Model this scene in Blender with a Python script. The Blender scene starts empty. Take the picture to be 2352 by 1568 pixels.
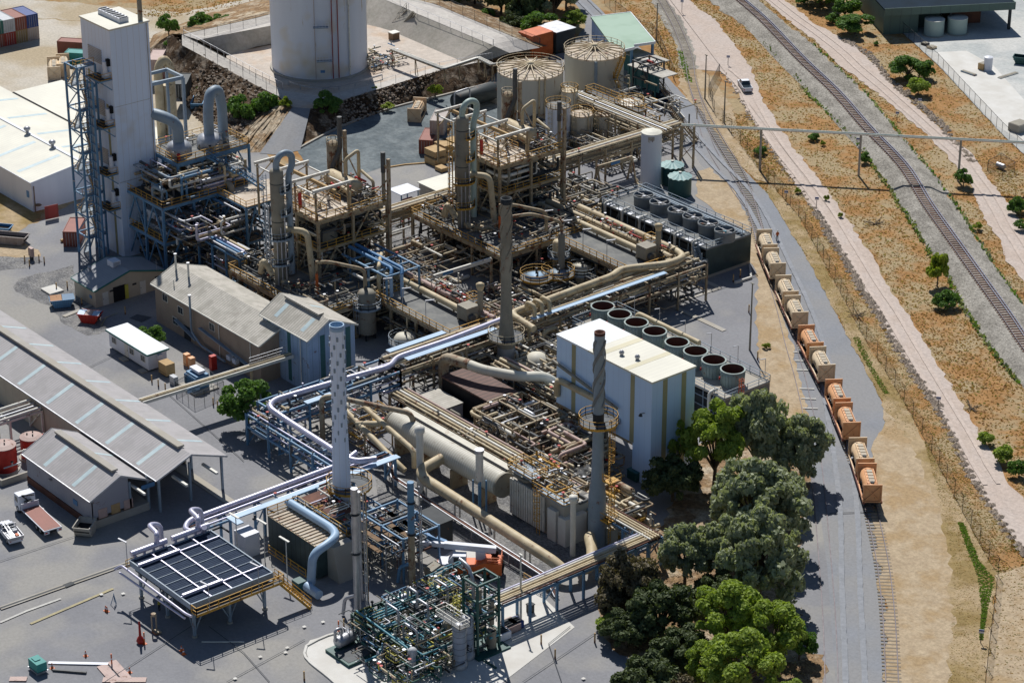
import bpy,math,random
import numpy as np
from mathutils import Vector,Matrix
R=math.radians
sc=bpy.context.scene
COL=sc.collection
FPX,TH,CH=6000.0,R(25.2),163.0
HEAD=R(140.5)
CAM=(267.3,-220.3,CH)
cd=bpy.data.cameras.new('camera');cam=bpy.data.objects.new('camera',cd);COL.objects.link(cam)
cd.sensor_width=36;cd.lens=36*FPX/2352;cd.clip_start=1;cd.clip_end=3000
cam.location=CAM;cam.rotation_euler=(R(90)-TH,0,HEAD-R(90));sc.camera=cam
SE,SAX,SAY=R(50),-0.863,0.505
w=bpy.data.worlds.new('World');sc.world=w;w.use_nodes=True
nt=w.node_tree;bg=nt.nodes['Background'];st=nt.nodes.new('ShaderNodeTexSky')
st.sky_type='NISHITA';st.sun_disc=False;st.sun_elevation=SE;st.sun_rotation=math.atan2(SAX,SAY)
st.air_density=1.0;st.dust_density=0.3;st.ozone_density=2.5
nt.links.new(st.outputs[0],bg.inputs[0]);bg.inputs[1].default_value=0.06
sl=bpy.data.lights.new('sun','SUN');sl.energy=5.0;sl.angle=R(0.5);sl.color=(1.0,0.97,0.92)
so=bpy.data.objects.new('sun',sl);COL.objects.link(so)
so.rotation_euler=Vector((-SAX*math.cos(SE),-SAY*math.cos(SE),-math.sin(SE))).to_track_quat('-Z','Y').to_euler()
sc.view_settings.view_transform='Standard';sc.view_settings.look='None'
sc.view_settings.exposure=0.0;sc.view_settings.gamma=1.0
cH,sH=math.cos(HEAD),math.sin(HEAD)
def P(u,v,z=0.0):
 x=(u-1176)/FPX;y=-(v-784)/FPX
 f=math.cos(TH)+y*math.sin(TH);dz=-math.sin(TH)+y*math.cos(TH)
 t=(z-CH)/dz
 return Vector((CAM[0]+(f*cH+x*sH)*t,CAM[1]+(f*sH-x*cH)*t,z))
def proj(p):
 dx,dy,dz=p[0]-CAM[0],p[1]-CAM[1],p[2]-CH
 f=dx*cH+dy*sH;r=dx*sH-dy*cH
 zc=f*math.cos(TH)-dz*math.sin(TH);up=f*math.sin(TH)+dz*math.cos(TH)
 return 1176+FPX*r/zc,784-FPX*up/zc
def S(v,z=0.0):return(FPX*math.sin(TH)+(v-784)*math.cos(TH))/(CH-z)
def HG(u,v,vt,z0=0.0):
 b=P(u,v,z0);lo,hi=0.0,80.0
 for _ in range(40):
  m=(lo+hi)/2
  if proj((b.x,b.y,m))[1]>vt:lo=m
  else:hi=m
 return lo
MATS={}
def mk(name,c,c2=None,sc_=1.2,rough=.75,metal=0.,bump=0.,bsc=None,rust=0.,rustc=(.16,.06,.025),stretch=None,spec=.35,c3=None,sc3=.05,th3=.5,world=False,stripe=None,grain=0.,gs=5.):
 m=bpy.data.materials.new(name);m.use_nodes=True;n=m.node_tree.nodes;l=m.node_tree.links
 b=n['Principled BSDF'];b.inputs['Roughness'].default_value=rough;b.inputs['Metallic'].default_value=metal
 b.inputs['Specular IOR Level'].default_value=spec
 if world:
  g=n.new('ShaderNodeNewGeometry');co=g.outputs['Position']
 else:
  g=n.new('ShaderNodeTexCoord');co=g.outputs['Object']
 if stretch:
  mp=n.new('ShaderNodeMapping');mp.inputs['Scale'].default_value=stretch;l.new(co,mp.inputs[0]);cs=mp.outputs[0]
 else:cs=co
 if c2 is None:c2=tuple(k*.72 for k in c)
 def noise(s,d=4,r=.6,cc=None):
  t=n.new('ShaderNodeTexNoise');t.inputs['Scale'].default_value=s;t.inputs['Detail'].default_value=d
  t.inputs['Roughness'].default_value=r;l.new(cs if cc is None else cc,t.inputs['Vector']);return t.outputs['Fac']
 def mapr(x,a,b_,lo=0.,hi=1.):
  t=n.new('ShaderNodeMapRange');t.inputs[1].default_value=a;t.inputs[2].default_value=b_
  t.inputs[3].default_value=lo;t.inputs[4].default_value=hi;l.new(x,t.inputs[0]);return t.outputs[0]
 def mix(f,A,B):
  t=n.new('ShaderNodeMix');t.data_type='RGBA';l.new(f,t.inputs['Factor'])
  for k,X in((6,A),(7,B)):
   if isinstance(X,tuple):t.inputs[k].default_value=(*X,1)
   else:l.new(X,t.inputs[k])
  return t.outputs[2]
 col=mix(mapr(noise(sc_),.35,.65),c,c2)
 if c3:col=mix(mapr(noise(sc3,3,.65,co),th3-.07,th3+.07),col,c3)
 if stripe:
  ax,per,cc,wd=stripe
  sp=n.new('ShaderNodeSeparateXYZ');l.new(co,sp.inputs[0]);ad=n.new('ShaderNodeMath');l.new(sp.outputs[0],ad.inputs[0]);l.new(sp.outputs[1],ad.inputs[1])
  mt=n.new('ShaderNodeMath');mt.operation='MULTIPLY';mt.inputs[1].default_value=1/per;l.new(ad.outputs[0]if ax==3 else sp.outputs[ax],mt.inputs[0])
  fr=n.new('ShaderNodeMath');fr.operation='FRACT';l.new(mt.outputs[0],fr.inputs[0])
  lt=n.new('ShaderNodeMath');lt.operation='LESS_THAN';lt.inputs[1].default_value=wd;l.new(fr.outputs[0],lt.inputs[0])
  col=mix(lt.outputs[0],col,cc)
 if grain:
  g1=noise(gs,4,.8,co);g2=mapr(g1,.36,.64,1-grain,1+grain)
  hs=n.new('ShaderNodeMix');hs.data_type='RGBA';hs.blend_type='MULTIPLY';hs.inputs['Factor'].default_value=1;l.new(col,hs.inputs[6]);l.new(g2,hs.inputs[7]);col=hs.outputs[2]
 if rust:col=mix(mapr(noise(.9,6,.7),.62-rust*.25,.70-rust*.2),col,rustc)
 l.new(col,b.inputs['Base Color'])
 if bump:
  bp=n.new('ShaderNodeBump');bp.inputs['Strength'].default_value=bump;bp.inputs['Distance'].default_value=.2
  l.new(noise(bsc or sc_*4,5,.7),bp.inputs['Height']);l.new(bp.outputs[0],b.inputs['Normal'])
 MATS[name]=m;return m
mk('white_paint',(.70,.72,.78),(.62,.64,.71),.3,.5,rust=.0,stretch=(1,1,.15))
mk('tower_clad',(.70,.80,.97),(.64,.74,.91),.2,.5,stretch=(1,1,.15),stripe=(3,1.05,(.55,.58,.67),.05),c3=(.60,.62,.66),sc3=.12,th3=.62)
mk('pale_blue_clad',(.56,.74,.98),(.50,.68,.94),.2,.5,stretch=(1,1,.15),stripe=(3,1.05,(.43,.60,.84),.05),c3=(.49,.65,.88),sc3=.15,th3=.6)
mk('roof_cream',(.70,.68,.58),(.60,.58,.50),.15,.6,stripe=(0,.76,(.55,.53,.46),.08))
mk('roof_white',(.74,.77,.80),(.66,.70,.74),.15,.6,stripe=(1,.8,(.60,.62,.62),.1))
mk('roof_stripe',(.62,.57,.40),(.52,.48,.34),.15,.6)
mk('olive_stripe',(.36,.34,.20),(.30,.28,.17),.15,.6)
mk('tank_white',(.68,.72,.80),(.60,.63,.70),.12,.55,rust=.03,rustc=(.42,.30,.17),stretch=(1,1,.12),c3=(.60,.53,.42),sc3=.09,th3=.60)
mk('tank_cream',(.60,.57,.48),(.50,.47,.39),.25,.6,rust=.06,rustc=(.30,.2,.12),stretch=(1,1,.15))
mk('beige_steel',(.41,.335,.22),(.29,.225,.14),.5,.65,rust=.4)
mk('rusty_beige',(.42,.36,.26),(.30,.22,.14),.7,.7,rust=.45)
mk('beige_pipe',(.56,.47,.31),(.43,.34,.21),.6,.6,rust=.12)
mk('grey_cowl',(.22,.24,.25),(.15,.165,.175),.6,.6)
mk('grey_beige',(.29,.265,.21),(.20,.185,.15),.4,.65,rust=.14)
mk('dark_pipe',(.10,.105,.11),(.06,.065,.07),.8,.6,rust=.2)
mk('blue_steel',(.12,.26,.42),(.09,.20,.33),.5,.55,rust=.08)
mk('blue_grey',(.26,.33,.40),(.20,.26,.32),.4,.5,rust=.06)
mk('sky_tray',(.36,.50,.66),(.30,.43,.58),.4,.45)
mk('bright_blue',(.10,.25,.46),(.07,.19,.37),.6,.5)
mk('teal_paint',(.07,.27,.34),(.05,.20,.26),.6,.5)
mk('green_steel',(.02,.10,.09),(.015,.07,.065),.6,.5)
mk('alu',(.46,.47,.50),(.34,.35,.38),1.0,.45,metal=.5)
mk('lilac_clad',(.62,.60,.72),(.50,.49,.62),.9,.35,metal=.45)  # aluminium cladding; the sky it reflects is put into the base colour
mk('white_pipe',(.70,.68,.62),(.58,.56,.50),.8,.5,rust=.05)
mk('yellow_paint',(.62,.34,.05),(.38,.21,.03),.8,.6,rust=.15)
mk('lemon_paint',(.55,.50,.08),(.45,.40,.06),.8,.6)
mk('orange_paint',(.62,.14,.03),(.50,.10,.02),.8,.5)
mk('red_paint',(.48,.03,.02),(.36,.02,.015),.8,.5)
mk('dark_red',(.30,.035,.03),(.22,.03,.025),.8,.6,rust=.1)
mk('rust_brown',(.16,.065,.04),(.09,.04,.03),.7,.8)
mk('brown_clad',(.14,.075,.06),(.10,.05,.04),.7,.7,stripe=(0,.9,(.05,.03,.025),.2))
mk('dark_steel',(.035,.04,.045),(.02,.025,.03),.8,.7)
mk('black',(.008,.008,.010),(.012,.012,.014),.8,.9)
mk('dark_clad',(.045,.075,.075),(.03,.05,.055),.6,.5,stripe=(0,1.0,(.02,.03,.03),.12))
mk('dark_deck',(.16,.165,.165),(.115,.12,.12),.35,.85,c3=(.20,.20,.19),sc3=.3)
mk('light_deck',(.56,.50,.42),(.42,.34,.26),.6,.8,rust=.12)
mk('grating',(.10,.11,.12),(.07,.075,.08),1.5,.7)
mk('fin_bundle',(.05,.068,.105),(.038,.052,.082),1.2,.95,spec=.05,stripe=(0,.35,(.015,.02,.035),.3))
mk('concrete',(.44,.42,.38),(.34,.32,.29),.35,.85,c3=(.36,.33,.28),sc3=.12)
mk('pale_concrete',(.62,.61,.58),(.54,.52,.48),.3,.85)
mk('brick',(.34,.265,.20),(.28,.215,.165),.5,.85,stretch=(1,1,.5))
mk('wall_cream',(.50,.44,.34),(.44,.38,.30),.4,.8,stripe=(0,2.0,(.36,.31,.24),.03))
mk('wall_grey',(.36,.36,.40),(.30,.30,.34),.3,.7,stripe=(0,.7,(.30,.30,.34),.12),rust=.02)
mk('wall_steel',(.34,.46,.64),(.27,.38,.54),.25,.6,stripe=(3,1.1,(.21,.29,.40),.08),rust=.03)
mk('wall_green',(.04,.14,.15),(.03,.11,.12),.5,.6)
mk('shed_green',(.10,.16,.14),(.08,.13,.115),.2,.6,stripe=(0,1.0,(.08,.12,.11),.1))
mk('roof_grey',(.39,.375,.37),(.32,.305,.30),.5,.75,stripe=(0,.5,(.30,.29,.31),.25),c3=(.40,.38,.38),sc3=.5,stretch=(2,.15,1))
mk('roof_old',(.44,.42,.37),(.33,.31,.27),.5,.75,stripe=(0,.5,(.30,.28,.24),.25),c3=(.50,.47,.42),sc3=.5,stretch=(2,.15,1))
mk('roof_office',(.33,.34,.36),(.28,.29,.31),.5,.6,stripe=(1,.4,(.26,.27,.29),.2))
mk('roof_skylight',(.48,.58,.60),(.38,.48,.52),.8,.5)
mk('roof_green',(.26,.38,.28),(.22,.33,.25),.12,.7,c3=(.30,.42,.33),sc3=.1)
mk('roof_navy',(.012,.025,.042),(.01,.02,.032),.3,.9,spec=.1)
mk('dark_green_tank',(.02,.09,.09),(.015,.07,.07),.5,.5)
mk('teal_roof',(.36,.52,.50),(.26,.40,.40),.8,.5)
mk('cowl_green',(.30,.36,.34),(.23,.28,.265),.5,.6,rust=.06)
mk('sage_tank',(.40,.50,.46),(.34,.43,.40),.4,.5)
mk('trim_green',(.02,.17,.15),(.015,.13,.12),.5,.5)
mk('tank_sand',(.72,.59,.41),(.64,.50,.34),.6,.55,rust=.1,rustc=(.30,.16,.08))
mk('tank_orange',(.74,.40,.20),(.64,.33,.16),.6,.55,rust=.1,rustc=(.26,.11,.05))
mk('glass',(.03,.04,.05),(.02,.03,.04),.8,.15,spec=.6)
mk('rubber',(.02,.02,.02),(.015,.015,.015),.8,.9)
mk('wood',(.22,.14,.08),(.15,.095,.055),1.2,.85)
mk('timber_yellow',(.48,.33,.16),(.38,.25,.12),1.0,.8)
mk('pool_green',(.03,.12,.05),(.02,.08,.03),.5,.2)
for nm,c in(('c_red',(.32,.045,.035)),('c_rust',(.27,.085,.06)),('c_blue',(.03,.07,.26)),('c_green',(.03,.15,.13)),('c_white',(.55,.57,.60)),('c_grey',(.42,.36,.33)),('c_ochre',(.30,.22,.11)),('c_teal',(.04,.30,.28)),('c_pink',(.50,.36,.32)),('c_black',(.03,.04,.045)),('c_mid',(.12,.30,.52))):
 mk(nm,c,tuple(k*.8 for k in c),.6,.6,rust=.1,stripe=(0,.28,tuple(k*.72 for k in c),.35))
mk('asphalt',(.238,.24,.255),(.203,.205,.22),.12,.9,bump=.12,bsc=9,c3=(.295,.285,.268),sc3=.05,th3=.54,world=True,spec=.2,grain=0.09,gs=2.2)
mk('asphalt_road',(.24,.252,.278),(.21,.222,.245),.18,.9,bump=.12,bsc=9,c3=(.25,.25,.255),sc3=.05,th3=.5,world=True,spec=.2,grain=0.09,gs=2.2)
mk('asphalt_dark',(.125,.15,.165),(.10,.12,.13),.5,.9,bump=.2,bsc=6,c3=(.165,.19,.20),sc3=.14,th3=.5,world=True,spec=.2,stretch=(1,2.5,1),grain=0.2,gs=1.2)
mk('tar_patch',(.085,.09,.10),(.07,.075,.085),.8,.9,world=True)
mk('sand_yard',(.46,.42,.35),(.52,.48,.42),.06,.95,bump=.2,bsc=3,c3=(.40,.33,.23),sc3=.04,th3=.52,world=True,spec=.1,grain=0.16,gs=2.0)
mk('pink_dirt',(.50,.415,.36),(.44,.365,.315),.5,.95,bump=.1,bsc=4,c3=(.48,.41,.365),sc3=.12,th3=.5,world=True,spec=.1,grain=0.16,gs=2.0)
mk('track_edge',(.44,.35,.24),(.36,.28,.19),.6,.95,bump=.3,bsc=4,c3=(.36,.26,.15),sc3=.15,th3=.55,world=True,spec=.1,grain=0.16,gs=2.0)
mk('ballast',(.29,.272,.24),(.205,.19,.168),1.8,.95,bump=.8,bsc=5,c3=(.33,.31,.275),sc3=.2,th3=.5,world=True,spec=.1,grain=0.45,gs=3.2)
mk('gravel',(.20,.20,.205),(.14,.14,.145),2.2,.95,bump=.8,bsc=6,c3=(.25,.245,.24),sc3=.3,th3=.5,world=True,spec=.1,grain=0.45,gs=3.2)
mk('dry_ground',(.36,.205,.09),(.275,.15,.062),.35,.95,bump=.25,bsc=3.2,c3=(.34,.265,.16),sc3=.13,th3=.5,world=True,spec=.05,grain=0.16,gs=1.2)
mk('straw_ground',(.29,.215,.10),(.24,.17,.075),.35,.95,bump=.4,bsc=3,c3=(.38,.29,.18),sc3=.12,th3=.5,world=True,spec=.05,grain=0.16,gs=1.2)
mk('green_verge',(.10,.17,.035),(.17,.17,.05),.7,.95,bump=.9,bsc=4,c3=(.24,.18,.07),sc3=.25,th3=.5,world=True,spec=.05,grain=0.16,gs=1.2)
mk('burnt_slope',(.10,.065,.04),(.055,.04,.03),1.0,.95,bump=1.,bsc=2.2,c3=(.26,.21,.16),sc3=.5,th3=.57,world=True,spec=.05,grain=0.4,gs=1.5)
mk('slope_sand',(.30,.20,.11),(.2,.13,.08),.7,.95,bump=1.,bsc=2.2,c3=(.42,.35,.26),sc3=.25,th3=.54,world=True,spec=.05,grain=0.4,gs=1.5)
mk('bund_concrete',(.33,.31,.27),(.27,.25,.21),.4,.9,c3=(.37,.34,.30),sc3=.2,th3=.5,world=True,grain=0.12,gs=1.5)
mk('bund_floor',(.52,.46,.40),(.46,.40,.345),.3,.9,c3=(.48,.37,.28),sc3=.12,th3=.56,world=True,grain=0.12,gs=1.5)
mk('bund_path',(.52,.49,.45),(.45,.42,.39),.4,.9,world=True,grain=0.12,gs=1.5)
mk('lot_concrete',(.42,.44,.43),(.36,.38,.38),.25,.9,c3=(.50,.50,.48),sc3=.08,th3=.48,world=True,grain=0.12,gs=1.5)
mk('rock',(.40,.33,.26),(.24,.19,.15),1.2,.95,bump=.6)
mk('sleeper',(.27,.225,.17),(.2,.165,.125),1.0,.9)
mk('concrete_sleeper',(.40,.37,.33),(.32,.30,.27),1.0,.9)
mk('rail_steel',(.15,.13,.14),(.09,.075,.08),1.0,.45,metal=.4)
mk('rail_shiny',(.40,.42,.50),(.30,.31,.38),1.0,.3,metal=.7)
mk('trunk',(.16,.12,.085),(.09,.07,.05),2.0,.9)
mk('line_white',(.55,.54,.50),(.42,.41,.39),1.5,.8)
mk('line_yellow',(.42,.36,.20),(.30,.27,.18),1.5,.8)
def leafmat(name,c,c2,tr=.25):
 m=mk(name,c,c2,.55,.7,spec=.25)
 n=m.node_tree.nodes;l=m.node_tree.links;b=n['Principled BSDF']
 tl=n.new('ShaderNodeBsdfTranslucent');tl.inputs[0].default_value=(c[0]*1.6,c[1]*1.7,c[2]*.8,1)
 ms=n.new('ShaderNodeMixShader');ms.inputs[0].default_value=tr
 l.new(b.outputs[0],ms.inputs[1]);l.new(tl.outputs[0],ms.inputs[2]);l.new(ms.outputs[0],n['Material Output'].inputs[0])
leafmat('leaf_bright',(.28,.36,.065),(.17,.24,.045))
leafmat('leaf_green',(.12,.22,.045),(.07,.14,.03))
leafmat('leaf_grey',(.34,.37,.25),(.21,.24,.16))
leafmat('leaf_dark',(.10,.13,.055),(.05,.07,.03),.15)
leafmat('leaf_brown',(.17,.14,.085),(.10,.085,.05),.15)
leafmat('leaf_lime',(.26,.32,.04),(.18,.24,.03))
leafmat('grass_dry',(.39,.25,.13),(.32,.19,.09),.3)
ORG={}
class M:
 def __init__(s,mat='beige_steel'):s.v=[];s.f=[];s.k=[];s.sm=[];s.p=[];s.mat=mat
 def add(s,vs,fs,smooth=False):
  o=len(s.v);s.p.append((o,len(s.f)));s.v+=[tuple(p)for p in vs]
  for f in fs:s.f.append(tuple(i+o for i in f));s.k.append(s.mat);s.sm.append(smooth)
  return s
 def box(s,x0,y0,z0,x1,y1,z1):
  if x0>x1:x0,x1=x1,x0
  if y0>y1:y0,y1=y1,y0
  return s.add([(x0,y0,z0),(x1,y0,z0),(x1,y1,z0),(x0,y1,z0),(x0,y0,z1),(x1,y0,z1),(x1,y1,z1),(x0,y1,z1)],[(3,2,1,0),(4,5,6,7),(0,1,5,4),(1,2,6,5),(2,3,7,6),(3,0,4,7)])
 def beam(s,p,q,w,h=None):
  p=Vector(p);q=Vector(q);d=q-p
  if d.length<1e-4:return s
  d.normalize();h=h or w
  up=Vector((0,0,1))if abs(d.z)<.95 else Vector((1,0,0))
  a=d.cross(up).normalized();b=a.cross(d).normalized();a=a*w/2;b=b*h/2
  vs=[p-a-b,p+a-b,p+a+b,p-a+b,q-a-b,q+a-b,q+a+b,q-a+b]
  return s.add(vs,[(0,1,2,3),(7,6,5,4),(4,5,1,0),(5,6,2,1),(6,7,3,2),(7,4,0,3)])
 def ring(s,p,d,r,n,ref=None):
  a=d.cross(ref or(Vector((0,0,1))if abs(d.z)<.9 else Vector((1,0,0)))).normalized();b=d.cross(a).normalized()
  return[p+a*(r*math.cos(2*math.pi*i/n))+b*(r*math.sin(2*math.pi*i/n))for i in range(n)]
 def tube(s,path,r,n=8,caps=True,bend=0):
  path=[Vector(p)for p in path]
  if bend:path=fillet(path,bend)
  rr=r if isinstance(r,(list,tuple))else[r]*len(path)
  vs=[];fs=[];m=len(path);pd=None;aa=None
  for i,p in enumerate(path):
   d=(path[min(i+1,m-1)]-path[max(i-1,0)]).normalized()
   if aa is None:aa=d.cross(Vector((0,0,1))if abs(d.z)<.9 else Vector((1,0,0))).normalized()
   else:
    aa=(aa-d*aa.dot(d))
    aa=aa.normalized()if aa.length>1e-5 else d.cross(Vector((0,1,.3))).normalized()
   b=d.cross(aa)
   k=1.0
   if 0<i<m-1:
    c=(path[i]-path[i-1]).normalized().dot((path[i+1]-path[i]).normalized());k=1/max(.6,math.sqrt(max(.01,(1+c)/2)))
   for j in range(n):
    t=2*math.pi*j/n;vs.append(p+(aa*math.cos(t)+b*math.sin(t))*rr[i]*(k if abs(k)<1.3 else 1.3))
  for i in range(m-1):
   for j in range(n):fs.append((i*n+j,i*n+(j+1)%n,(i+1)*n+(j+1)%n,(i+1)*n+j))
  s.add(vs,fs,True)
  if caps:s.add(vs[:n],[tuple(range(n))[::-1]]);s.add(vs[-n:],[tuple(range(n))])
  return s
 def lathe(s,x,y,prof,n=24,smooth=True,cap=True,ax=None):
  vs=[];fs=[];m=len(prof)
  for r,z in prof:
   for j in range(n):
    t=2*math.pi*j/n;vs.append((x+r*math.cos(t),y+r*math.sin(t),z))
  for i in range(m-1):
   for j in range(n):fs.append((i*n+j,i*n+(j+1)%n,(i+1)*n+(j+1)%n,(i+1)*n+j))
  s.add(vs,fs,smooth)
  if cap and prof[-1][0]>.01:s.add(vs[-n:],[tuple(range(n))])
  return s
 def cyl(s,x,y,z0,z1,r,n=24,r1=None,cap=True):
  return s.lathe(x,y,[(r,z0),(r1 if r1 is not None else r,z1)],n,True,cap)
 def pipe_open(s,x,y,z0,z1,r,t=.12,n=24,r0=None):
  r0=r0 or r;k=s.mat
  s.lathe(x,y,[(r0,z0),(r,z1)],n,True,False);s.lathe(x,y,[(r,z1),(r-t,z1)],n,False,False)
  s.mat='dark_steel';zi=max(z0,z1-4*r);s.lathe(x,y,[(r-t,z1),(r-t,zi),(.001,zi)],n,True,False);s.mat=k
  return s
 def hves(s,p,q,r,n=20,dome=.5):
  p=Vector(p);q=Vector(q);d=(q-p).normalized();h=r*dome
  pts=[];rs=[]
  for a in(90,65,40,20,0):pts.append(p-d*h*math.sin(R(a)));rs.append(max(.01,r*math.cos(R(a))))
  for a in(0,20,40,65,90):pts.append(q+d*h*math.sin(R(a)));rs.append(max(.01,r*math.cos(R(a))))
  vs=[];fs=[]
  for c,r_ in zip(pts,rs):vs+=s.ring(c,d,r_,n)
  for i in range(len(pts)-1):
   for j in range(n):fs.append((i*n+j,i*n+(j+1)%n,(i+1)*n+(j+1)%n,(i+1)*n+j))
  return s.add(vs,fs,True)
 def prism(s,poly,z0,z1):
  n=len(poly);vs=[(p[0],p[1],z0)for p in poly]+[(p[0],p[1],z1)for p in poly]
  ar=sum(poly[i][0]*poly[(i+1)%n][1]-poly[(i+1)%n][0]*poly[i][1]for i in range(n))
  if ar<0:vs=vs[:n][::-1]+vs[n:][::-1]
  s.add(vs,[tuple(range(n))[::-1],tuple(range(n,2*n))]);return s.add(vs,[(i,(i+1)%n,(i+1)%n+n,i+n)for i in range(n)])
 def poly(s,pts):return s.add(pts,[tuple(range(len(pts)))])
 def rail(s,path,h=1.05,sp=1.6,w=.055,closed=False):
  path=[Vector(p)for p in path]
  if closed:path.append(path[0])
  up=Vector((0,0,1))
  for a,b in zip(path,path[1:]):
   s.beam(a+up*h,b+up*h,w);s.beam(a+up*h*.52,b+up*h*.52,w*.8);s.beam(a+up*.06,b+up*.06,.02,.14)
   n=max(1,round((b-a).length/sp))
   for i in range(n+1):
    p=a+(b-a)*i/n;s.beam(p,p+up*h,w)
  return s
 def ladder(s,p,h,d=(0,1),w=.45,cage=True,k=None):
  p=Vector(p);dd=Vector((d[0],d[1],0)).normalized();o=Vector((-dd.y,dd.x,0))*w/2;up=Vector((0,0,1))
  s.beam(p-o,p-o+up*h,.06);s.beam(p+o,p+o+up*h,.06)
  for i in range(int(h/.4)):s.beam(p-o+up*(i*.4+.2),p+o+up*(i*.4+.2),.04)
  if cage and h>3:
   for i in range(int((h-2.2)/.9)+1):
    c=p+up*(2.2+i*.9);pts=[c+o*1.5*math.cos(R(a))*1.0+dd*.7*math.sin(R(a))for a in(0,35,70,110,145,180)]
    for a,b in zip(pts,pts[1:]):s.beam(a,b,.05,.07)
   for a in(40,90,140):
    o2=o*1.5*math.cos(R(a))+dd*.7*math.sin(R(a));s.beam(p+up*2.2+o2,p+up*h+o2,.04)
  return s
 def stair(s,p,q,w=.9,rails=True):
  p=Vector(p);q=Vector(q);d=q-p;hd=Vector((d.x,d.y,0)).normalized();o=Vector((-hd.y,hd.x,0))*w/2
  s.beam(p-o,q-o,.07,.28);s.beam(p+o,q+o,.07,.28)
  n=max(3,int(abs(d.z)/.25))
  for i in range(n):
   c=p+d*(i+.5)/n;s.beam(c-o,c+o,.24,.04)
  if rails:
   up=Vector((0,0,1))
   for e in(-o,o):
    s.beam(p+e+up,q+e+up,.055);s.beam(p+e+up*.5,q+e+up*.5,.045)
    for i in range(0,5):c=p+d*i/4+e;s.beam(c,c+up,.05)
  return s
 def each(s,name,parent=None):
  for a,b,c,d in zip(s.p,s.p[1:]+[(len(s.v),len(s.f))],range(10**6),s.p):
   m=M();m.v=s.v[a[0]:b[0]];m.f=[tuple(i-a[0]for i in f)for f in s.f[a[1]:b[1]]];m.k=s.k[a[1]:b[1]];m.sm=s.sm[a[1]:b[1]];o=m.build(name,parent)
  return o
 def build(s,name,parent=None,org=None):
  o0=Vector(org)if org is not None else(ORG.get(parent.name,Vector((0,0,0)))if parent else Vector((0,0,0)))
  me=bpy.data.meshes.new(name)
  me.from_pydata([(a[0]-o0 .x,a[1]-o0 .y,a[2]-o0 .z)for a in s.v],[],s.f)
  ks=[];idx={}
  for k in s.k:
   if k not in idx:idx[k]=len(ks);ks.append(k)
  for k in ks:me.materials.append(MATS[k])
  me.polygons.foreach_set('material_index',[idx[k]for k in s.k]);me.polygons.foreach_set('use_smooth',s.sm);me.update()
  ob=bpy.data.objects.new(name,me);COL.objects.link(ob)
  if parent:ob.parent=parent;ORG[ob.name]=o0
  else:ob.location=o0
  return ob
def fillet(path,rad,n=4):
 out=[path[0]]
 for i in range(1,len(path)-1):
  p,c,q=path[i-1],path[i],path[i+1];a=(p-c);b=(q-c)
  if a.length<1e-6 or b.length<1e-6:continue
  r=min(rad,a.length*.48,b.length*.48);A=c+a.normalized()*r;B=c+b.normalized()*r
  for k in range(n+1):
   t=k/n;out.append(A*(1-t)**2+c*2*t*(1-t)+B*t*t)
 out.append(path[-1]);return out
def T(name,label,cat,loc=(0,0,0),group=None):
 e=bpy.data.objects.new(name,None);COL.objects.link(e);e.location=Vector(loc);e.empty_display_size=.5
 e['label']=label;e['category']=cat
 if group:e['group']=group
 ORG[e.name]=Vector(loc);return e
def one(m,name,label,cat,org,group=None):
 o=m.build(name,None,org);o['label']=label;o['category']=cat
 if group:o['group']=group
 return o
def struct(m,name,kind='structure'):
 o=m.build(name);o['kind']=kind;return o
def dup(root,loc,rz=0,label=None,group=None,scale=None):
 r=root.copy();COL.objects.link(r);r.location=loc;r.rotation_euler=(0,0,rz)
 if scale:r.scale=scale if isinstance(scale,(tuple,list))else(scale,)*3
 if label:r['label']=label
 if group:r['group']=group
 for ch in list(root.children):
  c=ch.copy();COL.objects.link(c);c.parent=r
  for g in ch.children:
   d=g.copy();COL.objects.link(d);d.parent=c
 return r
def text_ob(s,size,loc,rot,mat,parent,name='lettering',th=.01):
 cu=bpy.data.curves.new(name,'FONT');cu.body=s;cu.size=size;cu.align_x='CENTER';cu.align_y='CENTER';cu.extrude=th
 t=bpy.data.objects.new(name,cu);COL.objects.link(t)
 bpy.context.view_layer.update();dg=bpy.context.evaluated_depsgraph_get()
 me=bpy.data.meshes.new_from_object(t.evaluated_get(dg));bpy.data.objects.remove(t)
 me.materials.clear();me.materials.append(MATS[mat])
 o=bpy.data.objects.new(name,me);COL.objects.link(o);o.rotation_euler=rot
 if parent:o.parent=parent;o.location=Vector(loc)-ORG.get(parent.name,Vector())
 else:o.location=loc
 return o
def box_px(N,L,Rr,z):
 n,l,r=P(*N,z),P(*L,z),P(*Rr,z);return l.x,n.y,n.x,r.y
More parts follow.
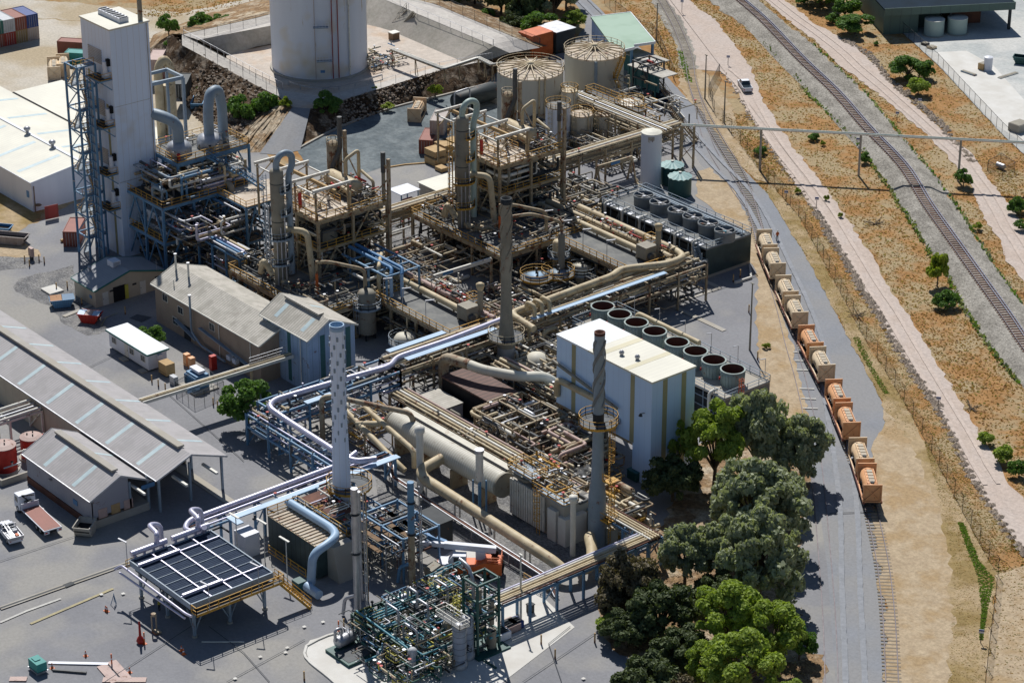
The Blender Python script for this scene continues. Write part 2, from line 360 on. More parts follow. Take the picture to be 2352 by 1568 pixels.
def clutter(m,x0,y0,x1,y1,z0,z1,n,seed,cols,rmin=.05,rmax=.16,ln=(2,7)):
 rnd=random.Random(seed)
 for _ in range(n):
  m.mat=rnd.choice(cols);r=rnd.uniform(rmin,rmax)*(1.6 if rnd.random()<.15 else 1)
  p=Vector((rnd.uniform(x0,x1),rnd.uniform(y0,y1),rnd.uniform(z0,z1)));pts=[p];last=-1
  for _k in range(rnd.choice((1,2,2,3,4))):
   ax=rnd.choice([a for a in(0,0,1,1,2)if a!=last]);last=ax
   L=rnd.uniform(*ln)*rnd.choice((-1,1))*(.5 if ax==2 else 1)
   q=pts[-1].copy();q[ax]+=L
   q.x=min(max(q.x,x0),x1);q.y=min(max(q.y,y0),y1);q.z=min(max(q.z,z0),z1)
   if(q-pts[-1]).length>.4:pts.append(q)
  if len(pts)>1:m.tube(pts,r,6,True,bend=r*2.5)
  if rnd.random()<.35 and len(pts)>1:
   c=(pts[0]+pts[1])/2;m.cyl(c.x,c.y,c.z-.1,c.z+.5,.09,6);m.mat=rnd.choice(('red_paint','dark_steel','alu','dark_steel'));m.cyl(c.x,c.y,c.z+.5,c.z+.58,.22,8)
 return m
def frame(m,x0,y0,x1,y1,zs,nx=2,ny=2,w=.3,brace=True,z0=0,seed=0):
 xs=[x0+(x1-x0)*i/(nx-1)for i in range(nx)];ys=[y0+(y1-y0)*i/(ny-1)for i in range(ny)];zt=zs[-1]
 for x in xs:
  for y in ys:m.beam((x,y,z0),(x,y,zt),w)
 for z in zs:
  for x in xs:m.beam((x,y0,z-w*.5),(x,y1,z-w*.5),w*.8,w)
  for y in ys:m.beam((x0,y,z-w*.5),(x1,y,z-w*.5),w*.8,w)
 if brace:
  zz=[z0]+list(zs);rnd=random.Random(seed)
  for a,b in zip(zz,zz[1:]):
   for y in(y0,y1):
    for i in range(nx-1):
     xm=(xs[i]+xs[i+1])/2
     if rnd.random()<.7:m.beam((xs[i],y,a),(xm,y,b-w),w*.55);m.beam((xs[i+1],y,a),(xm,y,b-w),w*.55)
   for x in(x0,x1):
    for i in range(ny-1):
     ym=(ys[i]+ys[i+1])/2
     if rnd.random()<.7:m.beam((x,ys[i],a),(x,ym,b-w),w*.55);m.beam((x,ys[i+1],a),(x,ym,b-w),w*.55)
 return m
def smooth_path(pts,step=2.0):
 pts=[Vector(p)for p in pts];out=[]
 for i in range(len(pts)-1):
  p0=pts[max(i-1,0)];p1=pts[i];p2=pts[i+1];p3=pts[min(i+2,len(pts)-1)]
  n=max(1,int((p2-p1).length/step))
  for k in range(n):
   t=k/n
   out.append(.5*((2*p1)+(-p0+p2)*t+(2*p0-5*p1+4*p2-p3)*t*t+(-p0+3*p1-3*p2+p3)*t**3))
 out.append(pts[-1]);return out
NS=[0]
def sheet(name,mat,px,z,jit=0.,seed=1,zz=0.):
 NS[0]+=1;z=.003*NS[0]
 rnd=random.Random(seed);pts=[P(u,v,zz)for u,v in px];out=[]
 for i,p in enumerate(pts):
  q=pts[(i+1)%len(pts)];n=max(1,int((q-p).length/1.2))if jit else 1
  for k in range(n):
   c=p+(q-p)*k/n;out.append(Vector((c.x+rnd.uniform(-jit,jit),c.y+rnd.uniform(-jit,jit),z)))
 ar=sum(out[i].x*out[(i+1)%len(out)].y-out[(i+1)%len(out)].x*out[i].y for i in range(len(out)))
 if ar<0:out.reverse()
 m=M(mat);m.poly(out);return struct(m,name)
m=M('dry_ground');m.poly([(-1500,-1500,0),(1500,-1500,0),(1500,1500,0),(-1500,1500,0)]);struct(m,'ground')
ROAD_R=[(1350,0),(1383,34),(1466,107),(1546,192),(1581,232),(1613,258),(1660,320),(1708,390),(1764,447),(1811,524),(1864,610),(1914,709),(1954,784),(1979,829),(2014,901),(2034,939),(2033,969),(2021,1001),(2006,1024)]
sheet('yard_asphalt','asphalt',[(-300,700),(-10,530),(85,512),(160,470),(200,452),(340,300),(560,340),(600,345),(640,380),(900,330),(1060,205),(1180,150),(1300,120),(1345,60),(1300,-60)]+ROAD_R[:-1]+[(2006,1024),(2004,1180),(2034,1400),(2048,1620),(1500,1900),(-300,1800)],.01,.15)
sheet('main_road','asphalt_road',[(1240,-80),(1300,-80)]+ROAD_R+[(2004,1180),(2034,1400),(2048,1640),(1925,1640),(1900,1300),(1880,1150),(1850,980),(1822,870),(1790,760),(1760,640),(1735,540),(1700,470),(1640,400),(1610,380),(1580,330),(1560,290),(1520,240),(1480,190),(1430,130),(1340,30)],.02)
sheet('yard_sand','sand_yard',[(-700,60),(60,40),(190,48),(345,88),(420,70),(640,22),(900,-60),(640,-60),(560,0),(420,30),(200,10),(-700,-60)],.012,.5,3)
sheet('yard_sand','sand_yard',[(-700,62),(60,42),(195,50),(350,90),(345,150),(400,195),(470,255),(520,320),(560,345),(340,420),(-700,420)],.014,.5,3)
sheet('dry_lawn','straw_ground',[(-300,440),(0,444),(78,488),(100,492),(40,535),(-60,560),(-300,600)],.02,.3)
sheet('gravel_bed','gravel',[(28,660),(45,640),(90,628),(168,610),(176,660),(205,700),(250,760),(200,772),(150,745),(110,700),(60,682)],.02,.3)
sheet('gravel_bed','gravel',[(-60,580),(70,588),(100,600),(60,615),(0,622),(-80,640)],.02,.3)
sheet('sand_verge','track_edge',[(-80,540),(20,545),(60,562),(90,575),(95,590),(40,592),(-80,580)],.025,.3)
sheet('hardstand','asphalt_dark',[(683,347),(753,307),(805,283),(858,262),(933,240),(1018,220),(1100,200),(1180,250),(1060,380),(950,377),(880,384),(820,405),(760,420),(700,372)],.02,.1)
sheet('plant_gravel','gravel',[(885,500),(1010,470),(1040,560),(960,640),(900,560)],.02)
sheet('plant_gravel','gravel',[(860,1080),(1000,1010),(1360,1260),(1290,1330),(1180,1370),(1000,1240),(870,1160)],.02)
sheet('tree_litter','slope_sand',[(1372,1400),(1385,1330),(1420,1290),(1500,1260),(1530,1180),(1600,1030),(1700,950),(1745,880),(1790,880),(1835,930),(1862,1030),(1860,1110),(1842,1200),(1835,1300),(1810,1370),(1812,1440),(1860,1500),(1890,1500),(1905,1620),(1860,1700),(1500,1700),(1490,1540),(1405,1490)],.024,.4)
sheet('siding_sand','track_edge',[(1600,395),(1630,385),(1690,440),(1735,540),(1752,600),(1790,700),(1822,800),(1860,960),(1842,1000),(1790,960),(1752,880),(1740,800),(1735,700),(1742,640),(1715,580),(1660,500),(1600,450)],.03,.3)
sheet('concrete_apron','pale_concrete',[(700,1490),(712,1470),(775,1452),(800,1465),(1225,1350),(1320,1440),(980,1700),(830,1640),(765,1560),(712,1520)],.026)
sheet('concrete_apron','pale_concrete',[(1000,1290),(1060,1250),(1120,1280),(1060,1320)],.03)
sheet('asphalt_patch','tar_patch',[(297,731),(315,722),(350,729),(325,741)],.03)
sheet('siding_gravel','ballast',[(1490,-10),(1556,110),(1560,160),(1608,160),(1600,90),(1540,-10)],.02,.3)
sheet('siding_sand','track_edge',[(1556,160),(1608,160),(1625,170),(1650,200),(1680,240),(1700,330),(1764,420),(1740,415),(1700,380),(1613,258),(1581,232),(1560,200)],.015,.3)
ROCK=[(1526,0),(1566,42),(1590,105),(1604,160),(1661,165),(1696,220),(1716,258),(1764,333),(1804,392),(1829,427),(1876,490),(1904,540),(1939,595),(1979,665),(2014,717),(2051,784),(2096,854),(2151,932),(2184,997),(2214,1067),(2239,1109),(2284,1176),(2352,1271),(2420,1370)]
DR=[(1560,-20),(1579,0),(1646,50),(1703,125),(1728,162),(1738,200),(1764,252),(1796,298),(1826,345),(1866,392),(1889,425),(1949,505),(1989,567),(2039,652),(2081,717),(2124,784),(2174,866),(2216,941),(2244,984),(2284,1049),(2321,1114),(2352,1141),(2450,1280)]
sheet('dirt_road','pink_dirt',[(1490,-60)]+ROCK+DR[::-1],.02,.35,5)
FENCE=[(1628,205),(1640,262),(1700,332),(1764,420),(1779,430),(1834,497),(1864,552),(1904,625),(1944,700),(1989,784),(2014,822),(2076,924),(2139,1039),(2210,1176),(2250,1250),(2292,1322),(2281,1420),(2272,1490),(2262,1580),(2258,1640)]
sheet('verge','straw_ground',ROAD_R[8:]+[(2010,1180),(2050,1400),(2060,1640),(2252,1640),(2262,1568),(2293,1326)]+FENCE[14:2:-1],.012,.3,6)
sheet('sandy_track','track_edge',[(2034,939),(2060,965),(2115,1060),(2160,1180),(2180,1300),(2190,1420),(2170,1640),(2040,1640),(2030,1400),(2000,1180),(2006,1024),(2033,969)],.018,.5,7)
0 and sheet('green_verge','green_verge',[(1955,775),(1975,775),(2010,850),(2040,900),(2030,905),(1985,830)],.02,.4,8)
0 and sheet('green_verge','green_verge',[(2200,1210),(2215,1225),(2245,1290),(2285,1330),(2268,1390),(2255,1400),(2245,1320),(2225,1270)],.022,.4,9)
sheet('grass_strip','dry_ground',FENCE[3:15]+[(2352,1320),(2300,1200)]+[(u-4,v)for u,v in ROCK[22:7:-1]],.016,.3,10)
BL=[(1600,-20),(1626,0),(1651,20),(1721,70),(1764,107),(1791,132),(1824,160),(1859,220),(1901,257),(1939,295),(1976,332),(2012,392),(2039,425),(2076,485),(2109,532),(2139,585),(2176,630),(2209,700),(2266,784),(2300,830),(2352,890),(2450,1020)]
BR=[(1700,-30),(1764,22),(1864,100),(1924,155),(1989,215),(2046,283),(2086,333),(2137,392),(2169,435),(2214,500),(2256,567),(2302,637),(2352,707),(2450,840)]
sheet('ballast_field','ballast',BL+BR[::-1],.02,.5,11)
D2L=[(1740,-10),(1764,8),(1814,50),(1876,98),(1924,148),(1989,195),(2039,235),(2114,298),(2176,360),(2224,415),(2240,450),(2264,510),(2296,552),(2314,600),(2352,650),(2440,760)]
D2R=[(1790,-10),(1802,0),(1864,50),(1964,108),(2014,155),(2089,233),(2164,300),(2239,358),(2264,405),(2302,450),(2334,492),(2360,540),(2450,640)]
sheet('service_track','pink_dirt',D2L+D2R[::-1],.024,.35,12)
LOT=[(1946,-5),(2051,58),(2099,100),(2154,150),(2214,215),(2301,308),(2352,355),(2500,500)]
sheet('neighbour_yard','lot_concrete',LOT+[(2900,300),(2700,-200),(1900,-200)],.02,.1)
sheet('pale_slab','pale_concrete',[(2130,122),(2220,118),(2280,150),(2352,230),(2352,330),(2290,290),(2200,195)],.03)
sheet('straw_field','track_edge',[(2294,1322),(2360,1300),(2500,1300),(2600,1700),(2256,1660),(2262,1568)],.02,.4,31)
def sur(name,mat,pts):
 m=M(mat);q=[P(u,v,z)for u,v,z in pts];m.poly(q);return struct(m,name)
def strip(name,mat,A,B,jit=0,seed=3,nsub=5):
 rnd=random.Random(seed);a=[P(*p)for p in A];b=[P(*p)for p in B];n=40
 def at(L,t):
  ls=[(L[i+1]-L[i]).length for i in range(len(L)-1)];d=t*sum(ls)
  for i,l in enumerate(ls):
   if d<=l or i==len(ls)-1:return L[i]+(L[i+1]-L[i])*min(1,d/max(l,1e-6))
   d-=l
 vs=[];fs=[]
 for i in range(n+1):
  p,q=at(a,i/n),at(b,i/n)
  for k in range(nsub+1):
   c=p+(q-p)*k/nsub
   if 0<k<nsub:c=c+Vector((rnd.uniform(-jit,jit),rnd.uniform(-jit,jit),rnd.uniform(-jit,jit)))
   vs.append(c)
 for i in range(n):
  for k in range(nsub):o=i*(nsub+1)+k;fs.append((o,o+1,o+nsub+2,o+nsub+1))
 m=M(mat);m.add(vs,fs,jit>0);return struct(m,name)
FRONT=[(418,104,6),(500,148,4.8),(588,196,3.6),(640,222,3),(672,246,3),(712,250,3),(782,232,3),(875,203,3),(1010,162,3),(1060,152,3),(1150,132,3)]
sur('bund_floor','bund_floor',[(520,125,3),(628,102,3),(640,40,3),(843,55,3),(900,72,3),(1060,141,3),(1150,132,3),(1150,131,3),(1060,152,3),(1010,162,3),(875,203,3),(782,232,3),(712,250,3),(672,246,3),(640,222,3),(588,192,3),(520,152,3)])
strip('bund_path','bund_path',[(418,80,6),(500,124,4.8),(588,172,3.6),(650,208,3.02),(740,222,3.02),(875,190,3.02),(1010,152,3.02),(1150,122,3.02)],[(418,104,6),(500,148,4.8),(588,196,3.6),(640,222,3.03),(740,240,3.03),(875,203,3.03),(1010,162,3.03),(1150,132,3.03)])
strip('bund_slope','bund_concrete',[(455,92,6),(588,66,6.5),(640,56,6.5)],[(470,102,4.9),(525,128,2.95),(588,108,2.95),(640,98,2.95)])
strip('bund_slope','bund_concrete',[(640,40,6.5),(855,-12,6.5),(933,20,6.5),(958,32,6.5),(1133,105,5.5),(1170,122,4)],[(640,98,2.95),(843,58,2.95),(895,70,2.95),(904,74,2.95),(1058,141,2.95),(1100,145,2.95)])
strip('bund_path','bund_path',[(418,80,6),(588,42,6.52),(640,28,6.52),(855,-30,6.52),(940,-5,6.52),(1000,10,6.52),(1176,84,5.52),(1240,110,3)],[(455,92,6),(588,66,6.52),(640,56,6.52),(855,-12,6.52),(933,20,6.52),(958,32,6.52),(1133,105,5.52),(1170,122,4)])
strip('embankment','burnt_slope',[(395,78,6),(418,104,6),(500,148,4.8),(588,196,3.6),(636,222,3)],[(335,118,0),(345,160,0),(400,215,0),(470,290,0),(520,345,0)],.35,4)
strip('embankment','slope_sand',[(636,222,3),(655,238,3),(674,248,3)],[(518,346,0),(560,352,0),(602,350,0)],.25,5)
strip('embankment','burnt_slope',[(712,250,3),(782,232,3),(875,203,3),(1010,162,3),(1060,152,3),(1150,132,3)],[(684,335,0),(753,303,0),(805,277,0),(858,258,0),(933,237,0),(1018,216,0),(1120,190,0)],.3,6)
strip('embankment','slope_sand',[(395,78,6),(418,79,6),(588,41,6.5),(640,27,6.5),(700,10,6.5)],[(335,118,0),(352,80,0),(480,30,0),(560,8,0),(620,-10,0)],.2,7)
strip('embankment','slope_sand',[(940,-6,6.5),(1000,9,6.5),(1176,83,5.5),(1240,108,3)],[(1010,-30,0),(1060,-10,0),(1230,60,0),(1290,100,0)],.2,8)
strip('ramp','asphalt_road',[(672,246,3.04),(690,248,3.04),(713,250,3.04)],[(596,352,.06),(640,356,.06),(690,345,.06)])
def track(name,label,px,rails,zb,sleeper,step,slen=2.5,bed=None,z=.0,rmat='rail_steel',group=None,sl=True):
 path=smooth_path([P(u,v,0)for u,v in px],2.0);o=path[len(path)//2].copy();o.z=0
 t=T(name,label,'railway track',o)
 def norm(i):
  d=(path[min(i+1,len(path)-1)]-path[max(i-1,0)]).normalized();return Vector((-d.y,d.x,0))
 if bed:
  bw,bt,bmat=bed;m=M(bmat);n=len(path);vs=[];fs=[]
  for i,p in enumerate(path):
   q=norm(i)
   for k,zz in((-bw,.03),(-bt,zb),(bt,zb),(bw,.03)):vs.append(p+q*k+Vector((0,0,zz)))
  for i in range(n-1):
   for k in range(3):fs.append((i*4+k,i*4+k+1,i*4+k+5,i*4+k+4))
  m.add(vs,fs);m.build('ballast_bed',t)
 if sl:
  m=M(sleeper);acc=0
  for i in range(len(path)-1):
   a,b=path[i],path[i+1];L=(b-a).length;q=norm(i)
   while acc<L:
    c=a+(b-a)*acc/L+Vector((0,0,zb+.02));m.beam(c-q*slen/2,c+q*slen/2,.25,.14);acc+=step
   acc-=L
  so_=m.build('sleepers',t);so_['kind']='stuff'
 for off,rm in rails:
  m=M(rm)
  for i in range(len(path)-1):
   m.beam(path[i]+norm(i)*off+Vector((0,0,zb+.17)),path[i+1]+norm(i+1)*off+Vector((0,0,zb+.17)),.11,.15)
  m.build('rail',t)
 return path
MAIN=[(1640,-55),(1686,-5),(1755,56),(1840,145),(1920,222),(1990,302),(2075,392),(2130,480),(2190,565),(2250,650),(2310,735),(2360,810),(2450,930)]
track('mainline_track','dual gauge mainline railway track on a wide grey ballast bed',MAIN,[(-.85,'rail_steel'),(.55,'rail_shiny'),(.95,'rail_shiny')],.75,'rust_brown',.85,2.3,(4.2,2.2,'ballast'))
SID=[(1500,-30),(1520,0),(1555,65),(1580,130),(1590,190),(1612,250),(1650,320),(1690,385),(1715,440),(1735,510),(1758,590),(1800,690),(1850,800),(1905,910),(1955,1030),(1990,1130),(2010,1210),(2028,1300),(2040,1400),(2046,1500),(2050,1600)]
sidp=track('siding_track','rusty siding track that carries the train of tank containers',SID,[(-.72,'rail_steel'),(.72,'rail_steel')],.0,'sleeper',.8,2.2)
track('yard_track','old track set in the asphalt between the road and the trees',[(1725,470),(1745,540),(1768,620),(1795,710),(1815,790),(1838,870),(1862,980),(1878,1100),(1890,1230),(1902,1380),(1908,1500),(1911,1620)],[(-.75,'rail_steel'),(.75,'rail_steel')],-.12,'sleeper',1.2,1.8,sl=False)
track('crossing_track','tram-like rails curving over the road beside the white tank',[(1590,190),(1606,250),(1628,330),(1668,400),(1700,450),(1725,480)],[(-.72,'rail_steel'),(.72,'rail_steel')],-.1,'sleeper',1.2,1.8,sl=False)
m_cl=mk('chain_link',(.13,.13,.12),(.10,.10,.09),2,.8);n_=m_cl.node_tree.nodes;l_=m_cl.node_tree.links
t_=n_.new('ShaderNodeBsdfTransparent');x_=n_.new('ShaderNodeMixShader');x_.inputs[0].default_value=.78
l_.new(n_['Principled BSDF'].outputs[0],x_.inputs[1]);l_.new(t_.outputs[0],x_.inputs[2]);l_.new(x_.outputs[0],n_['Material Output'].inputs[0])
def fence(label,pts,h=2.2,sp=3.2,arm=True,matp='dark_steel',lean=None,mesh=True,rail=True):
 path=[Vector(p)for p in pts];t=T('chain_link_fence',label,'fence',path[len(path)//2]);mp=M(matp);mm=M('chain_link');up=Vector((0,0,1))
 for a,b in zip(path,path[1:]):
  n=max(1,round((b-a).length/sp));d=(b-a).normalized();o=Vector((d.y,-d.x,0))
  for i in range(n):
   p=a+(b-a)*i/n;mp.beam(p,p+up*h,.05)
   if arm:mp.beam(p+up*h,p+up*(h+.4)+o*.35,.05)
  if rail:mp.beam(a+up*h,b+up*h,.05)
  if mesh:mm.poly([a+up*.05,b+up*.05,b+up*h,a+up*h])
 p=path[-1];mp.beam(p,p+up*h,.09)
 mp.build('fence_frame',t)
 if mesh:mm.build('wire_mesh',t)
 return t
fence('long chain link fence with cranked posts between the road and the dirt road',[P(u,v)for u,v in FENCE],2.6,rail=False,sp=4.5)
fence('chain link fence round the neighbouring concrete yard',[P(u,v)for u,v in LOT],2.2)
fence('chain link fence along the top of the bund under the dark trees',[P(940,-5,6.5),P(1010,12,6.5),P(1090,47,6),P(1176,84,5.5),P(1240,110,3)],2.0,arm=False)
fence('wire fence along the crest of the bund above its right slope',[P(900,0,6.5),P(958,32,6.5),P(1060,74,6),P(1133,105,5.5)],1.2,arm=False,matp='alu',mesh=False)
fence('tall wire fence on the outer edge of the bund left of the big tank',[P(418,104,6),P(500,148,4.8),P(588,196,3.6),P(636,218,3)],2.2,arm=False)
fence('low rail fence on the inner edge of the bund path left of the big tank',[P(422,84,6),P(500,126,4.8),P(588,174,3.6),P(650,206,3)],1.3,arm=False,matp='alu',mesh=False,sp=2)
fence('wire fence on the back rim of the bund',[P(422,80,6),P(470,84,6.2),P(588,55,6.5),P(628,44,6.5)],1.6,arm=False)
fence('wire fence above the burnt bank in front of the big tank',[P(782,230,3),P(875,201,3),P(1010,161,3),P(1130,139,3)],1.5,arm=False,matp='alu',mesh=False)
fence('chain link fence beside the siding at the top of the picture',[P(1388,8),P(1452,60),P(1470,75),P(1498,82),P(1512,100),P(1548,185)],2.4)
fence('wire gate standing open at the end of the fence by the dirt road',[P(1627,225),P(1652,175)],2.4,arm=False,sp=1.2)
fence('small square wire cage round the valve near the right edge',[P(2268,392),P(2302,410),P(2330,396),P(2298,374),P(2268,392)],1.8,arm=False)
t=T('guard_rail','galvanised guard rail curving in front of the big white tank','guard rail',P(740,214,3));pg=smooth_path([P(664,196,3),P(690,205,3),P(740,212,3),P(800,203,3),P(878,181,3)],1.5)
m=M('alu');u1=Vector((0,0,.75))
for a,b in zip(pg,pg[1:]):m.beam(a+u1,b+u1,.08,.32)
m.build('rail_beam',t);m=M('alu')
for p in pg[::2]:m.beam(p,p+u1,.12)
m.each('post',t)
def line_mark(name,mat,pts,wd,z=.045):
 m=M(mat);q=[P(u,v)for u,v in pts];NS[0]+=1;z=.003*NS[0]
 for a,b in zip(q,q[1:]):
  d=(b-a).normalized();o=Vector((-d.y,d.x,0))*wd/2;zz=Vector((0,0,z));m.poly([a-o+zz,b-o+zz,b+o+zz,a+o+zz])
 struct(m,name)
line_mark('concrete_strip','concrete',[(1554,618),(1652,661)],.9);line_mark('concrete_strip','concrete',[(1652,661),(1562,692)],.9,.05);line_mark('concrete_strip','concrete',[(1547,705),(1664,760)],.9)
line_mark('painted_line','line_white',[(0,1430),(60,1404),(140,1375)],.35)
line_mark('painted_line','line_yellow',[(70,1433),(260,1352)],.4);line_mark('painted_line','line_yellow',[(250,760),(290,800)],.2)
line_mark('painted_line','line_yellow',[(205,745),(270,720)],.15);line_mark('painted_line','line_yellow',[(232,750),(245,728)],.15)
for v0 in(809,829,850,893,916,938,961):line_mark('parking_line','line_white',[(1822+(v0-809)*.17,v0),(1822+(v0-809)*.17+34,v0+1)],.3)
line_mark('concrete_strip','concrete',[(146,728),(210,702),(300,672)],.8)
line_mark('drain_grate','concrete',[(0,1398),(300,1292)],.8,.04);line_mark('drain_grate','dark_steel',[(0,1398),(300,1292)],.35,.06)
for a,b in(((148,1347),(168,1339)),):line_mark('drain_grate','dark_steel',[a,b],.8,.08)
line_mark('road_seam','tar_patch',[(1905,1180),(2010,1176)],.15)
mk('rut_pale',(.53,.445,.39),(.475,.40,.35),.5,.95,world=True,spec=.1,grain=.16,gs=2.);mk('rut_dark',(.40,.345,.30),(.36,.31,.27),.5,.95,world=True,spec=.1,grain=.16,gs=2.);mk('road_worn',(.26,.272,.298),(.23,.242,.265),.3,.9,world=True,grain=.12,gs=1.5);mk('road_dark',(.165,.172,.19),(.185,.192,.212),.3,.9,world=True,grain=.12,gs=1.5)
rnd=random.Random(21)
def rut(name,mat,px,off,w0,br=.25):
 NS[0]+=1;z=.003*NS[0];pa=smooth_path([P(u,v)for u,v in px],1.0);vs=[];fs=[];k=-1
 for i in range(len(pa)-1):
  if rnd.random()<br*.2:k=-1;continue
  d=(pa[i+1]-pa[i]).normalized();q=Vector((-d.y,d.x,0));c=pa[i]+q*(off+math.sin(i*.13)*.12);h=w0*rnd.uniform(.42,.55);vs+=[c-q*h+Vector((0,0,z)),c+q*h+Vector((0,0,z))];n=len(vs)
  if k>=0:fs.append((n-4,n-2,n-1,n-3))
  k=i
 m=M(mat);m.add(vs,fs);struct(m,name)
mid=lambda A,B,f:[((1-f)*xs_at0(A,v)+f*xs_at0(B,v),v)for v in range(0,1140,40)if xs_at0(A,v)and xs_at0(B,v)]
def xs_at0(L,v):
 for(a,b),(c,d)in zip(L,L[1:]):
  if b<=v<=d and d>b:return a+(c-a)*(v-b)/(d-b)
DC=mid(ROCK[3:],DR,.55);SC=mid(D2L,D2R,.5)
for o_ in(-1.5,.3):rut('wheel_rut','rut_pale',DC,o_,.6,0)
for o_ in(-.9,.8):rut('wheel_rut','rut_pale',SC,o_,.5,0)
RC=[(1345,0),(1430,90),(1520,205),(1580,290),(1650,370),(1715,440),(1765,520),(1810,610),(1850,700),(1885,800),(1920,900),(1938,1000),(1950,1100),(1962,1220),(1970,1400),(1975,1600)]
for o_ in(-1.7,.5):rut('tyre_wear','road_worn',RC,o_,.7,0)
for px in([(0,1290),(180,1230),(290,1185)],[(240,1568),(470,1420)],[(520,1568),(700,1470)],[(620,1568),(560,1500),(480,1440)],[(380,900),(560,1060)],[(130,880),(300,800)],[(1560,640),(1700,590)],[(1200,1568),(1390,1440)],[(1290,1568),(1260,1480),(1310,1440)],[(1300,760),(1250,800)]):line_mark('road_seam','tar_patch',px,.09)
m=M('pale_concrete')
for(u,v)in((699,1441),(656,1500),(660,1489),(598,1510),(742,1430),(540,1560),(150,820),(415,1000),(1340,1560),(1290,1420),(1600,660),(1500,700),(233,1367),(283,1365),(98,1170)):
 c=P(u,v);z=.003*NS[0]+.01;m.poly([(c.x-.2,c.y-.2,z),(c.x+.2,c.y-.2,z),(c.x+.2,c.y+.2,z),(c.x-.2,c.y+.2,z)])
struct(m,'pit_cover')
m=M('pale_concrete');kp=smooth_path([P(u,v,.1)for u,v in[(835,1640),(770,1568),(712,1520),(699,1500),(704,1482),(730,1468),(776,1452),(798,1468)]],1.0)
for a,b in zip(kp,kp[1:]):m.beam(a,b,.3,.2)
struct(m,'apron_kerb')
m=M('concrete');kp=smooth_path([P(u,v,.15)for u,v in[(688,340),(753,305),(805,282),(858,261),(933,239),(1018,219),(1090,200)]],2.0)
for a,b in zip(kp,kp[1:]):m.beam(a,b,.35,.3)
struct(m,'hardstand_kerb')
m=M('timber_yellow');kp=smooth_path([P(u,v,.1)for u,v in[(880,386),(930,378),(980,374),(1035,374)]],2.0)
for a,b in zip(kp,kp[1:]):m.beam(a,b,.3,.2)
struct(m,'yard_kerb')
rnd=random.Random(5);base=np.array([(0,0,1),(.9,0,.3),(.28,.85,.3),(-.72,.53,.3),(-.72,-.53,.3),(.28,-.85,.3),(.6,.3,-.4),(-.3,.6,-.4),(-.5,-.5,-.4),(.5,-.4,-.4)])
def rocks(name,px,n,spread,s0,s1,z=0.,mat='rock'):
 path=smooth_path([P(u,v,z)for u,v in px],1.5);m=M(mat)
 for _ in range(n):
  c=rnd.choice(path);s=rnd.uniform(s0,s1);k=[c+Vector((rnd.uniform(-spread,spread),rnd.uniform(-spread,spread),0))]
  vs=[(k[0].x+b[0]*s*rnd.uniform(.7,1.2),k[0].y+b[1]*s*rnd.uniform(.7,1.2),k[0].z+b[2]*s*.8)for b in base]
  m.add(vs,[(0,1,2),(0,2,3),(0,3,4),(0,4,5),(0,5,1),(1,6,2),(2,7,3),(3,8,4),(4,9,5),(5,9,1),(6,7,2),(1,9,6)])
 o=struct(m,name,'stuff');return o
rocks('rock_edging',[(1661,165),(1696,220),(1716,258),(1764,333),(1804,392),(1829,427),(1876,490)],260,.5,.12,.35)
rocks('rock_edging',[(1876,490),(1904,540),(1939,595),(1979,665),(2014,717),(2051,784),(2096,854),(2151,932)],700,.55,.2,.6)
rocks('rock_edging',[(2151,932),(2184,997),(2214,1067),(2239,1109),(2284,1176),(2352,1271)],380,.5,.15,.5)
rocks('rock_edging',[(1945,95),(2000,130),(2030,170),(2080,215),(2120,250),(2160,285),(2185,318),(2230,370)],420,.7,.15,.6)
def scatter_rocks(name,A,n,s0,s1,mat='rock'):
 m=M(mat)
 for _ in range(n):
  i=rnd.randrange(len(A));(a,b)=A[i];t1,t2=rnd.random(),rnd.random()
  pa=P(*a[0]).lerp(P(*a[1]),t1);pb=P(*b[0]).lerp(P(*b[1]),t1);c=pa.lerp(pb,t2);s=rnd.uniform(s0,s1)
  vs=[(c.x+q[0]*s,c.y+q[1]*s,c.z+q[2]*s*.8)for q in base]
  m.add(vs,[(0,1,2),(0,2,3),(0,3,4),(0,4,5),(0,5,1),(1,6,2),(2,7,3),(3,8,4),(4,9,5),(5,9,1),(6,7,2),(1,9,6)])
 struct(m,name,'stuff')
SL=[((((395,80,6),(500,148,4.8))),(((338,130,0),(440,260,0)))),((((500,148,4.8),(636,222,3))),(((440,260,0),(520,345,0)))),((((782,232,3),(1010,162,3))),(((753,303,0),(933,237,0))))]
scatter_rocks('bank_rocks',SL,1100,.08,.38)
scatter_rocks('bank_debris',SL,900,.1,.4,'burnt_slope')
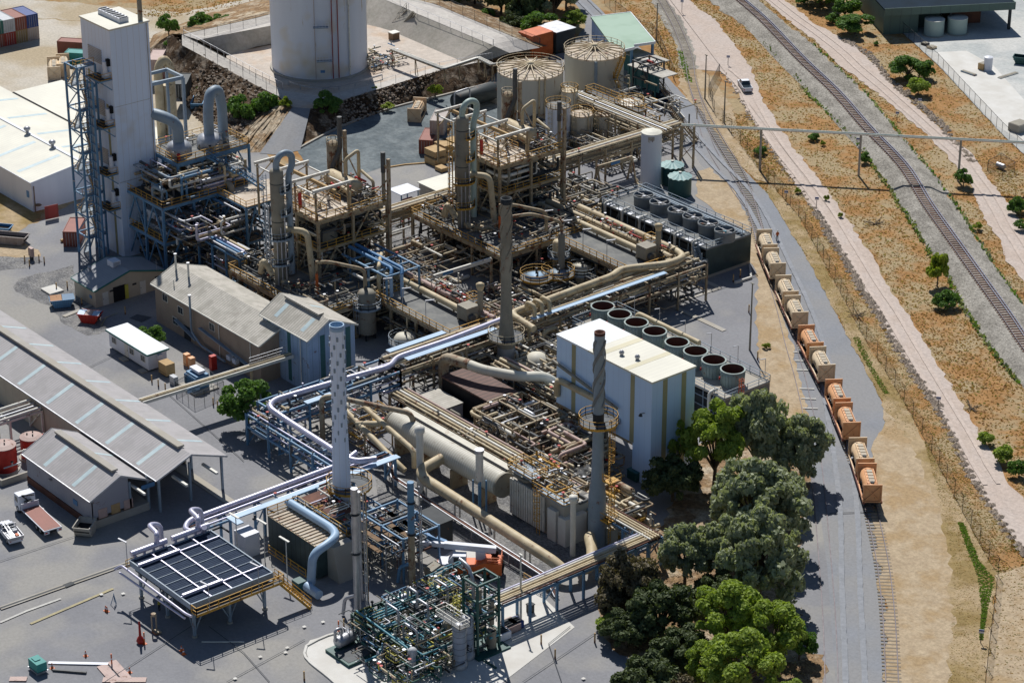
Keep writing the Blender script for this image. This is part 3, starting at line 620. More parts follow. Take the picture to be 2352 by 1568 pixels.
def gable(t,x0,y0,x1,y1,he,hr,ridge,wall,roof,th=.12,oh=.35,z0=0,ends=(True,True),sides=(True,True),trim=None):
 m=M(wall);w_=.18
 hz=lambda y:he+(hr-he)*((y-y0)/(ridge-y0)if y<ridge else(y1-y)/(y1-ridge))
 if sides[0]:m.box(x0,y0,z0,x1,y0+w_,he)
 if sides[1]:m.box(x0,y1-w_,z0,x1,y1,he)
 for k,x in enumerate((x0,x1)):
  if ends[k]:
   a=x+(.003 if k==0 else-w_-.003);b=a+w_;vs=[]
   for xx in(a,b):vs+=[(xx,y0+.01,z0),(xx,y1-.01,z0),(xx,y1-.01,he-.02),(xx,ridge,hr-.02),(xx,y0+.01,he-.02)]
   m.add(vs,[(4,3,2,1,0),(5,6,7,8,9),(0,1,6,5),(1,2,7,6),(2,3,8,7),(3,4,9,8),(4,0,5,9)])
 wl=m.build('wall',t)
 m=M(roof);s0=(hr-he)/(ridge-y0);s1=(hr-he)/(y1-ridge)
 A=(y0-oh,he-oh*s0);B=(y1+oh,he-oh*s1);vs=[]
 for xx in(x0-oh,x1+oh):
  for(y,z)in(A,(ridge,hr),B,(B[0],B[1]+th),(ridge,hr+th),(A[0],A[1]+th)):vs.append((xx,y,z))
 m.add(vs,[(0,1,4,5),(1,2,3,4),(11,10,7,6),(10,9,8,7),(5,4,10,11),(4,3,9,10),(0,5,11,6),(2,8,9,3),(6,7,1,0),(7,8,2,1)])
 rf=m.build('roof',t)
 m=M(trim or 'alu');xe=x1+oh
 for x in(x0-oh,xe):
  s=.05 if x==xe else-.05
  m.beam((x+s,A[0],A[1]+.05),(x+s,ridge,hr+.05),.08,.24);m.beam((x+s,ridge,hr+.05),(x+s,B[0],B[1]+.05),.08,.24)
 m.beam((x0-oh,A[0]-.06,A[1]+.02),(xe,A[0]-.06,A[1]+.02),.14,.16)
 m.build('gutter',t)
 return wl,rf
def slope_strip(m,x,wx,y0,ya,yb,he,hr,ridge,y1,off=.15):
 f=lambda y:he+(hr-he)*((y-y0)/(ridge-y0)if y<ridge else(y1-y)/(y1-ridge))+off
 m.poly([(x,ya,f(ya)),(x+wx,ya,f(ya)),(x+wx,yb,f(yb)),(x,yb,f(yb))])
def windowx(t,x,y,z,w,h,par=None):
 m=M('white_pipe');m.box(x,y-.06,z,x+w,y-.01,z+h);f=m.build('window',t)
 m=M('glass');m.box(x+.09,y-.08,z+.09,x+w/2-.04,y-.065,z+h-.09);m.box(x+w/2+.04,y-.08,z+.09,x+w-.09,y-.065,z+h-.09);m.build('pane',f)
def doorx(t,x,y,z,w=.9,h=2.1,mat='white_pipe'):
 m=M(mat);m.box(x,y-.06,z,x+w,y-.01,z+h);d=m.build('door',t);m=M('dark_steel');m.box(x+w-.15,y-.12,z+1,x+w-.08,y-.061,z+1.15);m.build('handle',d)
def doory(t,x,y,z,w=.9,h=2.1,mat='white_pipe'):
 m=M(mat);m.box(x+.01,y,z,x+.07,y+w,z+h);d=m.build('door',t);m=M('dark_steel');m.box(x+.071,y+.08,z+1,x+.12,y+.15,z+1.15);m.build('handle',d)
t=T('tower_building','tall windowless white tower block with open blue stair tower on its left side','building',(-67,-24,0))
X0,X1,Y0,Y1,HT=-71.0,-62.5,-27.3,-20.4,37.3
m=M('tower_clad');m.box(X0,Y0,0,X1,Y1,HT);wl=m.build('wall',t)
m=M('roof_cream');m.box(X0-.15,Y0-.15,HT+.003,X1+.15,Y1+.15,HT+.25);m.build('roof',t)
m=M('alu');m.box(X1+.003,Y1-.5,0,X1+.1,Y1-.35,HT-.1)
for z in(12.6,25):m.box(X1+.002,Y0+.02,z,X1+.03,Y1-.6,z+.06)
m.each('flashing',t)
m=M('white_paint');m.box(-70.2,-24.6,HT+.26,-63.9,-23.0,HT+1.0);m.mat='dark_steel'
for i in range(7):m.box(-70.0+i*.86,-24.35,HT+1.003,-69.35+i*.86,-23.3,HT+1.05)
m.mat='alu'
for i in range(8):m.box(-70.12+i*.86,-24.5,HT+1.003,-70.02+i*.86,-23.1,HT+1.15)
m.build('ridge_vent',t)
m=M('grey_beige');m.cyl(-63.3,-21.3,HT+.25,HT+4.2,.38,14);m.mat='dark_steel';m.cyl(-63.3,-21.3,HT+4.2,HT+4.22,.3,14);m.build('exhaust_pipe',t)
m=M('olive_stripe');m.box(-69.7,Y0-.02,0,-69.2,Y0-.004,29.5);m.box(-64.9,Y0-.02,0,-64.3,Y0-.004,25);m.each('stain',t)
for z,h in((31.2,2.4),(22.8,2.6),(14.8,2.6)):
 m=M('alu')
 for k in range(9):m.box(-69.2,Y0-.12,z+k*h/9,-65.3,Y0-.02,z+k*h/9+h/16)
 m.build('louvre',t)
m=M('rust_brown');m.box(X1+.004,-26.6,8.2,X1+.012,-24.2,8.21);m.build('stain',t)
for zz in(29.4,21.8,14.0,8.2):
 m=M('blue_steel');m.box(-66.8,Y0-2.2,zz,-62.6,Y0-.05,zz+.2);m.mat='dark_steel';m.box(-66.7,Y0-2.1,zz+.203,-62.7,Y0-.1,zz+.22)
 m.mat='blue_steel';m.beam((-66.6,Y0-2,zz),(-66.6,Y0-.1,zz-1.6),.16);m.beam((-62.8,Y0-2,zz),(-62.8,Y0-.1,zz-1.6),.16);m.build('landing',t)
 m=M('yellow_paint');m.rail([(-66.7,Y0-2.1,zz+.2),(-62.7,Y0-2.1,zz+.2),(-62.7,Y0-.1,zz+.2)]);m.build('handrail',t)
 m=M('white_paint');m.box(-64.2,Y0-.9,zz+.23,-63.2,Y0-.06,zz+1.2);m.cyl(-63.6,Y0-.6,zz+.25,zz+2.9,.38,12);m.mat='black';m.box(-63.5,Y0-.5,zz+2.2,-62.9,Y0-.02,zz+3.3);m.build('dust_filter',t)
t=T('stair_tower','blue steel stair tower with zigzag stairs and yellow rails against the white tower','stairs',(-69,-30,0))
sx0,sx1,sy0,sy1=-69.0,-65.5,-31.7,-28.5
m=M('blue_steel')
for x in(sx0,sx1):
 for y in(sy0,sy1):m.beam((x,y,0),(x,y,31.5),.28)
lv=[3.5*k for k in range(1,10)]
for i,z in enumerate(lv):
 for y in(sy0,sy1):m.beam((sx0,y,z),(sx1,y,z),.2)
 for x in(sx0,sx1):m.beam((x,sy0,z),(x,sy1,z),.2)
 if i:m.beam((sx0,sy0,lv[i-1]),(sx1,sy0,z),.13);m.beam((sx0 if i%2 else sx1,sy0,z),(sx0 if i%2 else sx1,sy1,lv[i-1]),.13)
m.beam((sx0,sy0,0),(sx1,sy0,3.5),.14)
m.build('frame',t)
for i,z in enumerate(lv):
 zp=lv[i-1]if i else 0;m=M('blue_grey');a,b=(sx0+.7,sx1-.7)if i%2==0 else(sx1-.7,sx0+.7)
 yy=sy0+.9 if i%2==0 else sy1-.9
 m.stair((a,yy,zp),(b,yy,z),.9,False);m.box(b-.65,sy0+.1,z-.06,b+.65,sy1-.1,z);m.build('stair_flight',t)
 m=M('yellow_paint');u=Vector((0,0,1));o=Vector((0,.45,0));p,q=Vector((a,yy,zp)),Vector((b,yy,z))
 for e in(-o,o):m.beam(p+e+u,q+e+u,.06);m.beam(p+e+u*.5,q+e+u*.5,.05)
 m.rail([(b-.6 if b<a else b+.6,sy0+.1,z),(b-.6 if b<a else b+.6,sy1-.1,z)]);m.rail([(b-.6,sy0+.1,z),(b+.6,sy0+.1,z)]);m.build('handrail',t)
m=M('alu');
for z in(4,10,16,22):m.beam((sx0,sy0-.1,z),(sx0,sy0-.1,z+2.2),.07);m.beam((sx0,sy0-.1,z+2.2),(sx0+.9,sy0-.3,z+2.35),.16,.1)
m.build('stair_lamp',t)
t=T('riser_rack','bundle of upright blue riser pipes in a ladder frame beside the stair tower','pipe rack',(-66,-29,0))
m=M('blue_steel')
for x in(-65.0,-63.6):m.beam((x,-30.3,0),(x,-30.3,29.5),.26)
for z in np.arange(2,29.5,1.45):m.beam((-65.1,-30.5,z),(-63.5,-30.5,z),.14)
m.build('frame',t)
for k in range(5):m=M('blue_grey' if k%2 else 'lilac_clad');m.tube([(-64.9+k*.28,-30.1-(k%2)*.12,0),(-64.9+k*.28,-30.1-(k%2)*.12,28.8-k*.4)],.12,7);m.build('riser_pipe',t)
t=T('warehouse','wide white warehouse with cream low-pitched roof behind the tower','building',(-105,-19,0))
gable(t,-150,-28.8,-88.2,-9.6,5.1,6.3,-19.2,'white_paint','roof_cream',oh=.1,trim='white_paint')
m=M('white_paint');m.beam((-150,-19.2,6.48),(-88.2,-19.2,6.48),.5,.1);m.build('ridge_cap',t)
m=M('roof_skylight');
for x in(-122,-112,-102,-94):slope_strip(m,x,.9,-28.8,-28.2,-20.2,5.1,6.3,-19.2,-9.6,.135);slope_strip(m,x-3,.9,-28.8,-18,-10.5,5.1,6.3,-19.2,-9.6,.135)
m.each('skylight',t)
m=M('black');m.beam((-128,-9.4,5.25),(-88,-9.4,5.25),.35,.12);m.build('box_gutter',t)
for(x,y)in((-105.5,-19.4),(-97.2,-19.4)):
 m=M('alu');m.lathe(x,y,[(.28,6.5),(.3,6.9),(.55,7.1),(.6,7.4),(.35,7.65),(.01,7.7)],14);m.build('roof_ventilator',t)
m=M('white_paint');m.box(-128.5,-9.2,0,-88,.8,4.9);m.build('side_wing',t);m=M('roof_cream');m.box(-128.6,-9.15,4.92,-87.9,.9,5.1);m.build('wing_roof',t)
m=M('bright_blue');m.box(-89.9,-28.9,2.2,-89.2,-28.82,3.3);m.build('wall_sign',t)
m=M('wood');m.lathe(-87.6,-28.2,[(.5,1.2),(.62,1.25),(.5,1.35)],14);m.beam((-88.0,-28.5,0),(-88.0,-28.5,4.5),.12);m.build('hose_reel',t)
t=T('office_building','small cream office with grey gable roof and green barge boards','building',(-52,-35,0))
wl,rf=gable(t,-55,-40.8,-48.9,-28.8,2.9,4.5,-34.8,'wall_cream','roof_office',oh=.3,trim='trim_green')
m=M('white_paint');m.box(-53.0,-36.0,4.4,-51.4,-34.6,5.3);m.mat='alu';
for k in range(4):m.box(-51.39,-35.8,4.5+k*.18,-51.36,-34.8,4.6+k*.18)
m.build('evaporative_cooler',rf)
m=M('alu');m.lathe(-54.2,-38.4,[(.12,3.6),(.12,4.1),(.3,4.15),(.3,4.4),(.01,4.5)],10);m.build('vent_cowl',rf)
m=M('black');m.box(-48.9,-37.7,.05,-48.84,-35.5,2.5);m.build('doorway',t);m=M('lemon_paint');m.box(-48.83,-35.7,.1,-48.75,-35.1,2.4);m.build('door_curtain',t)
doory(t,-48.9,-39.6,.05,1.0,2.1);doory(t,-48.9,-33.0,.05,1.0,2.1)
for y in(-38.3,-34.3):m=M('dark_steel');m.box(-48.9,y,1.9,-48.85,y+.7,2.2);m.each('wall_vent',t)
m=M('glass');m.box(-48.9,-30.3,1.0,-48.84,-29.2,2.2);m.build('window',t)
m=M('bright_blue');m.box(-50.6,-40.88,1.2,-49.9,-40.82,1.7);m.build('wall_sign',t)
m=M('alu');m.beam((-48.4,-30.2,3.4),(-48.4,-30.2,5.2),.05)
for k in range(4):m.beam((-48.7,-30.5+k*.15,4.9-k*.1),(-48.1,-30.5+k*.15,4.9-k*.1),.04)
m.build('tv_antenna',t)
t=T('brick_building','two storey tan brick building with weathered corrugated roof','building',(-25,-32,0))
wl,rf=gable(t,-39.1,-36.3,-11.7,-27.2,6.2,8.0,-32.3,'brick','roof_old',oh=.4,trim='white_pipe')
m=M('roof_skylight');
for(x,y)in((-37.6,-29),(-37.9,-34.5)):m.lathe(x,y,[(.01,7)],3)
for(x,z1)in((-38.2,10.2),(-34.8,9.9)):m=M('white_pipe');m.cyl(x,-33.0,7.3,z1,.16,10);m.mat='alu';m.cyl(x,-33.0,z1,z1+.15,.25,10);m.build('flue_pipe',rf)
m=M('white_pipe');m.cyl(-35.3,-35.3,6.5,7.8,.08,8);m.build('roof_vent',rf)
for x,z in((-37.0,4.2),(-32.9,3.6),(-24.6,3.9),(-34.5,1.3)):windowx(t,x,-36.3,z,1.4,1.2)
m=M('blue_grey');m.tube([(-28.6,-36.9,7.9),(-28.6,-36.9,2.3),(-26.3,-36.9,.9),(-20,-36.9,.6)],.17,8,bend=.5);m.mat='alu';m.cyl(-28.6,-36.9,7.9,8.1,.26,10);m.build('flue_pipe',t)
m=M('blue_grey');m.beam((-33,-36.8,2.6),(-27.5,-36.8,1.2),.6,.12);m.beam((-26.5,-36.8,3.6),(-13,-36.8,2.0),.55,.12);m.build('awning',t)
for x in(-22.0,-14.0):m=M('white_pipe');m.beam((x,-36.42,0),(x,-36.42,6.0),.1);m.build('downpipe',t)
for x in(-19.5,-18.0):m=M('white_paint');m.box(x,-37.0,1.2,x+.9,-36.35,1.9);m.build('air_conditioner',t)
m=M('dark_steel');m.box(-31.5,-36.38,0,-29.8,-36.31,2.2);m.box(-17.0,-36.38,0,-16.0,-36.31,2.2);m.build('doorway',t)
t=T('clad_building','blue grey metal clad building with gable roof and dark green stripes','building',(-9,-29,0))
wl,rf=gable(t,-15.6,-33.0,-4.5,-25.0,8.6,10.6,-29.6,'wall_steel','roof_old',oh=.35,trim='white_pipe')
m=M('roof_old');m.beam((-14.3,-29.6,10.85),(-6.0,-29.6,10.85),.9,.3);m.build('ridge_vent',rf)
m=M('roof_skylight')
for x in(-13.4,-7.0):slope_strip(m,x,.8,-33,-32.6,-30.4,8.6,10.6,-29.6,-25,.14)
slope_strip(m,-11.4,.7,-33,-28.8,-25.6,8.6,10.6,-29.6,-25,.14);m.each('skylight',rf)
m=M('wall_green')
for x in(-14.5,-9.6):m.box(x,-33.03,.5,x+.8,-33.005,8.4)
for y in(-31.0,-26.6):m.box(-4.495,y,.5,-4.47,y+.8,8.5)
m.each('green_stripe',t)
m=M('white_pipe');m.tube([(-6.2,-33.2,8.3),(-6.2,-33.2,1.2),(-5.4,-33.2,.9)],.08,6);m.build('downpipe',t)
t=T('long_warehouse','very long grey corrugated shed with a pale ridge vent and open end bay','building',(-20,-63,0))
wl,rf=gable(t,-75,-67.9,11.2,-57.8,5.0,6.9,-62.9,'wall_cream','roof_grey',oh=.35,ends=(True,False),sides=(False,False))
m=M('wall_cream');m.box(-75,-67.9,0,-7.3,-67.7,4.95);m.box(-75,-58,0,2,-57.8,4.95);m.build('wall',t)
m=M('concrete');m.beam((-75,-62.9,7.2),(9.2,-62.9,7.2),1.0,.28);m.build('ridge_vent',rf)
m=M('roof_skylight')
for x in np.arange(-70,8,7.6):slope_strip(m,x,.75,-67.9,-67.9,-63.6,5.0,6.9,-62.9,-57.8,.135);slope_strip(m,x,.6,-67.9,-62.2,-57.9,5.0,6.9,-62.9,-57.8,.135)
m.each('skylight',rf)
for(x,y)in((10.9,-62.9),(10.9,-58.0),(3.5,-58.0),(10.9,-67.6)):m=M('blue_grey');m.beam((x,y,0),(x,y,5.6 if y==-62.9 else 5.0),.28);m.build('post',t)
m=M('white_pipe');m.beam((10.8,-60.8,4.6),(14.2,-60.8,4.6),.35,.3);m.beam((10.8,-65.4,4.4),(14.2,-65.4,4.4),.35,.3);m.build('crane_beam',t)
m=M('concrete');m.box(-5,-60,.03,16,-58.6,.12);m.build('loading_kerb',t)
t=T('shed_annex','grey clad annex shed with dark open loading bay beside the long shed','building',(1,-72,0))
wl,rf=gable(t,-6.9,-76.7,9.4,-68.2,4.3,6.3,-72.4,'wall_grey','roof_grey',oh=.35,ends=(True,False),sides=(True,False))
m=M('wall_grey');vs=[]
for xx in(9.2,9.4):vs+=[(xx,-76.69,1.5),(xx,-71.2,1.5),(xx,-71.2,5.7),(xx,-72.4,6.25),(xx,-76.69,4.3)]
m.add(vs,[(4,3,2,1,0),(5,6,7,8,9),(0,1,6,5),(1,2,7,6),(2,3,8,7),(3,4,9,8),(4,0,5,9)]);m.build('gable_wall',t)
m=M('rust_brown');m.box(-6.9,-76.82,0,9.4,-76.71,1.0);m.build('wall_base',t)
m=M('concrete');m.box(-2,-76.4,.02,9.6,-68.4,1.1);m.build('loading_dock',t)
m=M('concrete');m.beam((-5.8,-72.4,6.6),(8.4,-72.4,6.6),.9,.26);m.build('ridge_vent',rf)
m=M('roof_skylight')
for x in(-2.5,4.6):slope_strip(m,x,.75,-76.7,-76.7,-73.1,4.3,6.3,-72.4,-68.2,.135)
slope_strip(m,1.0,.6,-76.7,-71.8,-68.5,4.3,6.3,-72.4,-68.2,.135);m.each('skylight',rf)
for y in(-71.0,-68.3):m=M('blue_grey');m.beam((9.3,y,0),(9.3,y,4.9),.3);m.build('post',t)
m=M('white_pipe');m.beam((9.2,-70.6,4.2),(12.4,-70.6,4.2),.3,.28);m.build('crane_beam',t)
for x in(-1.5,):m=M('alu');m.cyl(x+1,-76.95,3.0,3.25,.2,10);m.build('wall_lamp',t)
m=M('bright_blue');m.box(4.9,-76.8,1.9,5.9,-76.73,2.6);m.build('wall_sign',t)
for k in range(9):
 bx_=M('timber_yellow' if k%2 else 'c_pink');x=6.2+(k%3)*1.15;y=-75.8+(k//3)*1.9
 bx_.box(x,y,1.12,x+.95,y+1.3,2.5);bx_.mat='wood';bx_.box(x-.03,y-.03,1.11,x+.98,y+1.33,1.2)
 one(bx_,'stored_crate',('pale','tan')[k%2]+' wrapped crate on the annex dock, row '+('one','two','three')[k//3]+', place '+('one','two','three')[k%3],'crate',(x+.5,y+.6,1.1),'crates on the annex loading dock')
t=T('bay_sign','blue rectangular sign on the corner post of the annex bay','sign',(9.7,-68.6,4))
m=M('bright_blue');m.box(9.5,-69.4,3.2,9.6,-67.4,3.8);m.build('panel',t);m=M('dark_steel');m.beam((9.45,-68.3,3.2),(9.45,-68.3,3.9),.08);m.build('bracket',t)
t=T('portable_office','white portable office with green roof edge and white corrugated roof','building',(-30,-45,0))
m=M('white_paint');m.box(-35.6,-46.6,.3,-25.0,-43.5,2.75);m.build('wall',t)
m=M('roof_white');m.box(-35.9,-46.9,2.76,-24.7,-43.2,2.95);m.build('roof',t)
m=M('trim_green');m.box(-35.95,-46.96,2.68,-24.65,-46.905,2.93);m.box(-24.695,-46.9,2.68,-24.64,-43.2,2.93);m.build('fascia',t)
m=M('dark_steel');
for x in(-34,-30,-26):m.box(x,-46.4,0,x+.4,-43.7,.3)
m.each('stump',t)
for x in(-34.8,-30.0,-27.0):windowx(t,x,-46.6,1.2,1.2,1.0)
doorx(t,-31.3,-46.6,.35);m=M('concrete');m.box(-31.6,-47.6,.0,-30.2,-46.7,.2);m.box(-26.4,-47.6,.0,-25.2,-46.7,.2);m.each('doorstep',t)
m=M('white_paint');m.box(-24.99,-45.2,1.9,-24.5,-44.4,2.4);m.build('air_conditioner',t)
t=T('plant_building','big box shaped white plant building with olive stripes raised over an open base','building',(36,-11,0))
m=M('pale_blue_clad');m.box(27.2,-14.6,5.2,46.1,-7.0,15.1);m.box(42.6,-14.597,0,46.097,-7.0,5.2)
m.build('wall',t)
m=M('roof_white');m.box(27.1,-14.7,15.1,33.6,-6.9,15.35);m.mat='roof_cream';m.box(33.6,-14.7,15.1,46.2,-6.9,15.35);m.mat='roof_stripe';m.box(35.0,-14.65,15.353,36.0,-6.95,15.37);m.box(40.6,-14.65,15.353,41.5,-6.95,15.37)
rf=m.build('roof',t)
m=M('olive_stripe')
for x in(30.3,42.0):m.box(x,-14.63,5.25,x+.8,-14.605,15.0)
for y in(-12.7,-9.4):m.box(46.105,y,.5,46.13,y+.8,15.0)
m.each('colour_stripe',t)
for(x,y)in((37.6,-12.3),(39.9,-11.6),(32.2,-11.0)):m=M('alu');m.lathe(x,y,[(.22,15.36),(.3,15.6),(.38,15.8),(.2,16.05),(.01,16.1)],12);m.build('roof_ventilator',rf)
for x in(27.4,32.5,37.2):m=M('beige_steel');m.beam((x,-14.4,0),(x,-14.4,5.2),.4);m.beam((x,-7.3,0),(x,-7.3,5.2),.4);m.build('column',t)
m=M('beige_steel');m.beam((27.4,-14.4,5.0),(42.6,-14.4,5.0),.3,.4);m.beam((27.4,-14.4,0),(32.5,-14.4,5),.15);m.build('edge_beam',t)
m=M('beige_pipe');m.tube([(27.8,-15.0,6.5),(27.8,-15.0,9.0),(36,-15.0,9.0)],.45,10,bend=.9);m.mat='grey_beige';m.tube([(27.0,-15.1,11.5),(40,-15.1,9.3)],.22,8);m.tube([(38.5,-15.2,5.5),(38.5,-15.2,7.5),(37,-15.2,8.8)],.25,8,bend=.6);m.build('wall_pipe',t)
m=M('alu');m.tube([(40.2,-14.65,7.4),(39.6,-15.0,7.4),(39.2,-15.1,5.9)],.4,12,bend=.5);m.build('exhaust_hood',t)
m=M('dark_steel');m.beam((44.8,-14.62,10.4),(44.8,-15.2,10.5),.08);m.lathe(44.8,-15.3,[(.28,10.2),(.15,10.5),(.01,10.6)],10);m.build('wall_lamp',t)
def ct_box(t,x0,y0,x1,y1,h,wall,deck):
 m=M('dark_steel');m.box(x0+.3,y0+.35,.5,x1-.3,y1-.35,h-.8);m.build('fill',t)
 m=M('concrete');m.box(x0,y0,0,x1,y1,.5);m.build('basin',t)
 m=M(deck);m.box(x0,y0,h-.25,x1,y1,h);m.build('roof_deck',t)
 m=M(wall);m.box(x1-.15,y0,.5,x1+.003,y1,h-.25);m.box(x0,y0,.5,x0+.15,y1,h-.25);m.each('end_wall',t)
 m=M('blue_grey');n=int((x1-x0)/2)
 for i in range(n+1):
  x=x0+.1+(x1-x0-.2)*i/n;m.beam((x,y0+.1,.5),(x,y0+.1,h-.25),.12);m.beam((x,y1-.1,.5),(x,y1-.1,h-.25),.12)
  if i<n and i%3==1:m.beam((x,y0+.12,.5),(x+(x1-x0)/n,y0+.12,h-.3),.09)
 for z in(1.9,3.3):m.beam((x0,y0+.1,z),(x1,y0+.1,z),.1)
 m.build('louvre_frame',t)
t=T('cooling_tower','dark louvred cooling tower with six round fan cowls on top','cooling tower',(-10,42,0))
ct_box(t,-22.8,37.4,1.6,47.0,5.0,'dark_clad','dark_deck')
m=M('blue_grey');m.rail([(-22.8,37.4,5),(1.6,37.4,5),(1.6,47,5),(-22.8,47,5)],closed=True,sp=2,w=.07);m.rail([(-22.8,38.7,5),(1.6,38.7,5)],sp=2,w=.06);m.build('handrail',t)
m=M('blue_grey')
for z in(5.6,6.1):m.beam((-22.8,45.6,z),(1.0,45.6,z),.14)
m.box(-22.8,45.3,5.3,1,46.3,5.38);m.build('cable_tray',t)
m=M('alu')
for i in range(10):m.box(-21.8+i*2.3,37.5,5.01,-20.6+i*2.3,38.5,5.12)
m.each('hatch',t)
for i,(u,v)in enumerate([(1463.6,452),(1498.6,468.5),(1542,486),(1578.6,500),(1616,514.7),(1653,531.5)]):
 c=P(u,v,6.7);c.y=42.2;m=M('grey_beige' if i else 'blue_grey');m.mat='grey_cowl';r=1.68
 m.lathe(c.x,c.y,[(r*.96,5),(r*.96,6.2),(r,6.3),(r,6.75),(r-.1,6.75),(r-.12,5.9)],26,True,False);m.mat='dark_steel';m.cyl(c.x,c.y,5.01,5.9,r-.13,26)
 cw=m.build('fan_cowl',t)
 m=M('alu' if i!=5 else 'teal_paint');m.cyl(c.x,c.y,5.95,6.5,.28,10);m.mat='dark_pipe'
 for k in range(5):a=R(72*k+i*17);m.beam((c.x,c.y,6.4),(c.x+1.45*math.cos(a),c.y+1.45*math.sin(a),6.45),.28,.04)
 m.mat='alu';m.beam((c.x-1.6,c.y,6.68),(c.x+1.6,c.y,6.68),.07);m.build('fan',cw)
for i in range(6):m=M('white_pipe');x=-21.5+i*4.1;m.tube([(x,37.0,.7),(x,37.0,5.6),(x,38.6,5.6)],.22,8,bend=.6);m.build('riser_pipe',t)
m=M('blue_grey');m.stair((-.6,35.9,.1),(1.2,36.6,2.6),.8);m.stair((1.2,36.4,2.6),(-.4,36.9,5.0),.8);m.box(.6,35.7,2.55,2.4,37.2,2.65);m.rail([(.7,35.8,2.65),(2.3,35.8,2.65),(2.3,37.1,2.65)])
for p in((.7,35.8),(2.3,35.8),(-1,36.9)):m.beam((p[0],p[1],0),(p[0],p[1],5),.12)
m.build('staircase',t)
t=T('cooling_tower','pale cooling tower with a row of eight open green ribbed cowls','cooling tower',(24,9,0))
ct_box(t,8.4,4.4,40.2,13.0,4.6,'dark_deck','concrete')
m=M('blue_grey');m.rail([(8.4,4.4,4.6),(40.2,4.4,4.6),(40.2,13,4.6),(8.4,13,4.6)],closed=True,sp=2,w=.07);m.build('handrail',t)
m=M('beige_pipe');m.tube([(14,12,1),(14,12,6.0),(27,12,6.0)],.4,9,bend=.8);m.build('header_pipe',t)
for u,v in[(1386.6,701.6),(1426,720),(1465,738.5),(1506.5,759),(1558.5,783.5),(1600,804.7),(1642,824.7),(1685,846)]:
 c=P(u,v,6.9);c.y=8.5;r=1.72;m=M('cowl_green');m.lathe(c.x,c.y,[(r*.9,4.6),(r*.97,6.0),(r,6.9),(r-.12,6.9),(r-.14,4.65)],28,True,False)
 for k in range(22):a=2*math.pi*k/22;m.beam((c.x+(r*.92)*math.cos(a),c.y+(r*.92)*math.sin(a),4.62),(c.x+(r*1.0)*math.cos(a),c.y+r*1.0*math.sin(a),6.5),.08)
 m.lathe(c.x,c.y,[(r+.06,6.75),(r+.06,6.93),(r-.15,6.93)],28,False,False)
 m.mat='rust_brown';m.cyl(c.x,c.y,4.62,5.1,r-.16,24);m.mat='rust_brown';m.lathe(c.x,c.y,[(r-.13,6.85),(r-.2,4.7)],28,True,False)
 m.mat='red_paint';a=R(-100);m.box(c.x-.9,c.y-r-.03,5.5,c.x-.75,c.y-r*.98+.1,5.9);cw=m.build('fan_cowl',t)
for y in(13.2,):
 for i in range(6):
  m=M('alu');x=12+i*5.4;m.beam((x,y,4.6),(x,y,7.6),.06);m.beam((x,y,7.6),(x-.1,y-.9,7.7),.14,.08);m.build('lamp_post',t)
m=M('orange_paint');m.ladder((40.3,7.2,1),6.0,(1,0),.5);m.build('caged_ladder',t)
m=M('white_pipe');m.tube([(38,3.6,.5),(38,3.6,5.1),(38,5.0,5.1)],.25,8,bend=.7);m.tube([(33,3.6,.5),(33,3.6,5.1),(33,5.0,5.1)],.25,8,bend=.7);m.build('riser_pipe',t)
def vtank(name,label,cat,c,r,z0,h,mat,roof=None,dome=.5,n=40,group=None,parts=None):
 t=T(name,label,cat,(c.x,c.y,z0),group);m=M(mat);m.lathe(c.x,c.y,[(r,z0),(r,z0+h)],n,True,False)
 for k in(.33,.66):m.lathe(c.x,c.y,[(r+.015,z0+h*k),(r+.015,z0+h*k+.05)],n,True,False)
 m.build('shell',t);m=M(roof or mat);m.lathe(c.x,c.y,[(r+.03,z0+h-.02),(r+.03,z0+h+.05),(r*.6,z0+h+dome*.6),(.01,z0+h+dome)],n,False,False);m.build('roof',t)
 return t
c=P(735,151,3);t=vtank('storage_tank','huge white storage tank with rust streaks cut off by the top of the picture','storage tank',c,8.85,3.3,21,'tank_white',dome=1.5,n=80)
m=M('concrete');m.lathe(c.x,c.y,[(9.25,3.0),(9.2,3.35),(8.8,3.36)],80,False,False);m.build('ring_beam',t)
def onshell(c,r,deg):a=R(deg);return Vector((c.x+r*math.cos(a),c.y+r*math.sin(a),0)),Vector((math.cos(a),math.sin(a),0))
for dg,z in((-33,13.4),(-30,7.0)):
 p,d=onshell(c,9.2,dg);o=Vector((-d.y,d.x,0));m=M('blue_grey');m.beam(p-o*1.4+Vector((0,0,z)),p+o*1.4+Vector((0,0,z)),1.0,.12);m.build('platform',t)
 m=M('white_paint');m.rail([p-o*1.4+d*.4+Vector((0,0,z)),p+o*1.4+d*.4+Vector((0,0,z))],sp=.6);m.build('handrail',t)
for dg,mt,r_ in((-20,'dark_red',.1),(-13,'dark_red',.1),(2,'white_pipe',.16),(-40,'c_pink',.05)):
 p,d=onshell(c,9.1,dg);m=M(mt);m.tube([p+Vector((0,0,3.5)),p+Vector((0,0,24))],r_,6);m.build('standpipe',t)
p,d=onshell(c,8.87,-32);o=Vector((-d.y,d.x,0));m=M('bright_blue');m.beam(p-o*.4+Vector((0,0,4.9)),p+o*.4+Vector((0,0,4.9)),.06,.5);m.build('notice',t)
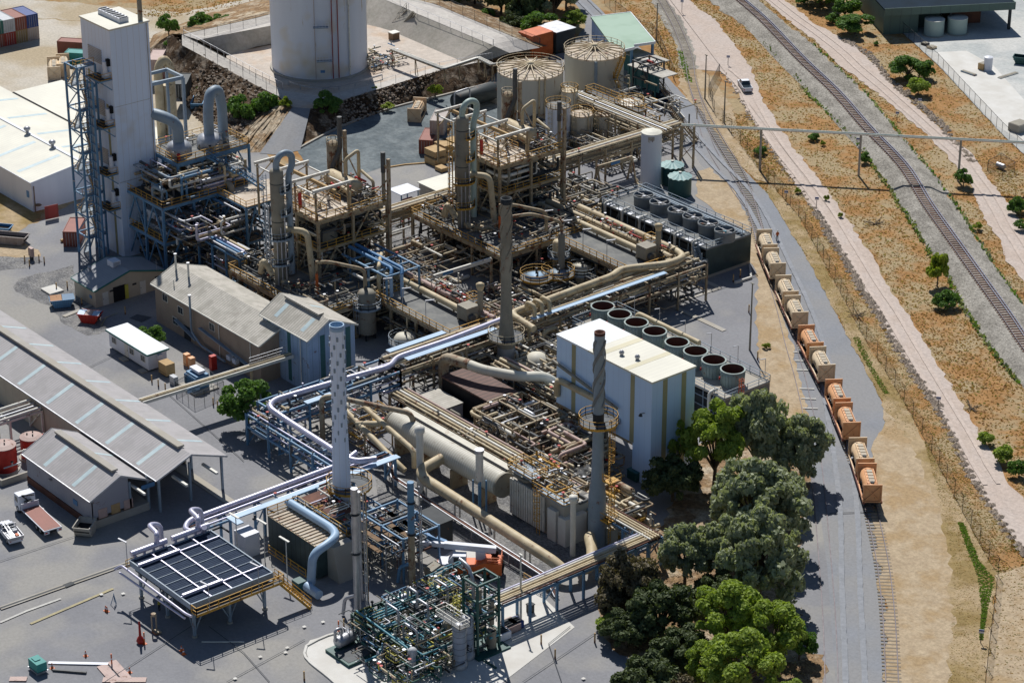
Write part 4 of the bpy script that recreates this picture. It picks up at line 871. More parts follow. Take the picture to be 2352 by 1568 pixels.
def radial(t,c,r,z,n,mat='beige_pipe'):
 m=M(mat)
 for k in range(n):
  a=2*math.pi*k/n+.15;m.beam((c.x+.5*math.cos(a),c.y+.5*math.sin(a),z+1.15),(c.x+r*math.cos(a),c.y+r*math.sin(a),z+.3),.14,.2)
 m.lathe(c.x,c.y,[(.7,z+.6),(.7,z+1.3),(.01,z+1.5)],14);m.each('radial_beam',t)
 m=M('beige_pipe');pts=[(c.x+(r+.1)*math.cos(2*math.pi*k/24),c.y+(r+.1)*math.sin(2*math.pi*k/24),z)for k in range(24)];m.rail(pts,1.1,2,.07,closed=True);m.build('handrail',t)
c1=P(1218,156,10);c2=P(1365,117,9.4)
t=vtank('storage_tank','wide cream tank with radial roof beams standing left of its taller twin','storage tank',c1,5.9,0,9.6,'tank_cream','light_deck',.6,group='cream tanks with radial roof beams');radial(t,c1,5.9,9.7,18)
for dg in(-15,-25):p,d=onshell(c1,6.15,dg);m=M('beige_pipe');m.tube([p+Vector((0,0,.2)),p+Vector((0,0,10.4))],.16,7);m.build('drop_pipe',t)
t=vtank('storage_tank','wide cream tank with radial roof beams and zigzag stair next to the green canopy','storage tank',c2,5.4,0,9.2,'tank_cream','light_deck',.6,group='cream tanks with radial roof beams');radial(t,c2,5.4,9.3,16)
m=M('yellow_paint');a1,d1=onshell(c2,6.0,-8);a2,_=onshell(c2,6.0,14);m.stair(a2+Vector((1.5,0,1)),a1+Vector((.4,0,6.2)),.8);m.stair(a1+Vector((.8,0,6.2)),a2+Vector((.5,0,9.6)),.8);m.build('staircase',t)
m=M('blue_grey');p,d=onshell(c2,5.55,-38);m.box(p.x-.2,p.y-.2,0,p.x+.2,p.y+.2,9.2);m.build('cable_duct',t)
for(u,v,zt,px,lab,mat,roofm)in((1282,243,7.4,29,'narrow white tank with a railed platform on top left of the small tank group','tank_white','dark_deck'),(1336,262,5.6,27,'squat white tank with a round manhole in front of the pipe rack','tank_cream','light_deck'),(1385,262,5.2,22,'pale tank half hidden behind the pipe rack columns','tank_cream','light_deck'),(1449,236,6.0,30,'wide pale tank with flat white lid near the stair by the road','tank_cream','white_pipe'),(1308,208,7.8,20,'slim cream tank tucked behind the white railed tank','tank_cream','beige_pipe')):
 c=P(u,v,zt);r=px/S(v,zt);t=vtank('process_tank',lab,'tank',c,r,0,zt,mat,roofm,.35,28)
 m=M('yellow_paint');pts=[(c.x+r*math.cos(2*math.pi*k/14),c.y+r*math.sin(2*math.pi*k/14),zt)for k in range(14)];m.rail(pts,1,1.5,.06,closed=True);m.build('handrail',t)
 p,d=onshell(c,r,-55);m=M('rusty_beige');m.tube([p+Vector((0,0,1.1)),p+d*.15+Vector((0,0,1.1))],.45,12);m.build('manhole',t)
 m=M('beige_pipe');p,d=onshell(c,r+.2,-10);m.tube([p+Vector((0,0,.3)),p+Vector((0,0,zt+.8)),(c.x,c.y,zt+.8)],.12,6,bend=.4);m.ladder(onshell(c,r+.1,-70)[0],zt+1,(-.3,-1),.5);m.build('tank_piping',t)
c=P(1497,302,9.7);t=vtank('water_tank','tall slim white tank with rust stains below its domed lid','tank',c,1.72,0,9.6,'white_paint','roof_cream',.55,32)
m=M('rusty_beige');
for k in range(9):p,d=onshell(c,1.725,-60+k*4);h=.4+.5*random.Random(k).random();m.box(p.x-.03,p.y-.03,9.2-h,p.x+.03,p.y+.03,9.3)
m.build('rust_streaks',t)
m=M('beige_pipe');m.tube([(c.x-2.4,c.y-.6,.3),(c.x-2.2,c.y-1.6,1.2),(c.x-1.2,c.y-1.8,.4),(c.x+1.5,c.y-2.2,.4)],.15,6,bend=.4);m.build('supply_pipe',t)
for(u,v,lab)in((1562,404,'dark green round rainwater tank with pale ribbed cone roof nearest the rails'),(1544,378,'dark green round rainwater tank half behind the other green one')):
 c=P(u,v,3.3);r=1.95;t=T('rainwater_tank',lab,'tank',(c.x,c.y,0),'green rainwater tanks');m=M('dark_green_tank');m.lathe(c.x,c.y,[(r,0),(r,3.2)],28,True,False)
 m.build('shell',t);m=M('teal_roof');vs=[(c.x,c.y,3.95)];n=28
 for k in range(n):a=2*math.pi*k/n;vs.append((c.x+(r+.1)*math.cos(a),c.y+(r+.1)*math.sin(a),3.2+(.16 if k%2 else.0)))
 m.add(vs,[(0,1+k,1+(k+1)%n)for k in range(n)]);m.mat='white_pipe';m.cyl(c.x,c.y,3.9,4.05,.25,10);m.build('roof',t)
for(u,v,lab,r,h)in((6,1022,'red tank cut off by the left edge of the picture',1.75,3.6),(71,1002,'round red tank with pink domed top beside the annex shed',1.5,3.1)):
 c=P(u,v,h);t=vtank('red_tank',lab,'tank',c,r,.2,h-.2,'red_paint','c_pink',.45,26,group='red tanks by the sheds');m=M('dark_steel')
 for k in range(3):m.cyl(c.x+.5*math.cos(k*2.1),c.y+.5*math.sin(k*2.1),h,h+.55,.1,8)
 m.mat='concrete';m.cyl(c.x,c.y,0,.2,r+.3,20);m.build('tank_fittings',t)
zc=7.0;t=T('canopy_building','large flat pale green canopy roof over the loading road','canopy',P(1420,85,0))
cp=[P(u,v,zc)for u,v in((1357,39),(1448,28),(1505,96),(1456,103),(1457,109),(1428,116),(1402,101))]
m=M('roof_green');m.prism([(p.x,p.y)for p in cp],zc-.35,zc);m.build('roof',t)
m=M('roof_white');e=[Vector((p.x,p.y,zc-.18))for p in cp]
for i in(0,1,2,4,5):
 a,b=e[i],e[(i+1)%7];m.beam(a,b,.16,.5)
m.build('fascia',t)
m=M('wall_steel');a,b=cp[0],cp[6];m.prism([(a.x+.3,a.y),(a.x+.5,a.y+.2),(b.x+.2,b.y+.2),(b.x,b.y)],0,zc-.36);m.build('wall',t)
for q in(cp[2],cp[1],cp[4]):m=M('blue_steel');m.beam((q.x-.4,q.y-.3,0),(q.x-.4,q.y-.3,zc-.4),.4);m.build('post',t)
t=T('tanker_shelter','narrow grey roofed loading shelter with green sides beside the road','shelter',P(1470,165,0))
for(a,b)in(((1440,118),(1480,150)),((1452,146),(1508,178))):
 p,q=P(*a,5),P(*b,5);m=M('roof_old');
 m.box(min(p.x,q.x),p.y-1.2,4.9,max(p.x,q.x)+1,p.y+2.6,5.05);m.build('roof',t);m=M('wall_green');m.box(min(p.x,q.x)+.2,p.y-1.1,1.8,max(p.x,q.x),p.y-1.0,4.88)
 for k in range(5):m.beam((min(p.x,q.x)+.4+k*1.8,p.y-1.2,0),(min(p.x,q.x)+.4+k*1.8,p.y-1.2,4.9),.2)
 m.build('side_wall',t)
p=P(1272,124,0);t=T('wrapped_shed','shed wrapped in orange sheeting in front of the dark trees','shed',p)
m=M('orange_paint');m.box(p.x-4,p.y-5.5,0,p.x,p.y-.2,4.6);m.build('cover',t);m=M('rusty_beige');m.box(p.x-4,p.y-5.54,.4,p.x-.6,p.y-5.51,4.0);m.build('panel',t)
m=M('c_black');m.box(p.x-5,p.y+.2,0,p.x+.5,p.y+5,4.2);m.build('cabin',t);m=M('alu');m.box(p.x-5.1,p.y+.1,4.21,p.x+.6,p.y+5.1,4.35);m.build('cabin_roof',t)
p0,p1=P(932,448,3.2),P(1060,430,3.2)
t=T('open_shelter','open sided shelter with pale blue-white roof in the middle of the yard','shelter',P(920,460,0));a=P(886,436,3.2);b=P(963,434,3.2);c_=P(920,416,3.2);d_=P(921,449,3.2)
m=M('white_paint');x0,x1=a.x,d_.x;y0,y1=d_.y,b.y;m.box(a.x,d_.y,3.1,d_.x,b.y,3.25);m.build('roof',t);m=M('blue_steel')
for x in(a.x+.3,d_.x-.3):
 for y in(d_.y+.3,b.y-.3):m.beam((x,y,0),(x,y,3.1),.16)
m.each('post',t)
t=T('red_cabinet','rusty red cabinet under the open shelter','cabinet',(a.x+2,d_.y+1.5,0));m=M('dark_red');m.box(a.x+2.4,d_.y+1,0,a.x+4.2,d_.y+3,1.9);m.build('cabinet_body',t)
a=P(951,422,3);b=P(1048,398,3);d_=P(1010,441,3)
t=T('store_building','low store with plain cream sheet roof behind the right process tower','building',(d_.x,d_.y,0));m=M('wall_cream');m.box(a.x,d_.y,0,d_.x,b.y+3,2.9);m.build('wall',t);m=M('roof_cream');m.box(a.x-.2,d_.y-.2,2.9,d_.x+.2,b.y+3.2,3.05);m.build('roof',t)
t=T('green_warehouse','dark green industrial shed at the top right with navy roof','building',P(2030,72,0));N=P(2028,80,0)
e1=(P(2290,5,6)-P(2026,18,6));e1 .z=0;e1 .normalize();e2=Vector((-e1 .y,e1 .x,0));
def obx(m,o,a,b,c_,d_,z0,z1):m.prism([tuple((o+e1*p_+e2*q_)[:2])for p_,q_ in((a,c_),(b,c_),(b,d_),(a,d_))],z0,z1)
m=M('shed_green');obx(m,N,0,7,0,34,0,5.2);m.build('wall',t)
m=M('roof_navy');obx(m,N,-.3,26,-1.2,34,5.22,5.5);m.build('roof',t);m=M('shed_green');obx(m,N,-.3,26.02,-1.3,-1.19,4.2,5.7);obx(m,N,25.9,26.1,-1.3,20,4.2,5.7);m.build('fascia',t)
m=M('shed_green');obx(m,N,7,12.4,3,3.2,0,4.9);m.build('wall',t);m=M('rust_brown');obx(m,N,15,21,4,10,0,4.5);m.build('side_wall',t)
m=M('dark_steel');obx(m,N,25,25.5,-1,-.5,0,5.2);obx(m,N,13,13.4,-1,-.6,0,5.2);m.build('post',t)
for(u,v,mat,lab)in((2147,44,'sage_tank','pale green round water tank beside the dark green shed'),(2200,40,'sage_tank','second pale green round water tank further right along the dark green shed')):
 c=P(u,v,3.2);t=vtank('water_tank',lab,'tank',c,1.95,.2,3.0,mat,'white_pipe',.25,26,group='water tanks by the green shed');m=M('concrete');m.cyl(c.x,c.y,0,.2,2.4,24);m.build('plinth',t)
c=P(2271,132,2.6);t=vtank('water_tank','small upright white tank on the neighbouring concrete yard','tank',c,.8,0,2.6,'white_paint',None,.3,20)
def strakes(m,x,y,z0,z1,r,turns,n=2,w=.22,k0=0):
 for k in(k0,):
  pts=[];N_=44
  for i in range(N_+1):a=2*math.pi*(k/n+turns*i/N_);pts.append(Vector((x+(r+w*.4)*math.cos(a),y+(r+w*.4)*math.sin(a),z0+(z1-z0)*i/N_)))
  for p,q in zip(pts,pts[1:]):m.beam(p,q,.1,w*1.6)
a=P(788,1232,0);A_=(24.6+2,-49)
bA=P(788,1215,0);hA=HG(788,1215,745);t=T('chimney_stack','plain pale steel chimney with rows of small fins in front of the blue clad building','chimney',bA,'tall steel chimneys')
m=M('blue_grey');m.mat='tower_clad';rt=17/S(745,hA)
m.lathe(bA.x,bA.y,[(rt*1.32,0),(rt*1.25,hA*.3),(rt*1.04,hA*.55),(rt,hA-.5)],28,True,False);m.mat='sky_tray';m.lathe(bA.x,bA.y,[(rt+.02,hA-.7),(rt+.03,hA),(rt-.1,hA),(rt-.12,hA-2)],28,True,False)
m.mat='dark_steel';m.lathe(bA.x,bA.y,[(rt-.12,hA-1.2),(.01,hA-1.3)],28,True,False);m.build('shaft',t)
m=M('blue_grey');rnd=random.Random(4)
for i in range(14):
 for k in range(5):aa=R(k*72+i*25);z=hA*.45+i*(hA*.52/14);m.box(bA.x+rt*1.03*math.cos(aa)-.1,bA.y+rt*1.03*math.sin(aa)-.1,z,bA.x+rt*1.03*math.cos(aa)+.1,bA.y+rt*1.03*math.sin(aa)+.1,z+.55)
m.each('fin',t)
m=M('beige_pipe');zz=hA*.62;m.tube([(bA.x,bA.y,17.2),(bA.x+1.5,bA.y+3.5,17.2)],.35,8)
def ring_platform(t,x,y,z,r0,r1,mat='yellow_paint',n=16):
 m=M('grating');vs=[];
 m.lathe(x,y,[(r0,z),(r1,z),(r1,z+.08),(r0,z+.08)],n,False,False);m.build('ring_platform',t)
 m=M(mat);pts=[(x+r1*math.cos(2*math.pi*k/n),y+r1*math.sin(2*math.pi*k/n),z+.08)for k in range(n)];m.rail(pts,1.1,1.2,.06,closed=True);m.lathe(x,y,[(r1+.02,z-.1),(r1+.02,z+.15)],n,False,False);m.build('handrail',t)
ring_platform(t,bA.x+.5,bA.y+.8,6.2,rt*1.1,2.9);m=M('yellow_paint');m.ladder((bA.x+.2,bA.y-1.9,.2),6.5,(0,-1),.5);m.build('caged_ladder',t)
m=M('bright_blue');m.cyl(bA.x+1.4,bA.y-1.3,2.8,3.7,.55,16);m.build('inspection_flange',t)
bB=P(1163,870,0);hB=HG(1163,870,455);t=T('chimney_stack','tall brown-grey chimney with spiral strakes in the centre of the plant','chimney',bB,'tall steel chimneys');rb=12.5/S(455,hB)
m=M('grey_beige');m.lathe(bB.x,bB.y,[(rb*1.7,0),(rb*1.7,5.5),(rb*1.35,8),(rb*1.15,10),(rb,14),(rb,hB)],26,True,False)
m.mat='alu';m.lathe(bB.x,bB.y,[(rb*1.72,.4),(rb*1.72,5.2)],26,True,False);m.mat='dark_steel';m.lathe(bB.x,bB.y,[(rb+.05,hB-.8),(rb+.05,hB),(rb-.1,hB),(rb-.1,hB-1),(.01,hB-1)],26,True,False);m.build('shaft',t)
for k in range(3):m=M('grey_beige');strakes(m,bB.x,bB.y,hB-11,hB-.6,rb,1.1,3,.22,k);m.build('spiral_strake',t)
m=M();ring_platform(t,bB.x,bB.y,6.6,rb*1.4,2.6,'beige_pipe')
m=M('beige_pipe');m.tube([Vector((bB.x+2.6*math.cos(R(k)),bB.y+2.6*math.sin(R(k))-.4,3.2))+Vector((1.4,1.6,0))for k in range(-160,130,20)],.85,12);m.mat='grey_beige';m.beam((bB.x+2.2,bB.y+2.4,0),(bB.x+2.2,bB.y+2.4,2.6),1.8,1.8);m.build('flue_duct',t)
bC=P(1370,1246,0);hC=HG(1370,1246,762);t=T('chimney_stack','blue grey spiral straked chimney with yellow caged ladder beside the white plant building','chimney',bC,'tall steel chimneys');rc=12.5/S(762,hC)
m=M('wall_steel');m.mat='blue_grey';m.lathe(bC.x,bC.y,[(rc*1.75,0),(rc*1.7,6.8),(rc*1.25,9.2),(rc*1.08,13),(rc,17),(rc,hC)],28,True,False)
m.mat='rust_brown';m.lathe(bC.x,bC.y,[(rc+.03,hC-.35),(rc+.03,hC),(rc-.1,hC),(rc-.1,hC-1),(.01,hC-1)],26,True,False)
m.mat='dark_steel';m.lathe(bC.x,bC.y,[(rc*1.06,16.6),(rc*1.06,18.3)],26,True,False);m.build('shaft',t)
for k in range(3):m=M('grey_cowl');strakes(m,bC.x,bC.y,hC-10,hC-1,rc,1.1,3,.22,k);m.build('spiral_strake',t)
m=M();ring_platform(t,bC.x,bC.y,17.0,rc*1.02,2.45)
m=M('yellow_paint');m.ladder((bC.x+1.15,bC.y+.9,9.5),8.0,(1,.6),.5);m.ladder((bC.x+1.6,bC.y+.7,.3),9.2,(1,.3),.5);m.box(bC.x+1.2,bC.y-.2,9.3,bC.x+2.6,bC.y+1.6,9.4);m.rail([(bC.x+1.2,bC.y-.2,9.4),(bC.x+2.6,bC.y-.2,9.4),(bC.x+2.6,bC.y+1.6,9.4)]);m.build('caged_ladder',t)
m=M('yellow_paint');m.box(bC.x+.8,bC.y-.4,3.8,bC.x+2.5,bC.y+1.3,3.9);m.rail([(bC.x+.8,bC.y-.4,3.9),(bC.x+2.5,bC.y-.4,3.9),(bC.x+2.5,bC.y+1.3,3.9),(bC.x+.8,bC.y+1.3,3.9)],closed=True);m.build('ladder_landing',t)
c=P(1408,1215,1.5);t=vtank('process_tank','short cream tank at the foot of the strake chimney','tank',c,1.3,0,2.2,'tank_cream',None,.3,20)
BEI=['beige_pipe','grey_beige','beige_steel','dark_pipe','rusty_beige','white_pipe']
DRK=['dark_pipe','grey_beige','dark_steel','beige_steel','dark_pipe']
BLU=['blue_steel','blue_grey','alu','lilac_clad','dark_pipe','white_pipe']
def slab(t,x0,y0,x1,y1,z,top='dark_deck',edge='beige_steel',rails=True,th=.3,rmat='yellow_paint',gaps=()):
 m=M(top);m.box(x0,y0,z-.08,x1,y1,z);m.mat=edge
 m.beam((x0,y0,z-th/2-.05),(x1,y0,z-th/2-.05),.2,th);m.beam((x0,y1,z-th/2-.05),(x1,y1,z-th/2-.05),.2,th)
 m.beam((x0,y0,z-th/2-.05),(x0,y1,z-th/2-.05),.2,th);m.beam((x1,y0,z-th/2-.05),(x1,y1,z-th/2-.05),.2,th)
 m.build('deck',t)
 if rails:m=M(rmat);m.rail([(x0,y0,z),(x1,y0,z),(x1,y1,z),(x0,y1,z)],closed=True,w=.075);m.build('handrail',t)
def column_vessel(name,label,cat,x,y,z0,z1,r,mat='grey_beige',bands=3,low=.85,group=None):
 t=T(name,label,cat,(x,y,z0),group);m=M(mat);zm=z0+(z1-z0)*.45
 m.lathe(x,y,[(r*low,z0),(r*low,zm-.5),(r,zm),(r,z1),(r*.8,z1+r*.35),(r*.35,z1+r*.5),(.01,z1+r*.52)],22,True,False)
 m.mat='dark_steel'
 for k in range(bands):z=z0+(z1-z0)*(k+.7)/bands;m.lathe(x,y,[(r+.03,z),(r+.03,z+.12)],22,True,False)
 m.build('shell',t);return t
def ringp(t,x,y,z,r0,r1,a0=0,a1=360,mat='blue_steel',dk='grating'):
 m=M(dk);n=12;A=[R(a0+(a1-a0)*k/n)for k in range(n+1)];vs=[]
 for a in A:vs+=[(x+r0*math.cos(a),y+r0*math.sin(a),z),(x+r1*math.cos(a),y+r1*math.sin(a),z)]
 m.add(vs,[(2*k,2*k+1,2*k+3,2*k+2)for k in range(n)]);m.mat=mat
 for a,b in zip(A,A[1:]):m.beam((x+r1*math.cos(a),y+r1*math.sin(a),z-.08),(x+r1*math.cos(b),y+r1*math.sin(b),z-.08),.08,.2)
 m.rail([(x+r1*math.cos(a),y+r1*math.sin(a),z)for a in A],1.05,1,.06);m.build('platform',t)
def valve(m,x,y,z,s=1.,c='red_paint'):
 m.mat='dark_steel';m.cyl(x,y,z,z+.35*s,.14*s,8);m.cyl(x,y,z+.35*s,z+.8*s,.04*s,6);m.mat=c;m.cyl(x,y,z+.8*s,z+.86*s,.24*s,10)
def module(k,yo,which,beige):
 x0,x1,y0,y1=-36.4,-25.5,yo-16.0,yo-3.3
 t=T('process_structure',which+' tall rusty beige steel process structure with railed top deck','process plant',((x0+x1)/2,yo-9.7,0))
 m=M('beige_steel');frame(m,x0,y0,x1,y1,[5.6,10.4,15.1],3,3,.38,True,0,3+k);m.build('steel_frame',t)
 m=M('light_deck');m.box(x0-1.5,y0,15.02,-25.5,yo-8.6,15.1);m.mat='dark_deck';m.box(x0-1.5,yo-8.6,15.02,-25.5,y1,15.1)
 m.mat='beige_steel'
 for a,b in(((x0,y0),(x1,y0)),((x1,y0),(x1,y1)),((x1,y1),(x0,y1))):m.beam((*a,14.75),(*b,14.75),.25,.55)
 m.build('top_deck',t)
 m=M('grating');m.box(x0,y0,10.32,x1,y1,10.4);m.build('middle_deck',t)
 m=M('yellow_paint');m.rail([(x0,y0,15.1),(x1,y0,15.1),(x1,y1,15.1),(x0,y1,15.1)],closed=True,w=.08);m.rail([(x0+1.5,y0+3,15.1),(x1-2,y0+3,15.1)],w=.08);m.rail([(x0+1,yo-9,15.1),(x1-4,yo-9,15.1)],w=.08)
 m.rail([(x0,y0,10.4),(x1,y0,10.4),(x1,y1,10.4)],w=.08);m.build('handrail',t)
 for i,x in enumerate((-26.3,-31.6,-36.9,-41.4)):
  m=M('white_pipe');m.beam((x,y0-.2,19.5),(x,y0+6.6,19.5),.3,.42);m.mat='beige_steel';m.beam((x,y0+.3,15.1 if i<3 else 11),(x,y0+.3,19.3),.26);m.beam((x,y0+6.2,15.1 if i<3 else 11),(x,y0+6.2,19.3),.26)
  m.beam((x,y0+.3,17),(x,y0+3.2,19.2),.14);m.beam((x,y0+6.2,17),(x,y0+3.2,19.2),.14);m.build('hoist_portal',t)
 m=M('timber_yellow');m.beam((-42.2,y0+3.1,19.1),(-25.2,y0+3.1,19.1),.35,.5);m.build('hoist_beam',t)
 m=M('white_pipe');m.beam((-42,y0+.3,18.9),(-26.3,y0+.3,18.9),.2);m.beam((-42,y0+6.2,18.9),(-26.3,y0+6.2,18.9),.2);m.mat='beige_steel'
 for i in range(3):m.beam((-26.3-i*5.3,y0+6.2,18.9),(-31.6-i*5.3,y0+6.2,15.3),.14)
 m.build('tie_beams',t)
 m=M();clutter(m,x0+.5,y0+.8,x1-.4,y1-.5,5.8,9.8,150,11+k,DRK+BEI,.06,.2);clutter(m,x0+.5,y0+.8,x1-.4,y1-.5,10.5,14.6,130,21+k,DRK+BEI,.06,.2)
 clutter(m,x0+.5,yo-8,x1-.6,y1-.6,15.4,17.2,70,31+k,BEI+['dark_steel','red_paint','alu'],.04,.12,(1,3));clutter(m,x0+.8,y0+.8,x1-.8,yo-9.5,15.2,16.0,10,41+k,BEI,.04,.08,(1,3));m.build('pipework',t)
 m=M('grey_beige');m.mat='white_pipe'
 rr=random.Random(7+k)
 for _ in range(7):a,b=rr.uniform(x0+1,x1-1),rr.uniform(y0+1,yo-9);m.box(a,b,15.11,a+.5,b+.3,15.7+rr.random()*.3)
 m.each('instrument_box',t)
 m=M('red_paint');m.box(-30.6,y0+.12,15.6,-30.2,y0+.5,18);m.build('fire_riser',t)
 for(x,y,z0_,z1_,r,mt,wh)in((-28.7,yo-12.4,5.7,13.6,1.75,'grey_beige','widest'),(-33.2,yo-12.4,5.7,13.2,1.5,'grey_beige','far'),(-30.5,yo-6.2,5.7,12.5,1.5,'dark_pipe','darkest')):
  e=T('evaporator_vessel',wh+' insulated evaporator vessel under the top deck of the '+which.lower().split()[0]+' process structure','vessel',(x,y,z0_),'evaporator vessels inside the process structures')
  m=M('tank_cream' if mt=='grey_beige' else mt);m.lathe(x,y,[(r*.9,z0_),(r*.9,z0_+2.6)],22,True,False);m.mat=mt;m.lathe(x,y,[(r*.9,z0_+2.6),(r,z0_+3),(r,z1_-.7),(r*.6,z1_-.1),(.01,z1_)],22,True,False);m.build('shell',e)
  ringp(e,x,y,z0_+3.4,r,r+.8,mat='blue_grey')
  m=M('beige_pipe');m.tube([(x+r*.3,y,z1_),(x+r*.3,y,z1_+.9),(x+r*.3,y+2.6,z1_+.9),(x+r*.3,y+2.6,z0_+4)],.32,9,bend=.8);m.build('outlet_duct',e)
 e=T('flash_vessel','rounded grey horizontal vessel on the roof of the '+which.lower().split()[0]+' process structure','vessel',(-32,yo-6.3,15.1));m=M('beige_pipe');m.hves((-35.4,yo-6.4,16.7),(-29.2,yo-6.4,16.7),1.25,22,.55);m.build('shell',e)
 m=M('grey_beige');m.box(-34.6,yo-7.2,15.1,-34.2,yo-5.6,16);m.box(-30.6,yo-7.2,15.1,-30.2,yo-5.6,16);m.each('saddle',e)
 m=M('beige_pipe');m.tube([(-31.6,yo-6.4,17.8),(-31.6,yo-6.4,20.6),(-31.6,yo-3.9,21.6),(-31.6,yo-3.9,15.3)],.27,9,bend=.7);m.tube([(-29,yo-9,17.6),(-27.2,yo-9,17.4),(-27.2,yo-9,15.2)],.33,9,bend=.7);m.tube([(-31,yo-3.9,18.4),(-28,yo-3.9,17.6),(-28,yo-3.9,15.2)],.24,8,bend=.5);m.build('vapour_pipe',e)
 for(x,y,z1,lab,sx)in((-25.2,yo-3.1,22.7,'front',-.9),(-36.3,yo-3.0,24.0,'back',-.9)):
  e=T('vent_stack','dark vent stack clamped to the '+lab+' cream mast of the '+which.lower().split()[0]+' process structure','vent stack',(x,y,0));zb=15.1
  m=M('rusty_beige');m.beam((x,y,5.6),(x,y,z1-.9),.5,.42);m.build('mast',e);m=M('dark_pipe');m.mat='grey_beige';m.cyl(x+sx,y-.3,zb,z1-3,.3,12);m.mat='dark_pipe';m.cyl(x+sx,y-.3,z1-3.2,z1,.37,14);m.build('stack_pipe',e)
  m=M('beige_steel')
  for z in(z1-2,z1-6):m.beam((x,y-.3,z),(x+sx,y-.3,z),.25,.2)
  m.beam((x,y,z1-4),(x+(-3.6 if lab=='front' else 4.2),y+.1,15.2),.16);m.build('bracket',e)
 e=T('storage_drum','upright rust streaked cream drum behind the '+which.lower().split()[0]+' process structure','vessel',(-38.6,yo-3.6,0));m=M('rusty_beige');m.lathe(-38.6,yo-3.6,[(1.0,0),(1.0,20.3),(.6,20.8),(.01,21)],20,True,False);m.build('shell',e)
 m=M('beige_pipe');m.rail([(-38.6+1.0*math.cos(R(a)),yo-3.6+1.0*math.sin(R(a)),20.4)for a in range(0,360,40)],1,1,.06,closed=True);m.mat='dark_pipe';m.tube([(-37.0,yo-3.4,25.2),(-37.0,yo-3.4,20),(-37.6,yo-4.6,17),(-37.6,yo-4.6,15)],.38,9,bend=.6);m.build('drum_piping',e)
 cx,cy=-28.2,yo-21.2
 e=column_vessel('scrubber_column','tall dark column vessel with a looping gooseneck pipe on top by the '+which.lower().split()[0]+' process structure','column',cx,cy,5.6,23.4,1.02)
 m=M('blue_grey' if k==0 else 'sage_tank');pts=[(cx,cy,23.6),(cx,cy,24.6)]+[(cx+.25,cy+1.35-1.35*math.cos(R(a)),24.9+1.15*math.sin(R(a)))for a in range(15,185,17)]+[(cx+.3,cy+2.6,24.0),(cx+.5,cy+1.9,22.9),(cx+.5,cy+1.75,22.0),(cx+.5,cy+1.75,7.0)]
 m.tube(pts,.48,12);m.build('gooseneck_duct',e)
 for z,a0,a1 in((20.6,-20,100),(17.0,-20,110),(13.2,-90,100),(9.2,-70,60)):ringp(e,cx,cy,z,1.05,1.9,a0,a1,'blue_grey' if k==0 else 'yellow_paint')
 m=M('blue_grey' if k==0 else 'yellow_paint');m.ladder((cx-1.4,cy-.9,5.8),17,(-.6,-1),.6);m.mat='alu'
 for j in range(3):m.tube([(cx+.7+j*.35,cy-.8+j*.5,5.8),(cx+.7+j*.35,cy-.8+j*.5,13+j*2)],.12,6)
 m.build('column_piping',e)
 m=M('beige_pipe');m.tube([(cx-.4,cy-1.0,7.2),(cx-2.0,cy-1.6,9.2),(cx-2.4,cy-1.8,7.0)],.5,10,bend=.8);m.tube([(cx+.2,cy+.6,14.2),(-25.2,cy+3.0,14.2),(-24.6,cy+3.4,6.0)],.48,12,bend=1.3)
 m.tube([(cx+.3,cy,6.3),(cx+2.6,cy-.2,6.2),(cx+4.2,cy+2,6.2),(-24.8,cy+4.8,6.3)],.45,10,bend=1);m.build('transfer_duct',e)
 m=M('alu');m.beam((cx-3,cy+.4,5.6),(cx-3,cy+.4,17),.14);m.beam((cx-3.9,cy+.4,5.6),(cx-3.9,cy+.4,17),.14)
 for z in range(6,17):m.beam((cx-3.9,cy+.4,z),(cx-3,cy+.4,z),.1)
 m.build('ladder_tower',e)
 t=T('mezzanine_platform','wide dark mezzanine deck with yellow rails carrying the '+which.lower().split()[0]+' process structure','platform',(-26,yo-14,0))
 a0,a1=-37.6,-15.2;b0,b1=yo-24.2,yo-3.0
 m=M('dark_deck');m.box(a0,b0,5.48,a1,b1,5.55);m.mat='beige_steel'
 for y in(b0,b1,yo-13.5):m.beam((a0,y,5.2),(a1,y,5.2),.22,.62)
 for x in(a0,a1,-26):m.beam((x,b0,5.2),(x,b1,5.2),.22,.62)
 m.build('deck',t)
 m=M('beige_steel')
 for x in(a0+.2,-30,-22.5,a1-.2):
  for y in(b0+.2,yo-17,yo-10,b1-.2):m.beam((x,y,0),(x,y,5.2),.32)
 for x,xx in((a0+.2,-30),(-30,-22.5),(-22.5,a1-.2)):m.beam((x,b0+.2,0),(xx,b0+.2,5),.14)
 for y,yy in((b0+.2,yo-17),(yo-17,yo-10),(yo-10,b1-.2)):m.beam((a1-.2,y,0),(a1-.2,yy,5),.14)
 m.each('column',t)
 m=M('yellow_paint');m.rail([(a0,b0,5.55),(a1,b0,5.55),(a1,b1,5.55)],w=.085);m.rail([(a0,b1,5.55),(a0,b0,5.55)],w=.085);m.build('handrail',t)
 m=M();clutter(m,a0+1,b0+.8,a1-.8,b1-.8,.3,4.9,220,51+k,DRK+BEI,.07,.25);m.build('underdeck_pipework',t)
 m=M('orange_paint');m.box(-21.2,yo-19.8,5.56,-20.9,yo-19.5,9.2);m.mat='beige_steel';m.beam((-21.05,yo-19.65,9.2),(-21.05,yo-19.65,11),.26);m.tube([(-21.05,yo-19.65,11),(-19,yo-19,11.6),(-15.2,yo-15.2,10.6),(-15.2,yo-15.2,7.5)],.28,9,bend=1);m.build('jib_riser',t)
 m=M();clutter(m,-24.8,b0+1,a1-.5,b1-.5,5.7,7.6,110,61+k,BEI+DRK,.05,.16,(1,4));clutter(m,a0+.5,b0+1,-29.5,yo-17,5.7,8.0,50,66+k,DRK,.06,.16,(1,4));m.build('deck_pipework',t)
